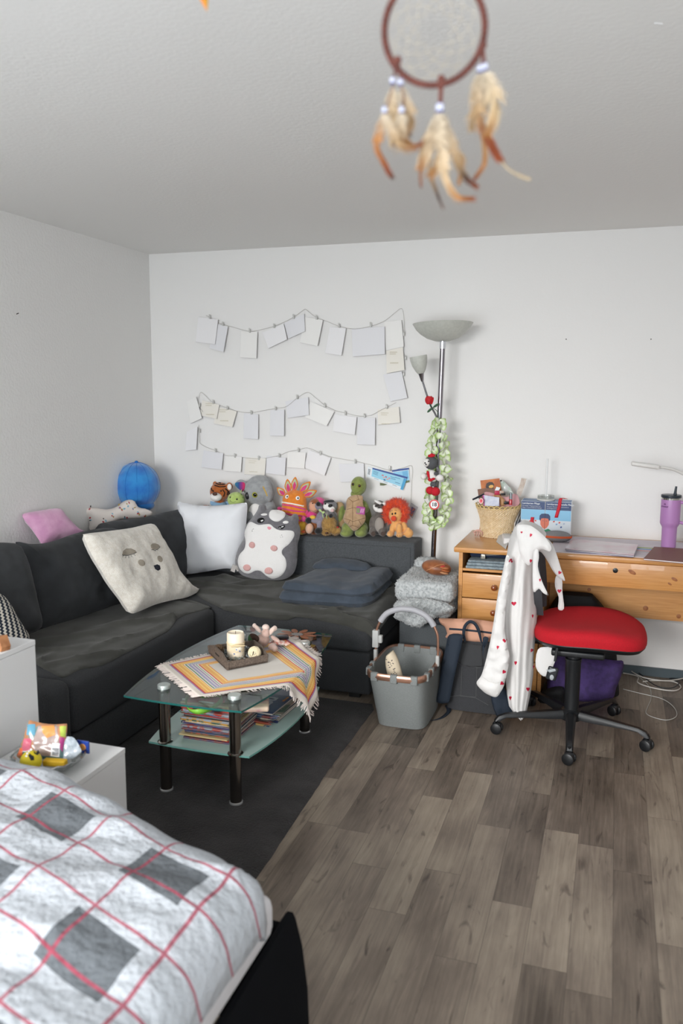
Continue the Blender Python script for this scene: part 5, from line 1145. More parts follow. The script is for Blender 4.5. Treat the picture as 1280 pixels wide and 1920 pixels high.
cushion('plastic_bag', [b_(*q) for q in ((450, 110), (500, 140), (560, 200), (600, 270), (520, 280), (470, 240))], ony(950, 915, -.12), (0, -1, 0), .008, .02, mat('clear_film2', 'c9cdcb', .2, col2='b2c2b6', nscale=30, coat=.4), 'crumpled clear plastic bag at the right of the orange postcard', 'bag', step=.008, wr=.008, ws=30, smooth=0)
panel('paper_strip', [b_(*q) for q in ((683, 95), (738, 105), (700, 220), (670, 300), (625, 265), (660, 180))], -.13, mat('strip_beige', 'cfc5bb', .6, col2='b9a79a', nscale=35), 'beige patterned paper strip sticking out at the right of the wicker basket', 'paper', .002)
for k, (c, l) in enumerate((('c4bab0', 'beige brochure leaning between the basket and the boxes'), ('8f9bb0', 'grey-blue brochure beside the beige one'), ('5d6781', 'slate blue brochure nearest the boxes'))):
    P = [Vector((2.435+.012*k, -.30+.01*k, DZ)), Vector((2.452+.008*k, -.12, DZ)), Vector((2.457+.008*k, -.12, DZ+.155-.012*k)), Vector((2.445+.010*k, -.28, DZ+.10-.01*k))]
    tag(MB().prism(P, (.005, 0, 0)).out('brochure', mat('brochure_'+c, c, .6, col2='d6d2cc', nscale=30), smooth=False), l, 'brochure', 'brochures between basket and boxes')

# two card boxes
def cardbox(x0, x1, px0, px1, label, title, sub):
    y0, y1, h = -.20, -.08, .215
    o = thing('flashcard_box', label, 'box', ((x0+x1)/2, (y0+y1)/2, DZ), 'flash card boxes on the desk')
    MB().box((x0, y0, DZ), (x1, y1, DZ+h)).out('carton', mat('box_white', 'e3e7ea', .45), o, smooth=False)
    f = -.0006
    MB().box((x0+.001, y0+f, DZ+h-.046), (x1-.001, y0, DZ+h-.001)).out('title_band', mat('band_navy', '27406f', .4), o, smooth=False)
    MB().box((x0+.001, y0+f, DZ+h-.105), (x1-.001, y0, DZ+h-.0465)).out('sky_band', mat('band_sky', '86bfe0', .4), o, smooth=False)
    MB().box((x0+.001, y0+f*.8, DZ+.001), (x1-.001, y0, DZ+h-.1055)).out('pale_band', mat('band_pale', 'd5dde4', .4), o, smooth=False)
    MB().box((x0+.003, y0+.003, DZ+h), (x1-.003, y1-.003, DZ+h+.0008)).out('lid', mat('lid_blue', '5c7ba6', .4), o, smooth=False)
    tw = mat('title_white', 'cfd3d8', .4); text('title', title, (x0+.007, y0-.0008, DZ+h-.013), .0135, tw, o, bold=.0003)
    text('subtitle', sub[0], (x0+.007, y0-.0008, DZ+h-.027), .0075, tw, o); text('subtitle', sub[1], (x0+.007, y0-.0008, DZ+h-.037), .0075, tw, o)
    return o
xm = 2.603
ba = cardbox(2.470, xm-.0008, 0, 0, 'left white and blue study card box titled Lernkarten Pflege', 'Lernkarten Pflege', ('Grundlagen, Pflegetechniken und', 'Pflege in unterschiedlichen Settings'))
bb_ = cardbox(xm+.0008, 2.745, 0, 0, 'right white and blue study card box titled Lernkarten Spezielle Pflege', 'Lernkarten Spezielle Pflege', ('Anatomie, Physiologie, Krankheitslehre', 'und Pflegeinterventionen'))
for o, sgn in ((ba, -1), (bb_, 1)):
    yb = -.2012; hx = lambda u: xm+sgn*.0008+sgn*u
    def fp_(name, pts, c, dy=0): MB().prism([(hx(u), yb-dy, DZ+w) for u, w in pts], (0, .0006, 0)).out(name, mat('figure_'+c, c, .5), o, smooth=False)
    fp_('figure_face', [(0, .06), (.012, .068), (.022, .085), (.024, .115), (.018, .125), (0, .128)], 'd9755c')
    fp_('figure_hair', [(0, .122), (.018, .120), (.023, .105), (.029, .115), (.028, .135), (.018, .146), (0, .148)], '2e3f68', .0008)
    fp_('figure_shirt', [(0, .02), (.035, .02), (.05, .045), (.02, .063), (0, .055)] if sgn > 0 else [(0, .02), (.03, .02), (.035, .045), (.01, .058), (0, .055)], '2e8a63', .0008)
    fp_('figure_eye', [(.006, .105), (.011, .105), (.011, .1075), (.006, .1075)], '2e3f68', .001)
    for u, w, c in ((.045, .10, 'd4544c'), (.06, .085, '7aa3cc'), (.075, .095, 'd4544c'), (.10, .09, 'aab8cf'), (.085, .07, '2f559c')): fp_('icon', [(u, w), (u+.009, w+.002), (u+.009, w+.01), (u, w+.008)], c)
def ribbon(px, Y, label, w=.009):
    P = bez([ony(x, y, Y) if not isinstance(Y, list) else ony(x, y, Y[i]) for i, (x, y) in enumerate(px)], 5); mb = MB(); A = []; B_ = []
    for i, q in enumerate(P): A.append(mb.bm.verts.new(q+Vector((w, 0, .001)))); B_.append(mb.bm.verts.new(q-Vector((w, 0, -.001))))
    for i in range(len(P)-1): mb.face([A[i], A[i+1], B_[i+1], B_[i]])
    o = mb.out('red_ribbon', mat('ribbon_red2', 'd01f33', .6)); md = o.modifiers.new('t', 'SOLIDIFY'); md.thickness = .0012; return tag(o, label, 'ribbon')
ribbon([(1061, 935.5), (1053, 934), (1050, 938), (1048, 950), (1042, 971)], [-.17, -.19, -.207, -.2065, -.206], 'red ribbon bookmark hanging over the front of the right study card box')
ribbon([(998, 970), (997, 978), (1000, 983)], [-.206, -.2065, -.208], 'short red ribbon end in front of the left study card box')
# clear stand on top of the boxes
p = Vector((2.60, -.14, DZ+.2165)); o = thing('acrylic_stand', 'clear round jewellery stand with an upright rod on the study card boxes', 'stand', p)
MB().lathe([(.048, 0), (.050, .002), (.050, .007), (.044, .009), (.0, .009)], p, 36).out('base', mat('stand_base', 'd8d6d0', .3, coat=.5), o)
MB().lathe([(.044, .009), (.047, .013), (.047, .028), (.045, .028), (.045, .012), (.0, .011)], p, 36, cap=False).out('dish', clear_mat('acrylic', 'eef0ef', base=.12, rough=.05), o)
MB().tube([p+Vector((.0, 0, .010)), p+Vector((.0, 0, .235))], .0055, 12).out('rod', mat('rod_frosted', 'e4e6e6', .3, coat=.4), o)
# glasses case, papers, laptop, tablet
p = Vector((2.69, -.27, DZ)); o = thing('glasses_case', 'grey hard case with an orange zip band in front of the right study card box', 'case', p)
mb = MB().ell((2.675, -.265, DZ+.033), (.082, .042, .032), n=28, m=16); mb.out('shell', mat('case_grey', '8b8a8c', .8, bump=.3, bscale=300), o)
MB().lathe([(.0828, -.006), (.0835, -.005), (.0835, .005), (.0828, .006)], (2.675, -.265, DZ+.034), 48, cap=False, sy=.515).out('zip_band', mat('case_orange', 'd9602f', .6), o)
o = thing('desk_pad', 'large printed paper pad lying on the desk under the laptop', 'paper pad', (2.98, -.33, DZ)); MB().box((2.66, -.575, DZ+.0002), (3.42, -.05, DZ+.0035)).out('sheets', mat('pad_paper', 'd6d0d4', .7, col2='cdc3cb', nscale=4), o, smooth=False)
for y, c in ((-.30, '9db56e'), (-.345, '6f9cc6'), (-.39, 'c9918c'), (-.43, 'b9b4b8')): MB().box((3.085, y-.012, DZ+.0036), (3.40, y+.012, DZ+.0040)).out('printed_stripe', mat('pad_'+c, c, .7), o, smooth=False)
Rl = Matrix.Rotation(-.02, 3, 'Z')
lp = thing('laptop', 'closed laptop with a pink marble cover on the desk pad', 'laptop', (2.93, -.36, DZ+.004))
q = [onz(1059, 1028, DZ+.02), onz(1188, 1040, DZ+.02), onz(1196, 1021, DZ+.02), onz(1072, 1010, DZ+.02)]
cx = sum((a.x for a in q))/4; cy = sum((a.y for a in q))/4
def quadbox(Q, z0, z1, s=1): 
    mb = MB(); c = sum(Q, Vector())/4; mb.prism([(c.x+(a.x-c.x)*s, c.y+(a.y-c.y)*s, z0) for a in Q], (0, 0, z1-z0)); return mb
quadbox(q, DZ+.0085, DZ+.0145).out('base', mat('laptop_silver', 'b5b4ba', .3, .6), lp, smooth=False, bevel=.001)
quadbox(q, DZ+.0155, DZ+.021).out('lid', mat('marble_pink', 'cdbfc4', .3, col2='b97f93', nscale=9, coat=.4, mixlo=.45, mixhi=.8), lp, smooth=False, bevel=.0015)
quadbox(q, DZ+.0038, DZ+.0085, .97).out('sleeve', mat('sleeve_violet', '8f8aa0', .8), lp, smooth=False)
q2 = [onz(1206, 1047, DZ+.013), onz(1330, 1058, DZ+.013), onz(1335, 1032, DZ+.013), onz(1226, 1025, DZ+.013)]
tb = thing('tablet_case', 'brown tablet folio case at the right edge of the desk', 'tablet', onz(1240, 1045, DZ+.004))
quadbox(q2, DZ+.0038, DZ+.006).out('back_cover', mat('folio_brown', '7c4f45', .6, bump=.2), tb, smooth=False); quadbox(q2, DZ+.0062, DZ+.0105, .99).out('tablet', mat('tablet_white', 'e8e4e4', .3), tb, smooth=False); quadbox(q2, DZ+.0107, DZ+.013).out('front_cover', mat('folio_brown', '7c4f45', .6, bump=.2), tb, smooth=False)
tag(MB().box((3.34, -.30, DZ+.0042), (3.60, -.06, DZ+.022)).out('white_book', mat('book_white', 'dfe3e6', .6), smooth=False, bevel=.001), 'white book behind the lavender tumbler at the right edge', 'book')
# tumbler
tx, ty = 3.255, -.235; TZ = DZ+.0037; o = thing('tumbler', 'lavender insulated tumbler with handle and black straw lid on the desk', 'tumbler', (tx, ty, TZ))
LV = mat('lavender_coat', 'b583bb', .45, coat=.15)
bd = MB().lathe([(.034, 0), (.0365, .002), (.037, .006), (.0385, .105), (.040, .112), (.049, .128), (.050, .134), (.050, .255), (.0495, .258)], (tx, ty, TZ), 48).out('body', LV, o)
MB().lathe([(.0485, .258), (.0485, .268)], (tx, ty, TZ), 48).out('steel_rim', CH, o)
MB().lathe([(.050, .268), (.0515, .270), (.0515, .280), (.049, .283), (.0, .283)], (tx, ty, TZ), 48).out('lid', mat('lid_navy', '1c2733', .35), o)
MB().tube([(tx+.018, ty, TZ+.283), (tx+.018, ty, TZ+.295), (tx+.021, ty, TZ+.328)], [.010, .007, .0055], 12).out('straw', mat('lid_navy', '1c2733', .35), o)
hb_ = MB().tube(bez([(tx+.046, ty-.01, TZ+.245), (tx+.085, ty-.012, TZ+.243), (tx+.095, ty-.013, TZ+.225), (tx+.093, ty-.013, TZ+.15), (tx+.085, ty-.012, TZ+.134), (tx+.048, ty-.01, TZ+.138)], 6), .0085, 10).out('handle', LV, o)
av = Vector((CAM.x-tx, CAM.y-ty, 0)).normalized(); lf = Vector((-av.y, av.x, 0)) 
ang0 = atan2(av.y, av.x)-.62
nrm = Vector((cos(ang0), sin(ang0), 0)); rgt = Vector((-nrm.y, nrm.x, 0))
text('logo_lettering', 'STANLEY', Vector((tx, ty, TZ+.222))+nrm*.0508, .0105, mat('logo_purple', '6d4575', .5), o, rgt, (0, 0, 1), .0003, 'CENTER', bold=.0003)
c = Vector((tx, ty, TZ+.236))+nrm*.0506; mb = MB()
for k in (-1, 0, 1): mb.prism([c+rgt*(k*.004-.0014)+Vector((0, 0, -.004)), c+rgt*(k*.004+.0014)+Vector((0, 0, -.004)), c+rgt*(k*.004+.001)+Vector((0, 0, .003+.002*(k == 0))), c+rgt*(k*.004-.001)+Vector((0, 0, .003+.002*(k == 0)))], nrm*.0005)
mb.out('logo_emblem', mat('logo_purple', '6d4575', .5), o, smooth=False)
# desk lamp coming in from the right
o = thing('desk_lamp', 'white desk lamp with a slim bent arm reaching in from the right edge', 'lamp', (3.55, -.2, DZ))
LW = mat('lamp_white', 'dcdad6', .35)
P = bez([(3.55, -.2, DZ+.015), (3.56, -.2, DZ+.15), (3.52, -.2, DZ+.27), ony(1279, 888, -.22), ony(1252, 878, -.24), ony(1235, 876, -.25)], 6)
MB().tube(P, [.008]*(len(P)-4)+[.0075]*4, 12).out('arm', LW, o); MB().lathe([(.07, 0), (.07, .012), (.06, .016), (0, .016)], (3.55, -.2, DZ), 32).out('base', LW, o)
a, b2 = ony(1183, 869, -.27), ony(1236, 876, -.25); d = (b2-a); R = Matrix((d.normalized(), Vector((0, 1, 0)), Vector((0, 0, 1)))).transposed()
m = (a+b2)/2; hd = MB().rbox(m-Vector((d.length/2, .02, .012)), m+Vector((d.length/2, .02, .012)), .009, 3); cen = m.copy(); hd.displace(lambda v: cen+Matrix.Rotation(-atan2(d.z, d.x), 3, 'Y')@(v-cen)); hd.out('lamp_head', LW, o)
# nail polish, claw clip, charm bag, compact mirror, phone, napkins
p = onz(904.5, 1004, DZ); o = thing('nail_polish', 'nail polish bottle with a beige cap beside the wicker basket', 'nail polish', p)
MB().rbox(p+Vector((-.018, -.014, 0)), p+Vector((.018, .014, .032)), .005).out('bottle', mat('polish_rose', 'c9928c', .15, coat=.6), o); MB().rbox(p+Vector((-.017, -.013, .032)), p+Vector((.017, .013, .045)), .003).out('collar', mat('polish_red', 'a0254a', .2), o); MB().rbox(p+Vector((-.015, -.012, .045)), p+Vector((.015, .012, .072)), .003).out('cap', mat('polish_cap', 'd9b79c', .3), o)
p = onz(897, 1006, DZ); mb = MB()
for sg in (-1, 1):
    mb.tube(bez([p+Vector((-.03, sg*.004, .022)), p+Vector((-.015, sg*.014, .034)), p+Vector((.012, sg*.014, .034)), p+Vector((.028, sg*.004, .02))], 5), .0032, 6)
    for k in range(4): mb.tube(bez([p+Vector((-.02+.014*k, sg*.013, .03)), p+Vector((-.02+.014*k, sg*.02, .018)), p+Vector((-.02+.014*k, sg*.004, .003))], 4), .0022, 5)
tag(mb.out('claw_clip', mat('claw_pink', 'd3a498', .3, coat=.4)), 'rose pink hair claw clip at the left end of the desk', 'hair clip')
p = onz(925, 1003, DZ); o = thing('charm_bag', 'tiny transparent glitter bag with two ring handles by the basket', 'bag', p)
MB().rbox(p+Vector((-.03, -.012, 0)), p+Vector((.03, .012, .026)), .006).out('body', mat('glitter', 'b4b2bd', .25, .3, col2='8f7f96', nscale=160), o)
for dx, dz, r in ((-.004, .036, .02), (.003, .05, .022)): MB().ring([p+Vector((dx+r*cos(k*2*pi/20), 0, dz+r*sin(k*2*pi/20)*.8)) for k in range(20)], .0025, 6).out('handle_ring', mat('ring_grey', '6f6c7a', .3, .5), o)
p = onz(942, 1001, DZ); o = thing('hand_mirror', 'white round compact standing open in front of the wicker basket', 'mirror', p)
MB().lathe([(.0, 0), (.058, 0), (.061, .004), (.058, .009), (0, .010)], p+Vector((0, .035, .036)), 40, (0, -1, .28), sy=.62).out('lid', mat('mirror_white', 'e6e6ea', .4), o); MB().ring([p+Vector((.059*cos(k*2*pi/30), .027-.0+.01*0, .030+.034*sin(k*2*pi/30))) for k in range(30)], .003, 6).out('rim', mat('mirror_lilac', 'b79bb4', .4), o)
p = onz(955, 1004, DZ+.05); Rr = Matrix.Rotation(.35, 3, 'Z')@Matrix.Rotation(-.25, 3, 'Y')
nk = thing('napkin_pack', 'white pack of paper tissues on the desk behind the draped blouse', 'tissues', onz(948, 1020, DZ))
MB().rbox((2.395, -.46, DZ), (2.53, -.30, DZ+.042), .008, 3, rz=.2).out('pack', mat('tissue_white', 'e2e0df', .7), nk); MB().prism([onz(930, 1016, DZ+.001), onz(948, 1030, DZ+.001), onz(955, 1008, DZ+.03), onz(938, 996, DZ+.03)], (0, 0, .002)).out('loose_sheet', mat('tissue_white2', 'cfccc8', .7), nk, smooth=False)
ph = thing('phone', 'black phone lying on the white tissue pack', 'phone', p); c = Vector((2.475, -.34, DZ+.056))
MB().rbox(c-Vector((.034, .022, .006)), c+Vector((.034, .022, .006)), .004, 3, rz=.45).out('body', mat('phone_black', '1a1c20', .25), ph); MB().box(c+Vector((-.02, -.014, .006)), c+Vector((.02, .014, .0066)), rz=.45).out('screen', mat('phone_screen', '32363d', .1), ph, smooth=False)
panel('wooden_stick', [(1062, 992), (1068, 975), (1070, 975), (1069, 1000), (1064, 1003)], -.07, mat('stick_wood', 'c9ae86', .6), 'pale wooden sheet standing behind the right study card box', 'wood', .004)

# ---------------------------------------------------------------- swivel chair
BP = mat('chair_black', '15171a', .42, bump=.1, bscale=500); RD = mat('seat_red', 'c2071e', .85, col2='b00619', nscale=300, bump=.25, bscale=700)
hx_, hy_ = 2.82, -.99
ch = thing('office_chair', 'swivel office chair with a red seat and a black five-star base', 'chair', (hx_, hy_, 0))
MB().lathe([(.0, .07), (.045, .07), (.05, .085), (.048, .115), (.034, .125), (.034, .12), (.036, .355), (.038, .362), (.038, .37), (.028, .372), (.028, .385), (.022, .387), (.022, .40), (.012, .402), (.012, .43)], (hx_, hy_, 0), 32).out('gas_column', BP, ch)
for k in range(5):
    a = radians(200+72*k); L = .365; d = Vector((cos(a), sin(a), 0)); w = Vector((-sin(a), cos(a), 0)); h = Vector((hx_, hy_, 0)); rs = []
    for t in (0, .25, .6, .85, .95, 1.0):
        r = .03+(L-.03)*t; hw = .024-.008*t; zt_ = .118-.022*t if t < .9 else .098-(.01 if t < 1 else .03); zb = .078-.0*t + (.005 if t > .5 else 0) - (.02 if t > .9 else 0)
        rs.append([h+d*r+w*(-hw)+Vector((0, 0, zb)), h+d*r+w*hw+Vector((0, 0, zb)), h+d*r+w*hw+Vector((0, 0, zt_-.012)), h+d*r+w*hw*.6+Vector((0, 0, zt_)), h+d*r-w*hw*.6+Vector((0, 0, zt_)), h+d*r-w*hw+Vector((0, 0, zt_-.012))])
    lg = MB().rings(rs).out('leg', BP, ch)
    c = h+d*(L-.01); b3 = a+1.1+k*1.7; ax = Vector((cos(b3), sin(b3), 0))
    mb = MB()
    for sg in (-1, 1): mb.lathe([(.0, -.009), (.020, -.009), (.0265, -.005), (.0265, .005), (.020, .009), (.0, .009)], c+ax*.016*sg+Vector((0, 0, .027)), 22, ax)
    mb.tube([c-ax*.02+Vector((0, 0, .027)), c+ax*.02+Vector((0, 0, .027))], .006, 8); mb.tube([c+Vector((0, 0, .03)), c+Vector((0, 0, .08))], .008, 8)
    mb.ell(c+Vector((0, 0, .043)), (.022, .022, .018)); mb.out('caster', BP, lg)
sx, sy = 2.885, -.845
def seat_out(n, k, e=3.0):
    return [(sx+k*.262*math.copysign(abs(cos(2*pi*i/n))**(2/e), cos(2*pi*i/n)), sy+k*.272*math.copysign(abs(sin(2*pi*i/n))**(2/e), sin(2*pi*i/n))) for i in range(n)]
def sz(x, y):
    u = (x-sx)/.26; v = (y-sy)/.27
    return .015*v*v*(1-.3*u) - .03*max(0, u-.45)**1.5 + .012*max(0, -u)*0 + .006*sin(u*4+1)
rs = []
for k, z in ((.90, .448), (.985, .452), (1.0, .468), (1.0, .485), (.975, .502), (.92, .513), (.8, .519), (.6, .519), (.4, .517), (.2, .515), (.02, .515)):
    rs.append([Vector((x, y, z+sz(x, y)*(1 if z > .46 else .6))) for x, y in seat_out(56, k)])
MB().rings(rs).out('seat', RD, ch)
rs = []
for k, z in ((.55, .418), (.8, .42), (.93, .43), (.985, .448), (.98, .458)): rs.append([Vector((x, y, z+sz(x, y)*.6)) for x, y in seat_out(56, k)])
MB().rings(rs).out('seat_shell', BP, ch)
MB().rbox((2.72, -1.06, .392), (2.96, -.82, .422), .008).out('mechanism', BP, ch)
MB().tube([(2.76, -1.03, .415), ony(1044, 1217, -1.09), ony(1040, 1240, -1.12)], [.008, .007, .006], 8).out('lever', BP, ch)
p = ony(1035, 1262, -1.13); lv = MB().rbox(p-Vector((.024, .008, .034)), p+Vector((.024, .008, .03)), .008, 3); lv.displace(lambda v: p+Matrix.Rotation(.2, 3, 'Y')@(v-p)); ll = lv.out('lever_paddle', mat('paddle_grey', '25282b', .3), ch)
decal('paddle_arrow', ll, loop_px(1034, 1270, 4, 5, 0, 10), mat('paddle_mark', '9fa5a8', .5), ll); decal('paddle_arrow', ll, [(1024, 1256), (1040, 1254), (1042, 1258), (1030, 1261)], mat('paddle_mark', '9fa5a8', .5), ll)
# backrest: curved panel on a stem
BG = mat('back_grey', '3a3b3f', .9, bump=.3, bscale=400)
rs = []
for i in range(13):
    t = i/12; z = .55+.39*t; w = .15*(1-.25*abs(2*t-1)**3)*(.85 if t < .1 else 1); xo = 2.635-.05*t+.03*sin(pi*t)*.3
    rs.append([Vector((xo-.0+.035*(abs(u)/w)**2*(1), -.84+u, z)) for u in [w*(2*j/10-1) for j in range(11)]]+[Vector((xo-.045+.035*(abs(u)/w)**2, -.84+u, z)) for u in [w*(1-2*j/10) for j in range(11)]])
MB().rings(rs).out('backrest', BG, ch)
MB().tube(bez([(2.72, -.88, .41), (2.60, -.87, .41), (2.545, -.86, .46), (2.53, -.86, .62)], 6), .018, 10).out('back_stem', BP, ch)

# ---------------------------------------------------------------- blouse over the chair back
SH = mat('blouse_white', 'e3e1df', .85, bump=.35, bscale=240, sheen=.15)
bl_ = thing('heart_blouse', 'white blouse printed with small red hearts draped over the chair back', 'blouse', ony(985, 1340, -1.0))
rows = [(984, 972, 982), (990, 963, 1000), (998, 958, 1012), (1010, 953, 1020), (1025, 949, 1016), (1045, 946, 1004), (1070, 943, 1003), (1110, 940, 1003), (1150, 938, 1004), (1200, 941, 1001), (1240, 944, 998), (1270, 946, 998), (1300, 949, 994), (1320, 953, 990), (1335, 965, 987), (1341, 975, 984)]
rows2 = []
for i in range(len(rows)-1):
    for j in range(3):
        t = j/3; rows2.append(tuple(rows[i][k]*(1-t)+rows[i+1][k]*t for k in range(3)))
rows2.append(rows[-1]); NS = 72; Yc = -1.00; rs = []
for (py, xl, xr) in rows2:
    a = ony(xl, py, Yc); b = ony(xr, py, Yc); c = (a+b)/2; rx = (b-a).length/2; u = (b-a).normalized(); t = (py-984)/357
    ry = .06+.13*min(1, (py-984)/22) if py < 1100 else .19-.11*(py-1100)/240; r = []
    for j in range(NS):
        th = 2*pi*j/NS; f = 1+ (.06*sin(th*5+t*4+noise.noise(Vector((t*4, 0, 1)))*3)+.05*sin(th*12+1+t*7)+.10*noise.noise(Vector((cos(th)*2.5, sin(th)*2.5, t*6))))*min(1, t*3)*(.5+.5*abs(sin(th)))
        yy = sin(th)*ry*f; r.append(c+u*(cos(th)*rx*(1+.0*f))+Vector((0, yy+(.10 if py < 1100 else .10-.09*(py-1100)/240), 0)))
    rs.append(r)
sb = MB().rings(rs).out('body', SH, bl_, autosmooth=False)
def cloth_piece(name, px, Y, T=.014, R=.02, wr=.006, ws=22, n=(0, -1, 0), step=.010, smooth=4, m=SH, parent=bl_):
    return cushion(name, px, ony(px[0][0], px[0][1], Y), n, T, R, m, None, parent=parent, step=step, wr=wr, ws=ws, smooth=smooth)
slv = cloth_piece('sleeve', [(950, 1040), (944, 1062), (938, 1090), (932, 1120), (926, 1160), (919, 1200), (910, 1240), (902, 1266), (893, 1281), (905, 1296), (918, 1304), (930, 1307), (938, 1298), (945, 1284), (950, 1262), (955, 1235), (952, 1215), (947, 1190), (946, 1165), (950, 1120), (957, 1080), (958, 1055)], -1.135, .024, .03, .012, 26)
stitch('cuff_seam', [slv], [(899, 1265), (915, 1277), (930, 1281), (946, 1276)], .0012, mat('blouse_seam', 'cfccc8', .8), bl_)
yk = cloth_piece('yoke', [(968, 990), (980, 984), (995, 986), (1012, 998), (1024, 1010), (1033, 1025), (1030, 1034), (1018, 1030), (1006, 1034), (1000, 1048), (990, 1060), (975, 1040)], -1.09, .014, .03, .009, 24)
cf = cloth_piece('collar', [(1004, 1010), (1018, 1006), (1034, 1018), (1044, 1042), (1052, 1068), (1059, 1089), (1047, 1083), (1036, 1070), (1026, 1052), (1015, 1036), (1004, 1030)], -.86, .007, .01, .002, smooth=3, step=.007)
cn2 = cloth_piece('collar', [(1000, 1036), (1008, 1030), (1010, 1045), (1008, 1062), (1014, 1085), (1022, 1104), (1028, 1116), (1018, 1112), (1010, 1104), (1000, 1110), (998, 1080)], -1.14, .008, .012, .003, smooth=3, step=.007)
pk = cloth_piece('placket', [(1042, 1080), (1053, 1086), (1054, 1110), (1057, 1141), (1046, 1142), (1047, 1120), (1040, 1100)], -.84, .008, .012, .004, smooth=3, step=.008)
HR = mat('heart_red', 'c4143c', .6)
def heart(cx, cy, s_, objs, rot=0, sq=1.0):
    pts = []
    s_ *= 1.5
    for i in range(14):
        t = 2*pi*i/14; x = 16*sin(t)**3; y = -(13*cos(t)-5*cos(2*t)-2*cos(3*t)-cos(4*t)); x, y = x*s_/16*sq, y*s_/16; c_, s2 = cos(rot), sin(rot); pts.append((cx+x*c_-y*s2, cy+x*s2+y*c_))
    decal('heart', objs, pts, HR, bl_, off=.0012, thick=.0003, step=2)
allc = [sb, slv, yk, cf, cn2, pk]
for x, y, s_, r_, q in ((957.2, 1051.5, 3, 1.2, .9), (994.6, 1051.5, 2.6, .3, .6), (994.8, 1003.3, 2.8, .4, .55), (963, 1131.5, 3, 0, 1), (945.9, 1201, 2.9, 0, 1), (932.8, 1213.7, 2.9, .2, .55), (966.5, 1242.8, 2.9, .1, .6), (944.4, 1259.6, 2.8, .6, .8), (940.7, 1281, 2.8, .9, .9), (989.3, 1292, 2.8, 0, .8), (956.6, 1308.6, 2.9, 0, .55), (996.5, 1219.3, 2.8, .5, .6), (1048.8, 1073.5, 2.6, .5, .8), (1048.4, 1108, 2.8, 0, .9), (1011.8, 1087.5, 2.3, 0, .5), (977.6, 998, 1.4, 0, 1), (998, 1155, 2.6, 0, .4), (1000, 1250, 2.2, 0, .4), (1022, 1210, 2, 0, 1)):
    heart(x, y, s_, allc, r_, q)
cloth_piece('back_tail', [(1008, 1218), (1025, 1213), (1044, 1216), (1042, 1235), (1030, 1262), (1018, 1268), (1004, 1250)], -.98, .008, .02, .003, smooth=3)

# ---------------------------------------------------------------- ottoman, fluffy blanket, bun plush, shopping basket, rucksacks
ot = thing('storage_ottoman', 'dark grey fabric storage ottoman with a lid between sofa and desk', 'ottoman', (2.03, -.48, 0))
OG = mat('ottoman_grey', '4c5052', .9, col2='43474a', nscale=200, bump=.4, bscale=500)
MB().rbox((1.885, -.66, .0), (2.175, -.30, .375), .01).out('box', OG, ot); MB().rbox((1.878, -.67, .378), (2.182, -.29, .415), .012, 3).out('lid', mat('ottoman_lid', '2b2d33', .8, bump=.3, bscale=500), ot)
FG = mat('fleece_grey', 'bcbfbf', .95, col2='9ca0a1', nscale=70, sheen=.5)
fb_ = thing('fluffy_blanket', 'light grey fluffy blanket folded in layers on the ottoman', 'blanket', (2.02, -.5, .416))
def fluffy(name, lo, hi, r, rz, seed, cnt, warp=.012):
    s_ = MB().rbox(lo, hi, r, 4, rz); bmesh.ops.subdivide_edges(s_.bm, edges=[e for e in s_.bm.edges if e.calc_length() > .05], cuts=6, use_grid_fill=True)
    bmesh.ops.triangulate(s_.bm, faces=s_.bm.faces)
    s_.displace(lambda v: v+Vector((noise.noise(v*6+Vector((seed, 0, 0))), noise.noise(v*6+Vector((0, seed, 0))), noise.noise(v*7+Vector((0, 0, seed)))))*warp)
    s_.bm.normal_update(); m2 = MB(); tufts(m2, s_.bm, cnt, .011, .0028, seed, .9); s_.merge(m2); s_.bm.normal_update(); return s_.out(name, FG, fb_, autosmooth=False)
fluffy('lower_fold', (1.86, -.72, .418), (2.175, -.33, .498), .035, .0, 3, 3600, .018)
fluffy('upper_fold', (1.865, -.70, .500), (2.178, -.30, .612), .035, .02, 5, 3800, .010)
fluffy('back_fold', (1.885, -.34, .55), (2.02, -.25, .665), .035, .1, 7, 900, .01)
s_ = MB(); P0 = ony(780, 1150, -.74)
inflate(s_, [ony(x, y, -.74) for x, y in ((741, 1132), (760, 1122), (800, 1122), (835, 1130), (852, 1140), (838, 1150), (818, 1156), (800, 1167), (786, 1176), (768, 1172), (752, 1164), (738, 1158), (742, 1148))], P0, (0, -1, 0), .025, .03, .014, .008, 20)
s_.bm.normal_update(); m2 = MB(); tufts(m2, s_.bm, 2600, .011, .0026, 9, .9); s_.merge(m2); s_.out('hanging_corner', FG, fb_, autosmooth=False)
p = ony(818, 1064, -.50); s = mpp(p); bp_ = thing('bun_plush', 'shiny brown velour bun-shaped plush lying on the fluffy blanket', 'plush toy', p-Vector((0, 0, .045)))
VB = mat('velour_brown', '95582f', .45, col2='7c4626', nscale=20, sheen=.15, bump=.2, bscale=200)
b = MB().ell(p, (28*s, .06, 14.5*s), Matrix.Rotation(radians(6), 3, 'Y'), 28, 18).out('bun', VB, bp_)
for k, (dx, dz) in enumerate(((.062, .010), (.066, -.004), (.060, -.018))): MB().ell(p+Vector((dx-.012, -.035, dz)), (.028, .024, .0075), Matrix.Rotation(radians(12), 3, 'Y')).out('layer', mat('velour_layer%d' % k, ('b9744a', 'a65f35', 'c08a62')[k], .5), bp_)
MB().ell(p+Vector((.045, -.05, .02)), (.014, .01, .004), Matrix.Rotation(radians(-15), 3, 'Y')).out('red_patch', mat('patch_red', 'c23a3a', .6), bp_)
stitch('seam', b, [(793, 1072), (806, 1067), (820, 1060), (832, 1058)], .0012, mat('velour_seam', 'd29b6d', .6), bp_)

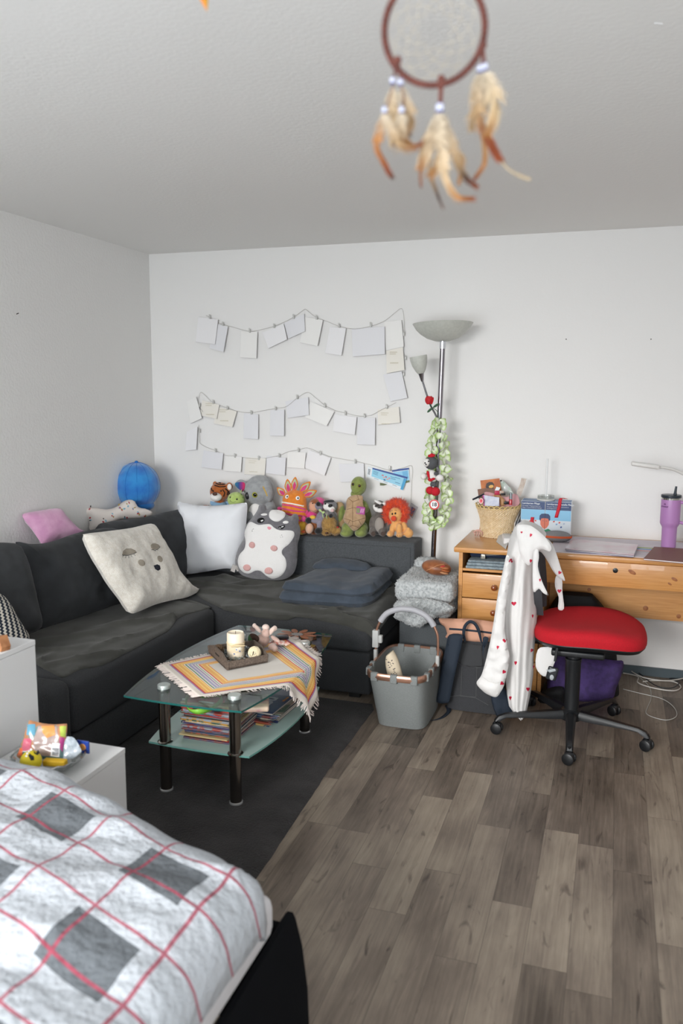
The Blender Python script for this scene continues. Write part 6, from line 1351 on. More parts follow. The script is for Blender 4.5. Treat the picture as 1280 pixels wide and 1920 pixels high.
# folded navy blanket on the chaise
nb_ = thing('folded_blanket', 'folded navy blue fleece blanket lying on the chaise', 'blanket', (1.5, -.5, .46))
NB = mat('fleece_navy', '414a56', .95, col2='38414c', nscale=14, bump=.5, bscale=260, sheen=.12)
nn_ = Vector((0, -.078, 1)).normalized()
def lay(name, pts, zc_, T, wr, seed):
    Q_ = [Vector((x, y, zc_+.078*(y+.5))) for x, y in bez2(pts)]; mb = MB(); inflate(mb, Q_, (1.5, -.5, zc_), nn_, T, .045, .02, wr, 7, seed=seed, power=2.6); return mb.out(name, NB, nb_)
def bez2(pts): return [(q.x, q.y) for q in bez([Vector((a, b, 0)) for a, b in pts], 4, True)]
lay('lower_layer', [(1.22, -.755), (1.30, -.775), (1.50, -.76), (1.66, -.745), (1.725, -.70), (1.745, -.60), (1.755, -.42), (1.74, -.30), (1.60, -.27), (1.42, -.28), (1.31, -.33), (1.25, -.52), (1.215, -.68)], .495, .036, .010, 3)
lay('upper_layer', [(1.23, -.735), (1.34, -.75), (1.52, -.745), (1.66, -.74), (1.735, -.68), (1.75, -.60), (1.76, -.42), (1.745, -.29), (1.60, -.262), (1.44, -.27), (1.33, -.33), (1.27, -.52), (1.235, -.66)], .545, .034, .016, 9)
lay('rear_fold', [(1.30, -.42), (1.45, -.40), (1.60, -.40), (1.62, -.30), (1.50, -.262), (1.36, -.265), (1.29, -.33)], .577, .026, .014, 15)
mb = MB(); mb.tube(bez([(1.26, -.70, .553), (1.40, -.735, .566), (1.58, -.73, .563), (1.70, -.69, .556)], 8), [.016]*25, 8); 
a = ony(652, 1067, -.285); b = ony(694, 1070, -.285); MB().box((a.x, -.285, a.z-.003), (b.x, -.277, a.z+.004)).out('white_label', mat('label_white', 'e8e8ea', .6), nb_, smooth=False); mb.bm.free()

# carry basket
GF = mat('basket_fabric', '7f8382', .9, col2='777b7a', nscale=260, bump=.25, bscale=500); CO = mat('copper', 'c99a84', .28, .85); PLG = mat('plastic_grey', 'a9aaa8', .45)
cb = thing('shopping_basket', 'grey fabric carry basket with copper rim and arched handle on the floor', 'basket', (2.01, -1.0, 0))
def rr(cx, cy, hw, hd, rc, z, n=6):
    P = []
    for (qx, qy, a0) in ((hw-rc, hd-rc, 0), (-hw+rc, hd-rc, 90), (-hw+rc, -hd+rc, 180), (hw-rc, -hd+rc, 270)):
        for i in range(n+1): a = radians(a0+90*i/n); P.append(Vector((cx+qx+rc*cos(a), cy+qy+rc*sin(a), z)))
    Q_ = []
    for i in range(len(P)):
        a, b = P[i], P[(i+1) % len(P)]; k = max(1, int((b-a).length/.03))
        for j in range(k): Q_.append(a.lerp(b, j/k))
    return Q_
def body_ring(t, inset=0):
    z = .002+.268*t; base = rr(0, 0, 1, 1, .3, 0)
    hw = .124+.026*t-inset; hd = .200+.048*t-inset; cx = 2.03-.018*t; cy = -1.005+.0*t; rc = .03+.04*t
    # constant vertex count: parametric superellipse
    n = 72; e = 5
    return [Vector((cx+hw*math.copysign(abs(cos(2*pi*i/n))**(2/e), cos(2*pi*i/n))*(1+.012*noise.noise(Vector((i*.4, z*14, 1)))*(1-t)), cy+hd*math.copysign(abs(sin(2*pi*i/n))**(2/e), sin(2*pi*i/n)), z)) for i in range(n)]
outer = [body_ring(i/14) for i in range(15)]; inner = [body_ring(i/14, .006) for i in range(14, 0, -1)]
inner = [[v+Vector((0, 0, .004)) if k == 13 else v for v in r] for k, r in enumerate(inner)]
MB().rings(outer+inner).out('fabric_body', GF, cb)
rim = body_ring(1.0); cxr = sum(rim, Vector())/len(rim)
mb = MB(); n_ = len(rim); rs = []
for i, pnt in enumerate(rim):
    d = (pnt-cxr); d.z = 0; d.normalize(); rs.append([pnt+d*.007+Vector((0, 0, -.020)), pnt+d*.011+Vector((0, 0, -.008)), pnt+d*.009+Vector((0, 0, .006)), pnt+d*.006+Vector((0, 0, .011)), pnt-d*.005+Vector((0, 0, .011)), pnt-d*.005+Vector((0, 0, -.020))])
rmo = mb.rings(rs+[rs[0]], False).out('copper_rim', CO, cb)
for (dx, dy) in ((0, -1), (-.095, -1), (.095, -1), (0, 1), (-.09, 1), (.09, 1), (-1, -.17), (1, -.17), (-1, -.06), (1, -.06)):
    tgt = cxr+Vector((dx*.14 if abs(dx) == 1 else dx, dy*.24 if abs(dy) == 1 else dy, 0)); q = min(rim, key=lambda v: (v-tgt).length); w = .017
    if abs(dy) == 1: MB().rbox(q+Vector((-w, -.013, -.028)), q+Vector((w, .009, .014)), .004).out('rim_loop', PLG if False else GF, cb)
    else: MB().rbox(q+Vector((-.012, -w, -.024)), q+Vector((.012, w, .014)), .004).out('rim_loop', GF, cb)
hc = cxr; P = []
xL, xR = hc.x-.160, hc.x+.160
arch = bez([(xL, hc.y, hc.z-.0), (xL, hc.y, hc.z+.10), (xL+.008, hc.y, hc.z+.165), (xL+.05, hc.y, hc.z+.235), (xL+.11, hc.y, hc.z+.266), (hc.x, hc.y, hc.z+.272), (xR-.11, hc.y, hc.z+.266), (xR-.05, hc.y, hc.z+.235), (xR-.008, hc.y, hc.z+.165), (xR, hc.y, hc.z+.10), (xR, hc.y, hc.z)], 7)
MB().tube(arch, .0065, 10).out('handle_frame', CO, cb)
MB().tube([q for q in arch if q.z > hc.z+.195], .015, 14).out('grip', mat('grip_grey', 'a3a3a8', .5), cb)
for xx in (xL, xR):
    MB().rbox((xx-.009, hc.y-.014, hc.z-.005), (xx+.009, hc.y+.014, hc.z+.05), .004).out('buckle', PLG, cb)
MB().rbox((xL-.016, hc.y-.016, hc.z+.06), (xL+.016, hc.y+.016, hc.z+.15), .004).rbox((xL+.012, hc.y-.012, hc.z+.085), (xL+.034, hc.y+.012, hc.z+.125), .004).out('handle_clip', PLG, cb)
# pouch inside and a strap
pi_ = thing('dotted_pouch', 'cream pouch with dark speckles standing in the shopping basket', 'pouch', (1.95, -1.08, .01))
rs = []
for i in range(13):
    t = i/12; z = .03+.30*t; w = .035*(1-abs(2*t-1)**5*.5); cx = 2.03-.085*t; cy = -1.10+.02*t
    rs.append([Vector((cx+w*cos(a), cy+.03*sin(a), z+.015*cos(a))) for a in [2*pi*k/20 for k in range(20)]])
po = MB().rings(rs).out('body', mat('pouch_cream', 'd3c4ab', .8, bump=.4, bscale=120), pi_)
rn = random.Random(2)
for k in range(26):
    t = rn.random(); decal('speck', po, loop_px(716+14*t+rn.uniform(2, 14), 1223+42*t, 1.1, .8, 0, 6), mat('speck_dark', '4b4348'), pi_, off=.001, thick=.0003)
# rucksack facing us
rk = thing('rucksack', 'dark rucksack with a peach roll-top and navy straps leaning on the desk drawers', 'backpack', (2.33, -.74, 0))
DG = mat('rucksack_grey', '2f3032', .85, col2='35363a', nscale=300, bump=.5, bscale=350); PE = mat('rucksack_peach', 'cf9c82', .8, bump=.3, bscale=200); NV = mat('strap_navy', '1b2735', .8, bump=.4, bscale=400)
rs = []
for i in range(15):
    t = i/14; z = .004+.355*t; hw = .150-.035*t+.012*sin(pi*t); y0 = -.895+.10*t; dp = .13-.035*t; cx = 2.345-.025*t; r = []
    for k in range(32):
        a = 2*pi*k/32; r.append(Vector((cx+hw*math.copysign(abs(cos(a))**.45, cos(a)), y0+dp/2+dp/2*math.copysign(abs(sin(a))**.45, sin(a)), z)))
    rs.append(r)
rbk = MB().rings(rs).out('body', DG, rk)
cushion('roll_top', [(822, 1160), (830, 1159), (860, 1160), (885, 1160), (925, 1166), (950, 1168), (948, 1185), (944, 1205), (843, 1200), (838, 1188), (834, 1176), (826, 1170)], ony(880, 1180, -.775), (0, -1, .1), .035, .03, PE, None, parent=rk, step=.012, wr=.006, ws=20, smooth=2)
rt_ = bpy.data.objects[[o for o in rk.children][-1].name]
decal('band', rt_, line_px([(842, 1179), (870, 1181), (900, 1184), (930, 1188)], 3.6), NV, rk, off=.002)
for L, w in (([(872, 1203), (869, 1190), (871, 1175), (880, 1166), (890, 1170), (897, 1183), (902, 1205)], .010),):
    P = bez([ony(x, y, -.85) for x, y in L], 5); mb = MB(); A = []; B_ = []
    cen = sum(P, Vector())/len(P)
    for q in P:
        d = (q-cen).normalized()*.008; A.append(mb.bm.verts.new(q+d)); B_.append(mb.bm.verts.new(q-d))
    for i in range(len(P)-1): mb.face([A[i], A[i+1], B_[i+1], B_[i]])
    o = mb.out('carry_loop', NV, rk); md = o.modifiers.new('t', 'SOLIDIFY'); md.thickness = .004
decal('back_pad', rbk, [(862, 1204), (904, 1209), (906, 1250), (885, 1251), (866, 1248), (856, 1240)], mat('pad_grey', '38393b', .9, bump=.6, bscale=250), rk, off=.003, thick=.006, step=3)
for L in (((855, 1240), (866, 1248), (898, 1252), (906, 1249)), ((866, 1249), (864, 1305)), ((894, 1252), (892, 1306)), ((842, 1306), (862, 1304), (892, 1309), (915, 1322)), ((862, 1305), (892, 1307))): stitch('pad_seam', rbk, L, .0022, mat('seam_grey', '4a4b4c'), rk)
cushion('shoulder_strap', [(842, 1190), (866, 1190), (866, 1205), (858, 1240), (849, 1280), (843, 1310), (838, 1318), (818, 1316), (822, 1290), (828, 1250), (836, 1210)], ony(845, 1260, -.91), (0, -1, .15), .012, .015, NV, None, parent=rk, step=.012, wr=.003, smooth=3)
cushion('shoulder_strap', [(905, 1196), (916, 1197), (908, 1215), (905, 1230)], ony(910, 1210, -.87), (0, -1, .15), .010, .015, NV, None, parent=rk, step=.01, smooth=3)
cushion('shoulder_strap', [(920, 1300), (945, 1290), (955, 1320), (962, 1345), (945, 1344), (930, 1342)], ony(940, 1320, -.93), (0, -1, .15), .012, .015, NV, None, parent=rk, step=.01, smooth=3)
P = [onz(x, y, .006) for x, y in ((838, 1322), (841, 1333), (828, 1345), (812, 1350))]
mb = MB(); B2 = bez(P, 5); A = [mb.bm.verts.new(q+Vector((.010, .008, 0))) for q in B2]; B_ = [mb.bm.verts.new(q-Vector((.010, .008, 0))) for q in B2]
for i in range(len(B2)-1): mb.face([A[i], A[i+1], B_[i+1], B_[i]])
o = mb.out('strap_end', NV, rk); md = o.modifiers.new('t', 'SOLIDIFY'); md.thickness = .003
# purple and black school backpack behind the chair
pb_ = thing('purple_backpack', 'black backpack with a purple front pocket under the desk', 'backpack', (2.88, -.40, 0))
PU = mat('purple_fabric', '3f2f5e', .85, col2='4a3670', nscale=40, bump=.4, bscale=250)
rs = []
for i in range(17):
    t = i/16; z = .004+.53*t; w = .185*(1-max(0, (t-.6)/.4)**2*.55); cx = 2.86-.06*t; r = []
    for k in range(32):
        a = 2*pi*k/32; dp = .10*(1-max(0, (t-.6)/.4)**2*.5); r.append(Vector((cx+w*math.copysign(abs(cos(a))**.6, cos(a)), -.36+dp*math.copysign(abs(sin(a))**.6, sin(a)), z)))
    rs.append(r)
pbb = MB().rings(rs).out('body', mat('backpack_black', '0e0f12', .8, bump=.3, bscale=300), pb_)
cushion('front_pocket', [(1040, 1222), (1060, 1218), (1100, 1230), (1150, 1238), (1168, 1240), (1166, 1262), (1155, 1290), (1146, 1312), (1110, 1316), (1060, 1318), (1028, 1312), (1026, 1270)], ony(1100, 1270, -.50), (0, -1, .1), .06, .05, PU, None, parent=pb_, step=.02, wr=.010, ws=10, smooth=3)
cushion('side_pouch', [(1030, 1290), (1055, 1288), (1060, 1312), (1058, 1335), (1020, 1338), (1005, 1330), (1012, 1300)], ony(1035, 1315, -.60), (0, -1, .1), .04, .03, mat('backpack_black', '0e0f12'), None, parent=pb_, step=.015, smooth=3)
# cables
def cable(px, z, r, c, label, grp=None):
    P = bez([onz(x, y, z) for x, y in px], 8); tag(MB().tube(P, r, 8).out('cable', mat('cable_'+c, c, .5)), label, 'cable', grp)
cable([(1172, 1250), (1200, 1268), (1240, 1276), (1270, 1274), (1300, 1266)], .018, .0035, 'c9c6c0', 'thick white cable running along the floor towards the right edge')
cable([(1168, 1262), (1195, 1268), (1196, 1280), (1225, 1290), (1262, 1295), (1276, 1288), (1262, 1278), (1225, 1276), (1205, 1278)], .006, .0035, 'd0cdc7', 'white cable coiled in a loop beneath the desk')
cable([(1180, 1246), (1200, 1264), (1230, 1286), (1258, 1290), (1272, 1280), (1255, 1272), (1290, 1276)], .012, .003, '22262a', 'black cable tangled with the white ones under the desk')
cable([(1168, 1292), (1200, 1300), (1240, 1310), (1262, 1325), (1268, 1342), (1250, 1350), (1225, 1345), (1211, 1337), (1214, 1325), (1220, 1310), (1218, 1290), (1205, 1275), (1180, 1255)], .0035, .0022, 'bcbcb6', 'thin white cable making a wide loop on the wooden floor')
# ---------------------------------------------------------------- strings of cards on the back wall
g = lambda x, y: (340+x/2.2857, 560+y/2.2857)
TWN = mat('twine', 'a7a29b', .8); CLP = mat('peg_clear', 'c2c2be', .3, coat=.4)
def twine(pts, label):
    P = bez([ony(*g(x, y), -.012) for x, y in pts], 8); tag(MB().tube(P, .0010, 5).out('photo_string', TWN), label, 'string')
twine([(105, 72), (122, 80), (150, 100), (178, 110), (230, 125), (293, 140), (345, 132), (398, 118), (445, 98), (482, 78), (515, 55), (531, 45), (550, 60), (578, 80), (630, 100), (675, 118), (740, 130), (811, 118), (870, 95), (915, 60), (942, 42), (952, 70), (955, 150)], 'thin twine garland, topmost of the three on the back wall')
twine([(92, 485), (72, 450), (80, 405), (95, 408), (135, 445), (195, 468), (250, 485), (300, 488), (350, 480), (404, 470), (450, 462), (497, 425), (540, 402), (575, 425), (614, 457), (660, 480), (703, 490), (760, 503), (810, 500), (850, 480), (880, 465), (920, 445)], 'thin twine garland, middle one of the three on the back wall')
twine([(75, 540), (78, 600), (80, 620), (110, 638), (147, 652), (190, 672), (230, 675), (280, 683), (332, 687), (380, 680), (420, 672), (460, 655), (502, 648), (540, 640), (596, 662), (640, 678), (690, 688), (745, 697), (820, 715), (893, 735), (950, 725), (988, 720), (985, 800), (983, 878)], 'thin twine garland, lowest of the three on the back wall')
CW = [mat('card_paper_a', 'f2f1f2', .8), mat('card_paper_b', 'e9e9ec', .8), mat('card_paper_c', 'f4f3f0', .8), mat('card_paper_d', 'f0ece3', .8)]
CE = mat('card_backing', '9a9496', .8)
def wcard(quad, m, label, peg=None, dark=True, depth=.006, mark=None):
    Y = -depth; P = [ony(*g(*q), Y-.0015) for q in quad]
    o = thing('photo_card', label, 'card', sum(P, Vector())/4, 'blank cards pegged to the wall strings')
    c = sum(P, Vector())/4
    # the lower right corner curls off the wall a little
    P = [p+Vector((0, -(.010 if (p.x > c.x) else .0)-(.004 if p.z < c.z else 0), 0)) for p in P]
    MB().prism(P, (0, .0008, 0)).out('paper', m, o, smooth=False)
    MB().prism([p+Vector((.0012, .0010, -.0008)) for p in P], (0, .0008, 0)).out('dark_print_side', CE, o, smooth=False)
    if mark:
        for (a, b_, w_) in mark:
            q0, q1 = ony(*g(*a), Y), ony(*g(*b_), Y); yy = min(p.y for p in P)-.0012
            MB().box((min(q0.x, q1.x), yy, min(q0.z, q1.z)-.001), (max(q0.x, q1.x), yy+.0006, max(q0.z, q1.z)+.001)).out('printed_line', mat('print_faint', 'cfc8b4', .7), o, smooth=False)
    if peg:
        q = ony(*g(*peg), -.016)
        MB().rbox(q-Vector((.0045, .006, .013)), q+Vector((.0045, .006, .010)), .002).ring([q+Vector((.0045*cos(k*pi/5), -.006, .011+.004*sin(k*pi/5))) for k in range(10)], .0012, 4).out('clear_peg', CLP, o)
R1 = ['first', 'second', 'third', 'fourth', 'fifth', 'sixth', 'seventh', 'eighth', 'ninth', 'tenth', 'eleventh']
L = [((72, 78, 160, 90, 148, 196, 62, 186), (122, 78), 'first white card on the top string, partly under the second'),
 ((140, 105, 202, 121, 184, 229, 121, 213), (178, 108), 'second white card on the top string, overlapping the first'),
 ((255, 140, 328, 143, 325, 256, 252, 252), (293, 137), 'third white card on the top string, hanging upright alone'),
 ((346, 145, 440, 108, 456, 175, 374, 213), (398, 117), 'fourth white card on the top string, slanting up to the right'),
 ((440, 105, 528, 65, 533, 140, 458, 172), (481, 77), 'fifth white card on the top string, behind the slanting one'),
 ((529, 78, 608, 93, 586, 203, 508, 188), (580, 81), 'sixth white card on the top string, right of the string peak'),
 ((636, 120, 707, 128, 688, 244, 616, 233), (676, 115), 'seventh white card on the top string, narrow and tilted'),
 ((729, 128, 872, 120, 874, 238, 735, 248), (811, 112), 'wide white card on the top string, largest of the row'),
 ((868, 100, 944, 92, 955, 206, 877, 222), (953, 150), 'white card at the upper right corner of the top string'),
 ((877, 215, 950, 205, 958, 306, 880, 320), (960, 253), 'white card below the upper right corner one, with faint printing'),
 ((864, 325, 945, 312, 970, 425, 897, 440), (952, 322), 'white card hanging lowest at the right end of the top string'),
 ((22, 440, 66, 420, 92, 512, 40, 535), (78, 455), 'first white card on the middle string, turned on its side at the left end'),
 ((90, 435, 165, 455, 155, 515, 78, 500), (137, 443), 'second card on the middle string, cream with faint lines'),
 ((150, 462, 240, 483, 222, 550, 140, 535), (198, 468), 'third white card on the middle string, tilted beside the cream one'),
 ((268, 490, 332, 496, 332, 602, 266, 598), (300, 488), 'upright white card on the middle string, left of the grey one'),
 ((381, 476, 443, 476, 443, 588, 380, 587), (404, 470), 'pale grey upright card on the middle string'),
 ((445, 440, 545, 422, 550, 498, 456, 512), (496, 422), 'white card on the middle string just left of its peak'),
 ((552, 440, 657, 484, 625, 545, 530, 508), (615, 457), 'white card on the middle string tilting down right of its peak'),
 ((655, 495, 753, 508, 745, 583, 650, 568), (703, 490), 'white landscape card on the middle string left of the brightest one'),
 ((755, 508, 832, 510, 831, 627, 753, 624), (785, 502), 'bright white portrait card on the middle string'),
 ((840, 475, 933, 463, 939, 531, 843, 541), (880, 463), 'rightmost card of the middle string, with faint yellowish print'),
 ((22, 570, 72, 548, 68, 646, 18, 652), (78, 565), 'white card hanging at the left between middle and lowest string'),
 ((95, 650, 182, 662, 176, 732, 86, 722), (147, 650), 'first white card on the lowest string'),
 ((190, 670, 262, 678, 258, 742, 184, 738), (230, 673), 'second white card on the lowest string'),
 ((275, 680, 365, 684, 360, 757, 270, 752), (332, 683), 'third card on the lowest string, cream with a faint line'),
 ((365, 672, 450, 682, 446, 757, 362, 747), (420, 672), 'fourth white card on the lowest string'),
 ((455, 655, 535, 660, 530, 728, 452, 722), (502, 648), 'fifth white card on the lowest string'),
 ((545, 648, 642, 682, 616, 757, 525, 722), (596, 662), 'sixth white card on the lowest string, tilted over the orange plush'),
 ((673, 708, 783, 706, 786, 782, 683, 786), (745, 697), 'white card on the lowest string left of the blue tickets')]
for i, (q, peg, lab) in enumerate(L):
    mk = None
    if 'cream' in lab or 'faint' in lab:
        x0, y0 = q[0], q[1]; mk = [((x0+18, y0+14), (x0+50, y0+15), 1), ((x0+18, y0+22), (x0+44, y0+23), 1), ((x0+20, y0+60), (x0+55, y0+62), 1)]
    wcard([(q[0], q[1]), (q[2], q[3]), (q[4], q[5]), (q[6], q[7])], CW[3] if mk else CW[i % 3] if 'grey' not in lab else CW[1], lab, peg, mark=mk, depth=.004+.002*(i % 2))
# tickets
zb = lambda x, y: (560+x/5.333, 870+y/5.333)
def ticket(label, quad, band, depth, extra=True):
    P = [ony(*zb(*q), -depth) for q in quad]; o = thing('event_ticket', label, 'ticket', sum(P, Vector())/4)
    MB().prism(P, (0, .0008, 0)).out('paper', mat('ticket_white', 'e6edf2', .5), o, smooth=False)
    def sub(u0, v0, u1, v1, nm, c, k=1):
        def pt(u, v): return (P[0]*(1-u)+P[1]*u)*(1-v)+(P[3]*(1-u)+P[2]*u)*v+Vector((0, -.0006*k, 0))
        MB().prism([pt(u0, v0), pt(u1, v0), pt(u1, v1), pt(u0, v1)], (0, .0005, 0)).out(nm, mat('ticket_'+c, c, .5), o, smooth=False)
    return o, sub
o, sub = ticket('light blue event ticket with a dark blue top stripe, behind the front one', ((930, 60), (1100, 38), (1110, 180), (960, 215)), None, .010)
sub(0, 0, 1, .12, 'stripe', '1f4a96', 2); sub(.05, .15, .97, .85, 'blue_field', '8ecbea')
sub(.6, .2, .9, .7, 'pattern', '6db3dc', 2); sub(.55, .86, .98, 1, 'photo_strip', '5f6f4a', 2)
o, sub = ticket('light blue event ticket with a barcode end, in front', ((690, 25), (1085, 130), (1040, 262), (680, 128)), None, .018)
sub(.12, .0, 1, .13, 'stripe', '1f4a96', 2); sub(.12, .14, .95, .8, 'blue_field', '97d2ea'); sub(.93, .14, 1, 1, 'end_band', '3f9fcf', 2)
for k in range(9): sub(.02, .2+.06*k, .075, .2+.06*k+.03, 'barcode_bar', '3a3f4c', 2)
for u, v in ((.15, .25), (.15, .37), (.15, .49), (.6, .3), (.62, .42), (.75, .6), (.72, .25)): sub(u, v, u+.13, v+.04, 'printed_line', '3d7fa8', 2)
for u, v, c in ((.38, .35, 'd8707a'), (.42, .5, 'e6a9a0'), (.47, .4, 'c9606c'), (.52, .55, 'e6a9a0'), (.45, .68, '27457f'), (.56, .42, 'dd8a90')): sub(u, v, u+.05, v+.09, 'emblem', c, 3)
for k in range(3): sub(.2+.25*k, .86, .32+.25*k, .9, 'printed_line', '9aa7b0', 2)
q = ony(*zb(908, 45), -.024); MB().rbox(q-Vector((.005, .005, .016)), q+Vector((.005, .005, .016)), .002).out('clear_peg', CLP, o)
P = [ony(*zb(*q), -.008) for q in ((810, 188), (888, 203), (850, 215), (812, 215))]; tag(MB().prism(P, (0, .001, 0)).out('paper_corner', mat('corner_green', '6a7352', .6), smooth=False), 'green corner of a picture peeking out below the blue tickets', 'picture')
P = [ony(*zb(*q), -.008) for q in ((1120, 385), (1192, 432), (1135, 545), (1092, 505))]; o = thing('photo_sleeve', 'small photo in a clear sleeve hanging beside the lion plush', 'photo', P[0])
MB().prism(P, (0, .001, 0)).out('sleeve', mat('sleeve_clear', 'c3c4c9', .25, coat=.5), o, smooth=False)
P2 = [ony(*zb(*q), -.0095) for q in ((1128, 425), (1168, 450), (1130, 530), (1102, 505))]; MB().prism(P2, (0, .001, 0)).out('picture', mat('sleeve_pic', '5b5f8a', .5, col2='c4744a', nscale=60), o, smooth=False)

# ---------------------------------------------------------------- floor lamp with reading arm
top, bot = ony(829.5, 650, -.20), Vector((1.955, -.17, .0)); b0 = ony(812, 1045, -.175)
d = (top-b0).normalized(); base = b0 - d*(b0.z/d.z)
fl_ = thing('floor_lamp', 'chrome uplighter floor lamp with a frosted bowl and a bent reading arm', 'lamp', (base.x, base.y, 0))
CHL = mat('lamp_chrome', '8f8a90', .18, 1)
MB().lathe([(.0, 0), (.075, 0), (.075, .012), (.06, .02), (.02, .024), (0, .024)], (base.x, base.y, 0), 36).out('base', CHL, fl_)
MB().tube([base+Vector((0, 0, .02)), base.lerp(top, .5), top], .0145, 20).out('pole', CHL, fl_)
MB().tube([top-d*.012, top+d*.03], .018, 20).out('collar', mat('collar_clear', 'd5d7dc', .15, .6), fl_)
GB2 = mat('frosted_bowl', 'c6c8c0', .4, col2='bfc1b9', nscale=60, bump=.1, bscale=200)
bc0 = top+d*.03
MB().lathe([(.0, .0), (.045, .002), (.09, .017), (.125, .040), (.152, .068), (.168, .094), (.171, .099), (.167, .099), (.15, .074), (.12, .046), (.08, .024), (.03, .010), (.0, .008)], bc0, 56, axis=(-.03, .02, 1)).out('bowl_shade', GB2, fl_)
r0 = ony(822, 800, -.20); r1 = ony(791, 712, -.24); r2 = ony(786, 700, -.245)
MB().tube(bez([r0-Vector((-.002, 0, .32)), r0, r0.lerp(r1, .5)+Vector((-.004, 0, .0)), r1], 6), .0052, 10).out('reading_arm', mat('arm_chrome', '77757a', .25, .9), fl_)
dd = (ony(785, 676, -.25)-r1).normalized()
MB().lathe([(.007, -.01), (.009, 0), (.016, .035), (.018, .04), (.0, .041)], r1, 24, dd).out('lamp_socket', CHL, fl_)
MB().lathe([(.018, .036), (.028, .05), (.042, .082), (.049, .115), (.050, .135), (.047, .135), (.045, .115), (.03, .06), (.015, .045)], r1, 32, dd).out('small_shade', GB2, fl_)
# flower garland
gr_ = thing('flower_garland', 'green and white fabric petal garland looped around the floor lamp', 'garland', ony(820, 990, -.2))
loop = bez([ony(x, y, Y) for x, y, Y in ((823, 788, -.225), (828, 815, -.23), (833, 845, -.22), (835, 875, -.215), (838, 905, -.21), (838, 935, -.21), (835, 960, -.21), (826, 978, -.215), (812, 984, -.22), (802, 974, -.225), (803, 948, -.215), (806, 920, -.21), (808, 890, -.2), (808, 865, -.215), (809, 840, -.225), (813, 815, -.23))], 6, True)
PW = ramp_mat('petal_white_green', [(0, 'eef0e6'), (.6, 'e6edd6'), (.88, 'b9d286'), (1, '98bc5c')], 'uvy', const=False)
mb = MB(); rn = random.Random(17)
for i, q in enumerate(loop[::3]):
    i3 = (i*3) % len(loop); t = (loop[(i3+1) % len(loop)]-q).normalized(); ph0 = rn.random()*6
    for k in range(5):
        a = ph0+2*pi*k/5; u = t.orthogonal().normalized(); w = t.cross(u); dr = ((u*cos(a)+w*sin(a))+t*rn.uniform(-.9, .9)).normalized(); tn = Matrix.Rotation(rn.uniform(.5, 2.6), 3, dr)@(dr.cross(t).normalized())
        if (q+dr*.03).y > -.03: continue
        L_ = rn.uniform(.028, .040); W_ = rn.uniform(.019, .026); up_ = t*rn.uniform(-.008, .012); rows_ = []
        for iu in range(5):
            s1 = iu/4; wd = W_*(sin(pi*(.12+.78*s1))**.7); cen = q+dr*(.003+L_*s1)+up_*s1+t*(.006*sin(s1*3))
            rows_.append([(mb.bm.verts.new(cen+tn*(wd*v)+t*(.004*v*v+rn.uniform(-.0015, .0015))), (.5+v/2, min(1, max(s1, abs(v)*.9)))) for v in (-1, -.5, 0, .5, 1)])
        for a_, b_2 in zip(rows_, rows_[1:]):
            for j in range(4): mb.face([a_[j][0], a_[j+1][0], b_2[j+1][0], b_2[j][0]], [a_[j][1], a_[j+1][1], b_2[j+1][1], b_2[j][1]])
o = mb.out('petals', PW, gr_); o['kind'] = 'stuff'
MB().ring(loop, .0016, 5).out('thread', mat('white_thread', 'f4f4f4'), gr_)
# rose
o = thing('fabric_rose', 'red fabric rose with green leaves tucked behind the reading arm', 'artificial flower', ony(805, 762, -.25))
c = ony(804.5, 751, -.245); mb = MB(); RR = mat('rose_red', 'c4232b', .7, bump=.2)
for k in range(9):
    a = k*2.4; r = .006+.0016*k; q = c+Vector((cos(a)*r, sin(a)*r*.8, .006-.001*k)); mb.ell(q, (.018, .005, .022), Matrix.Rotation(a+pi/2, 3, 'Z')@Matrix.Rotation(.25, 3, 'X'), 10, 8)
mb.ell(c, (.010, .010, .014)); mb.out('bloom', RR, o)
GL_ = mat('rose_leaf', '24502f', .6); mb = MB().tube(bez([c-Vector((0, 0, .012)), ony(809, 763, -.235), ony(820, 772, -.22), ony(824, 790, -.215)], 5), .0018, 6)
for a, b2 in (((812, 764), (822, 757)), ((810, 765), (801, 773))):
    A_ = ony(*a, -.238); B2_ = ony(*b2, -.242); mb.ell((A_+B2_)/2, ((B2_-A_).length*.55, .002, .007), Matrix.Rotation(-atan2((B2_-A_).z, (B2_-A_).x), 3, 'Y'), 10, 6)
mb.out('stem_and_leaves', GL_, o)
# crocheted doll
Y = -.255; t = thing('crochet_doll', 'crocheted grey and white doll with a red bow and red shoes hanging on the lamp', 'plush toy', ony(808, 930, Y))
YG = mat('yarn_grey', '55575a', .95, bump=.9, bscale=150); YR = mat('yarn_red', 'c21c2c', .95, bump=.9, bscale=150); YW = mat('yarn_white', 'e9e7e3', .95, bump=.9, bscale=150)
hd_ = blob('head', Y, [(808, 868, 13, 12.5, 12)], YG, t)
fc = blob('face', Y, [(799.5, 867, 6.5, 7.5, 6, 10, .03), (799, 871, 4.5, 4.5, 5, 0, .035)], YW, t, voxel=.003)
for x, y in ((796.8, 868), (803, 865)): ball('eye', [fc, hd_], x, y, 1.6, eyeb, t)
ball('nose', [fc], 798.5, 871, 1.5, eyeb, t); stitch('mouth', [fc], [(796.5, 874), (799, 875.5), (802, 874)], .0006, THR, t)
blob('bow', Y, [(805, 855, 3.5, 3, 3, 20, .01), (812, 854, 4, 3, 3, -15, .01), (809, 855.5, 2.5, 2.5, 3, 0, .015), (809, 851.5, 2.5, 2, 3, 0, .01)], YR, t, voxel=.003)
blob('dress', Y, [(809, 891, 8.5, 11, 9), (812, 897, 7, 7, 8)], YW, t)
blob('scarf', Y, [(803, 890, 3.2, 8, 4, -15, .02), (806, 900, 5, 3, 4, 15, .03), (812, 898, 4, 2.5, 4, -10, .03)], YR, t, voxel=.003)
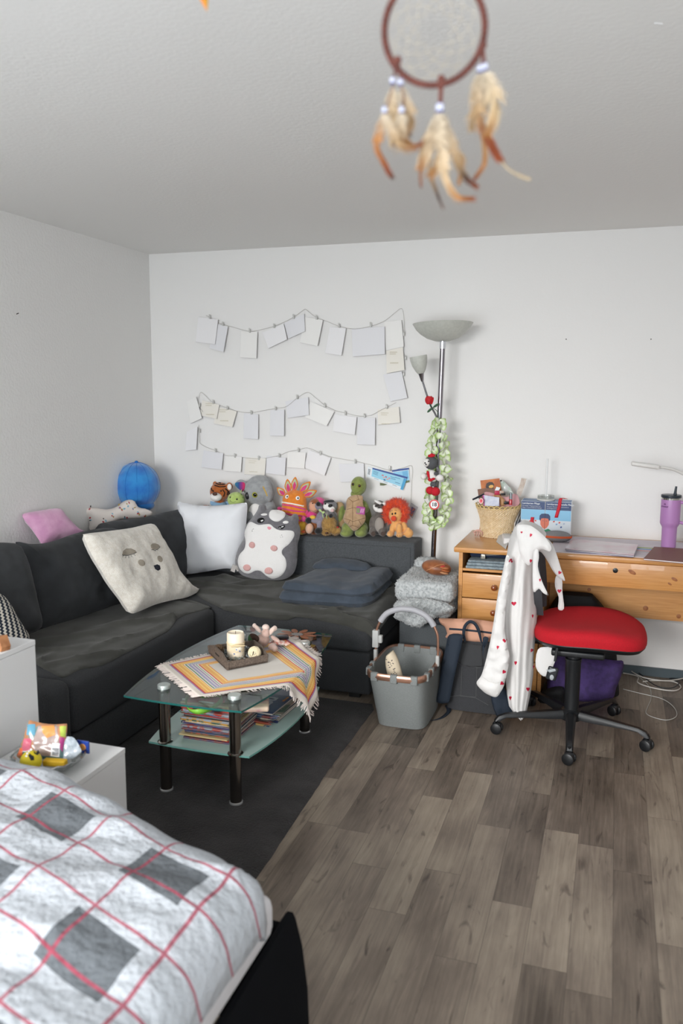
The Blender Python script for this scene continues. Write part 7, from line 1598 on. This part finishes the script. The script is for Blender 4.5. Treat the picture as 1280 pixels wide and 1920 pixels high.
blob('mitten', Y, [(794, 893, 6, 6.5, 6, 0, .005)], YW, t); blob('mitten', Y, [(824, 896, 7.5, 6.5, 6, 0, .01)], YW, t)
blob('sleeve', Y, [(817, 888, 4, 3.5, 4, 0, .015)], YG, t); blob('leg', Y, [(809, 908, 3, 6, 4), (815, 908, 3, 6, 4)], YG, t)
blob('shoe', Y, [(806, 919.5, 8, 7.5, 8, 0, .01)], YR, t); blob('shoe', Y, [(816, 921.5, 9, 8.5, 9, 0, .02)], YR, t)
# "18" badge
c = ony(814, 946, -.285); t = thing('birthday_badge', 'round white badge with a red ring and the number 18 on the garland', 'badge', c-Vector((0, 0, .03)))
nd = (CAM-c); nd.z = 0; nd.normalize(); nd = (nd+Vector((-.15, -.6, 0))).normalized()
MB().lathe([(.0, 0), (.029, 0), (.030, .003), (.029, .005), (0, .0055)], c, 36, nd).out('disc', mat('badge_white', 'eeeeee', .4), t)
MB().lathe([(.022, .0052), (.0295, .0048), (.0295, .0062), (.022, .0066)], c, 36, nd, cap=False).out('red_ring', mat('badge_red', 'd02a2c', .4), t)
rt2 = Vector((-nd.y, nd.x, 0)).normalized()
text('numerals', '18', c+nd*.0062, .030, mat('badge_ink', '18181a', .5), t, rt2, (0, 0, 1), .0003, 'CENTER', bold=.0008)
MB().tube([c+Vector((0, 0, .03)), ony(812, 925, -.262)], .0012, 5).out('bead_string', mat('bead_silver', 'a9a9ad', .3, .6), t)

# ---------------------------------------------------------------- dream catcher hanging near the camera
dist = 1.30; cD = CAM + ray(814, 55).normalized()*dist; nD = (CAM-cD); nD.z = 0; nD.normalize(); uD = Vector((-nD.y, nD.x, 0)); sD = mpp(cD)
def dp(px, py, fwd=0): return onp(px, py, cD+nD*fwd, nD)
dc = thing('dream_catcher', 'brown hoop dream catcher with beads and orange feathers hanging from the ceiling', 'dream catcher', cD-Vector((0, 0, .3)))
rD = 95*sD
ringp = [cD+uD*cos(2*pi*k/64)*rD*.985+Vector((0, 0, 1))*sin(2*pi*k/64)*rD*1.04 for k in range(64)]
HB = mat('leather_brown', '6b3a30', .7, col2='5a2f27', nscale=60)
mb = MB().ring(ringp, .0042, 10)
for k in range(0, 64): 
    a = 2*pi*k/64; p = ringp[k]; t_ = (ringp[(k+1) % 64]-ringp[k-1]).normalized(); u = (p-cD).normalized(); mb.ring([p+(u*cos(j*2*pi/8)+nD*sin(j*2*pi/8))*.0047 for j in range(8)], .0009, 4)
mb.out('hoop', HB, dc)
mb = MB(); prev = [cD+uD*cos(2*pi*k/10)*rD*.96+Vector((0, 0, sin(2*pi*k/10)*rD*1.0)) for k in range(10)]
for lv_ in range(5):
    nx_ = []
    for k in range(10):
        a, b2 = prev[k], prev[(k+1) % 10]; m_ = (a+b2)/2; m_ = m_+(cD-m_)*(.10+.03*lv_); nx_.append(m_); mb.tube([a, m_, b2], .00022, 4)
    prev = nx_
mb.out('web', mat('web_thread', 'd8c8a8', .8), dc)
MB().tube([cD+Vector((0, 0, rD*1.04)), Vector((cD.x, cD.y, 2.498))], .0012, 5).out('hanging_cord', HB, dc)
BW, BB = mat('bead_white', 'c2c5d6', .25, coat=.5), mat('bead_blue', '3a45a0', .25, coat=.5)
def bead(px, py, r=7): 
    c = dp(px, py); R_ = r*sD; b = MB().lathe([(.15*R_, -R_), (.8*R_, -.75*R_), (R_, 0), (.8*R_, .75*R_), (.15*R_, R_)], c, 14).out('bead', BW, dc)
    for z_ in (-.72, .72): MB().lathe([(.5*R_, (z_-.22)*R_), (.9*R_, z_*R_), (.5*R_, (z_+.22)*R_)], c, 14).out('blue_band', BB, b)
def cord(pts, r=.0017): MB().tube(bez([dp(x, y) for x, y in pts], 4), r, 6).out('cord', HB, dc)
cord([(745, 110), (742, 125), (737, 150)]); cord([(746, 110), (749, 130), (751, 153)]); cord([(737, 158), (730, 185), (721, 205)], .001); cord([(751, 160), (757, 185), (753, 205)], .001)
cord([(827, 148), (826, 175), (825, 202)], .0035); cord([(905, 85), (907, 100), (909, 122)]); cord([(904, 85), (904, 110), (902, 128)])
MB().ell(dp(745, 113), .0055).out('knot', HB, dc); MB().ell(dp(827, 148), .0055).out('knot', HB, dc); MB().ell(dp(905, 84), .0055).out('knot', HB, dc)
for q in ((736, 151), (751, 154), (721, 206), (753, 206)): bead(*q, 6.5)
bead(824.5, 202, 9); bead(900, 129, 7); bead(909, 125, 7)
def feather(pts, wid, stops, seed, down=.4, fwd=0, nb=150):
    """one feather: shaft, vane barbs and a downy start"""
    rnd = random.Random(seed); P = bez([dp(x, y, fwd) for x, y in pts], 10); n = len(P); mb = MB()
    key = 'feather_%s' % '_'.join(c for _, c in stops)
    m = ramp_mat(key, stops, 'uvy', const=False, rough=.8)
    for k in range(nb):
        s1 = rnd.random()**.9; i = min(int(s1*(n-2)), n-2); p = P[i].lerp(P[i+1], s1*(n-1)-i if s1*(n-1)-i <= 1 else 1); t_ = (P[i+1]-P[i]).normalized(); side_ = t_.cross(nD).normalized()*(1 if k % 2 else -1)
        w = 1.25*wid*sD*(sin(pi*min(1, .08+.92*(1-s1)**.8))**.6*.6+.4*(1-s1))*rnd.uniform(.7, 1.1); ang = .9 if s1 < down else .45
        dr = (side_*sin(ang)+t_*cos(ang)).normalized()
        if s1 < down: dr = (dr+Vector((rnd.uniform(-.5, .5), rnd.uniform(-.5, .5), rnd.uniform(-.4, .4)))).normalized()
        q = p+dr*w*.55+t_*w*.05; e = p+dr*w+t_*w*.35; hw = .0011 if s1 < down else .0022
        a1, a2, b1, b2, c1 = [mb.bm.verts.new(x) for x in (p-t_*hw, p+t_*hw, q-t_*hw, q+t_*hw, e)]
        mb.face([a1, a2, b2, b1], [(0, s1)]*4); mb.face([b1, b2, c1], [(1, min(1, s1+.03))]*3)
    o = mb.out('feather', m, dc, smooth=False)
    MB().tube(P, [.0012*(1-.8*i/n) for i in range(n)], 5).out('shaft', m, o)
cr, tn_, og, rb, dkb = 'bdb09c', 'a98a64', 'a97038', '84401f', '3e2b24'
F_ = [([(738, 165), (735, 200), (745, 240), (765, 268)], 24, [(0, cr), (.6, 'd3b48a'), (1, og)]), ([(751, 165), (765, 200), (768, 230), (755, 265)], 20, [(0, cr), (.6, tn_), (1, og)]),
 ([(721, 213), (712, 245), (708, 275), (722, 310), (735, 332)], 16, [(0, cr), (.4, og), (.8, rb), (1, dkb)]), ([(753, 213), (750, 240), (745, 265), (775, 275)], 22, [(0, cr), (.5, tn_), (1, og)]), ([(722, 215), (735, 250), (760, 275), (788, 270)], 18, [(0, cr), (.5, tn_), (1, rb)]),
 ([(755, 213), (762, 235), (770, 255)], 7, [(0, tn_), (.5, dkb), (1, dkb)]),
 ([(824, 212), (815, 250), (800, 285), (790, 310)], 26, [(0, cr), (.6, 'cfb593'), (1, og)]), ([(826, 212), (828, 260), (822, 300), (808, 325)], 26, [(0, cr), (.5, tn_), (1, og)]),
 ([(826, 214), (842, 260), (855, 300), (872, 330), (893, 350)], 18, [(0, cr), (.5, tn_), (.75, dkb), (1, rb)]), ([(825, 215), (830, 280), (835, 330), (855, 365), (886, 373)], 20, [(0, cr), (.5, 'cbb08b'), (.8, og), (1, rb)]),
 ([(822, 215), (808, 270), (806, 320), (818, 360), (830, 390)], 10, [(0, cr), (.5, tn_), (.8, dkb), (1, '6f5a50')]), ([(823, 215), (798, 260), (788, 300), (789, 350)], 10, [(0, cr), (.5, tn_), (1, rb)]), ([(826, 214), (850, 270), (865, 300), (860, 345)], 14, [(0, cr), (.5, tn_), (1, og)]),
 ([(903, 138), (895, 180), (900, 225), (920, 270), (936, 298)], 26, [(0, cr), (.4, tn_), (.65, rb), (1, '8a3f1c')]), ([(909, 136), (925, 170), (925, 210), (915, 250)], 28, [(0, cr), (.6, 'cfb48c'), (1, og)]), ([(901, 138), (890, 180), (905, 250), (908, 300), (890, 335)], 16, [(0, cr), (.5, tn_), (.8, og), (1, rb)]),
 ([(905, 140), (905, 190), (890, 215), (885, 240)], 22, [(0, cr), (1, tn_)])]
for i, (pts, w, st) in enumerate(F_): feather(pts, w, st, 30+i, fwd=.006*((i % 5)-2), nb=300)
MB().tube(bez([dp(x, y) for x, y in ((934, 294), (950, 315), (970, 328), (994, 337))], 4), [.0016]*8+[.0022]*5, 5).out('feather_tip', mat('feather_pale', 'a8967a', .8), dc)
# yellow paper star hanging near the ceiling, only its tip in the picture
cY = CAM + ray(372, -50).normalized()*1.5; sY = mpp(cY); nY = (CAM-cY).normalized()
st_ = thing('paper_star', 'yellow and orange paper star whose tip dips in at the top edge', 'decoration', cY-Vector((0, 0, .06)))
T_ = onp(388, 22, cY, nY); mb = MB(); pts = []
tips = [T_]+[cY+(Matrix.Rotation(2*pi*k/5, 3, nY)@(T_-cY)) for k in range(1, 5)]
for k in range(5):
    a = tips[k]; inn = cY+(Matrix.Rotation(2*pi*(k+.5)/5, 3, nY)@(T_-cY))*.42; inp = cY+(Matrix.Rotation(2*pi*(k-.5)/5, 3, nY)@(T_-cY))*.42
    for sgn in (1, -1):
        cc_ = cY+nY*.016*sgn
        v = [mb.bm.verts.new(x) for x in (a, inn, cc_, inp)]; mb.face([v[0], v[1], v[2]], None, 0); mb.face([v[0], v[2], v[3]], None, 1)
mb.out('star_points', [mat('star_yellow', 'e0a92c', .6), mat('star_orange', 'd9822e', .6)], st_, smooth=False)
MB().tube([tips[2].lerp(tips[3], .5)*0+max(tips, key=lambda v: v.z), Vector((max(tips, key=lambda v: v.z).x, max(tips, key=lambda v: v.z).y, 2.498))], .0008, 5).out('cord', mat('white_thread', 'f4f4f4'), st_)
p = onz(1236, 42, 2.498); tag(MB().tube([p+Vector((-.012, 0, 0)), p+Vector((.008, .002, -.003))], .0013, 6).out('ceiling_hook', mat('hook_white', 'efefef', .4)), 'tiny white hook on the ceiling near the top right corner', 'hook')
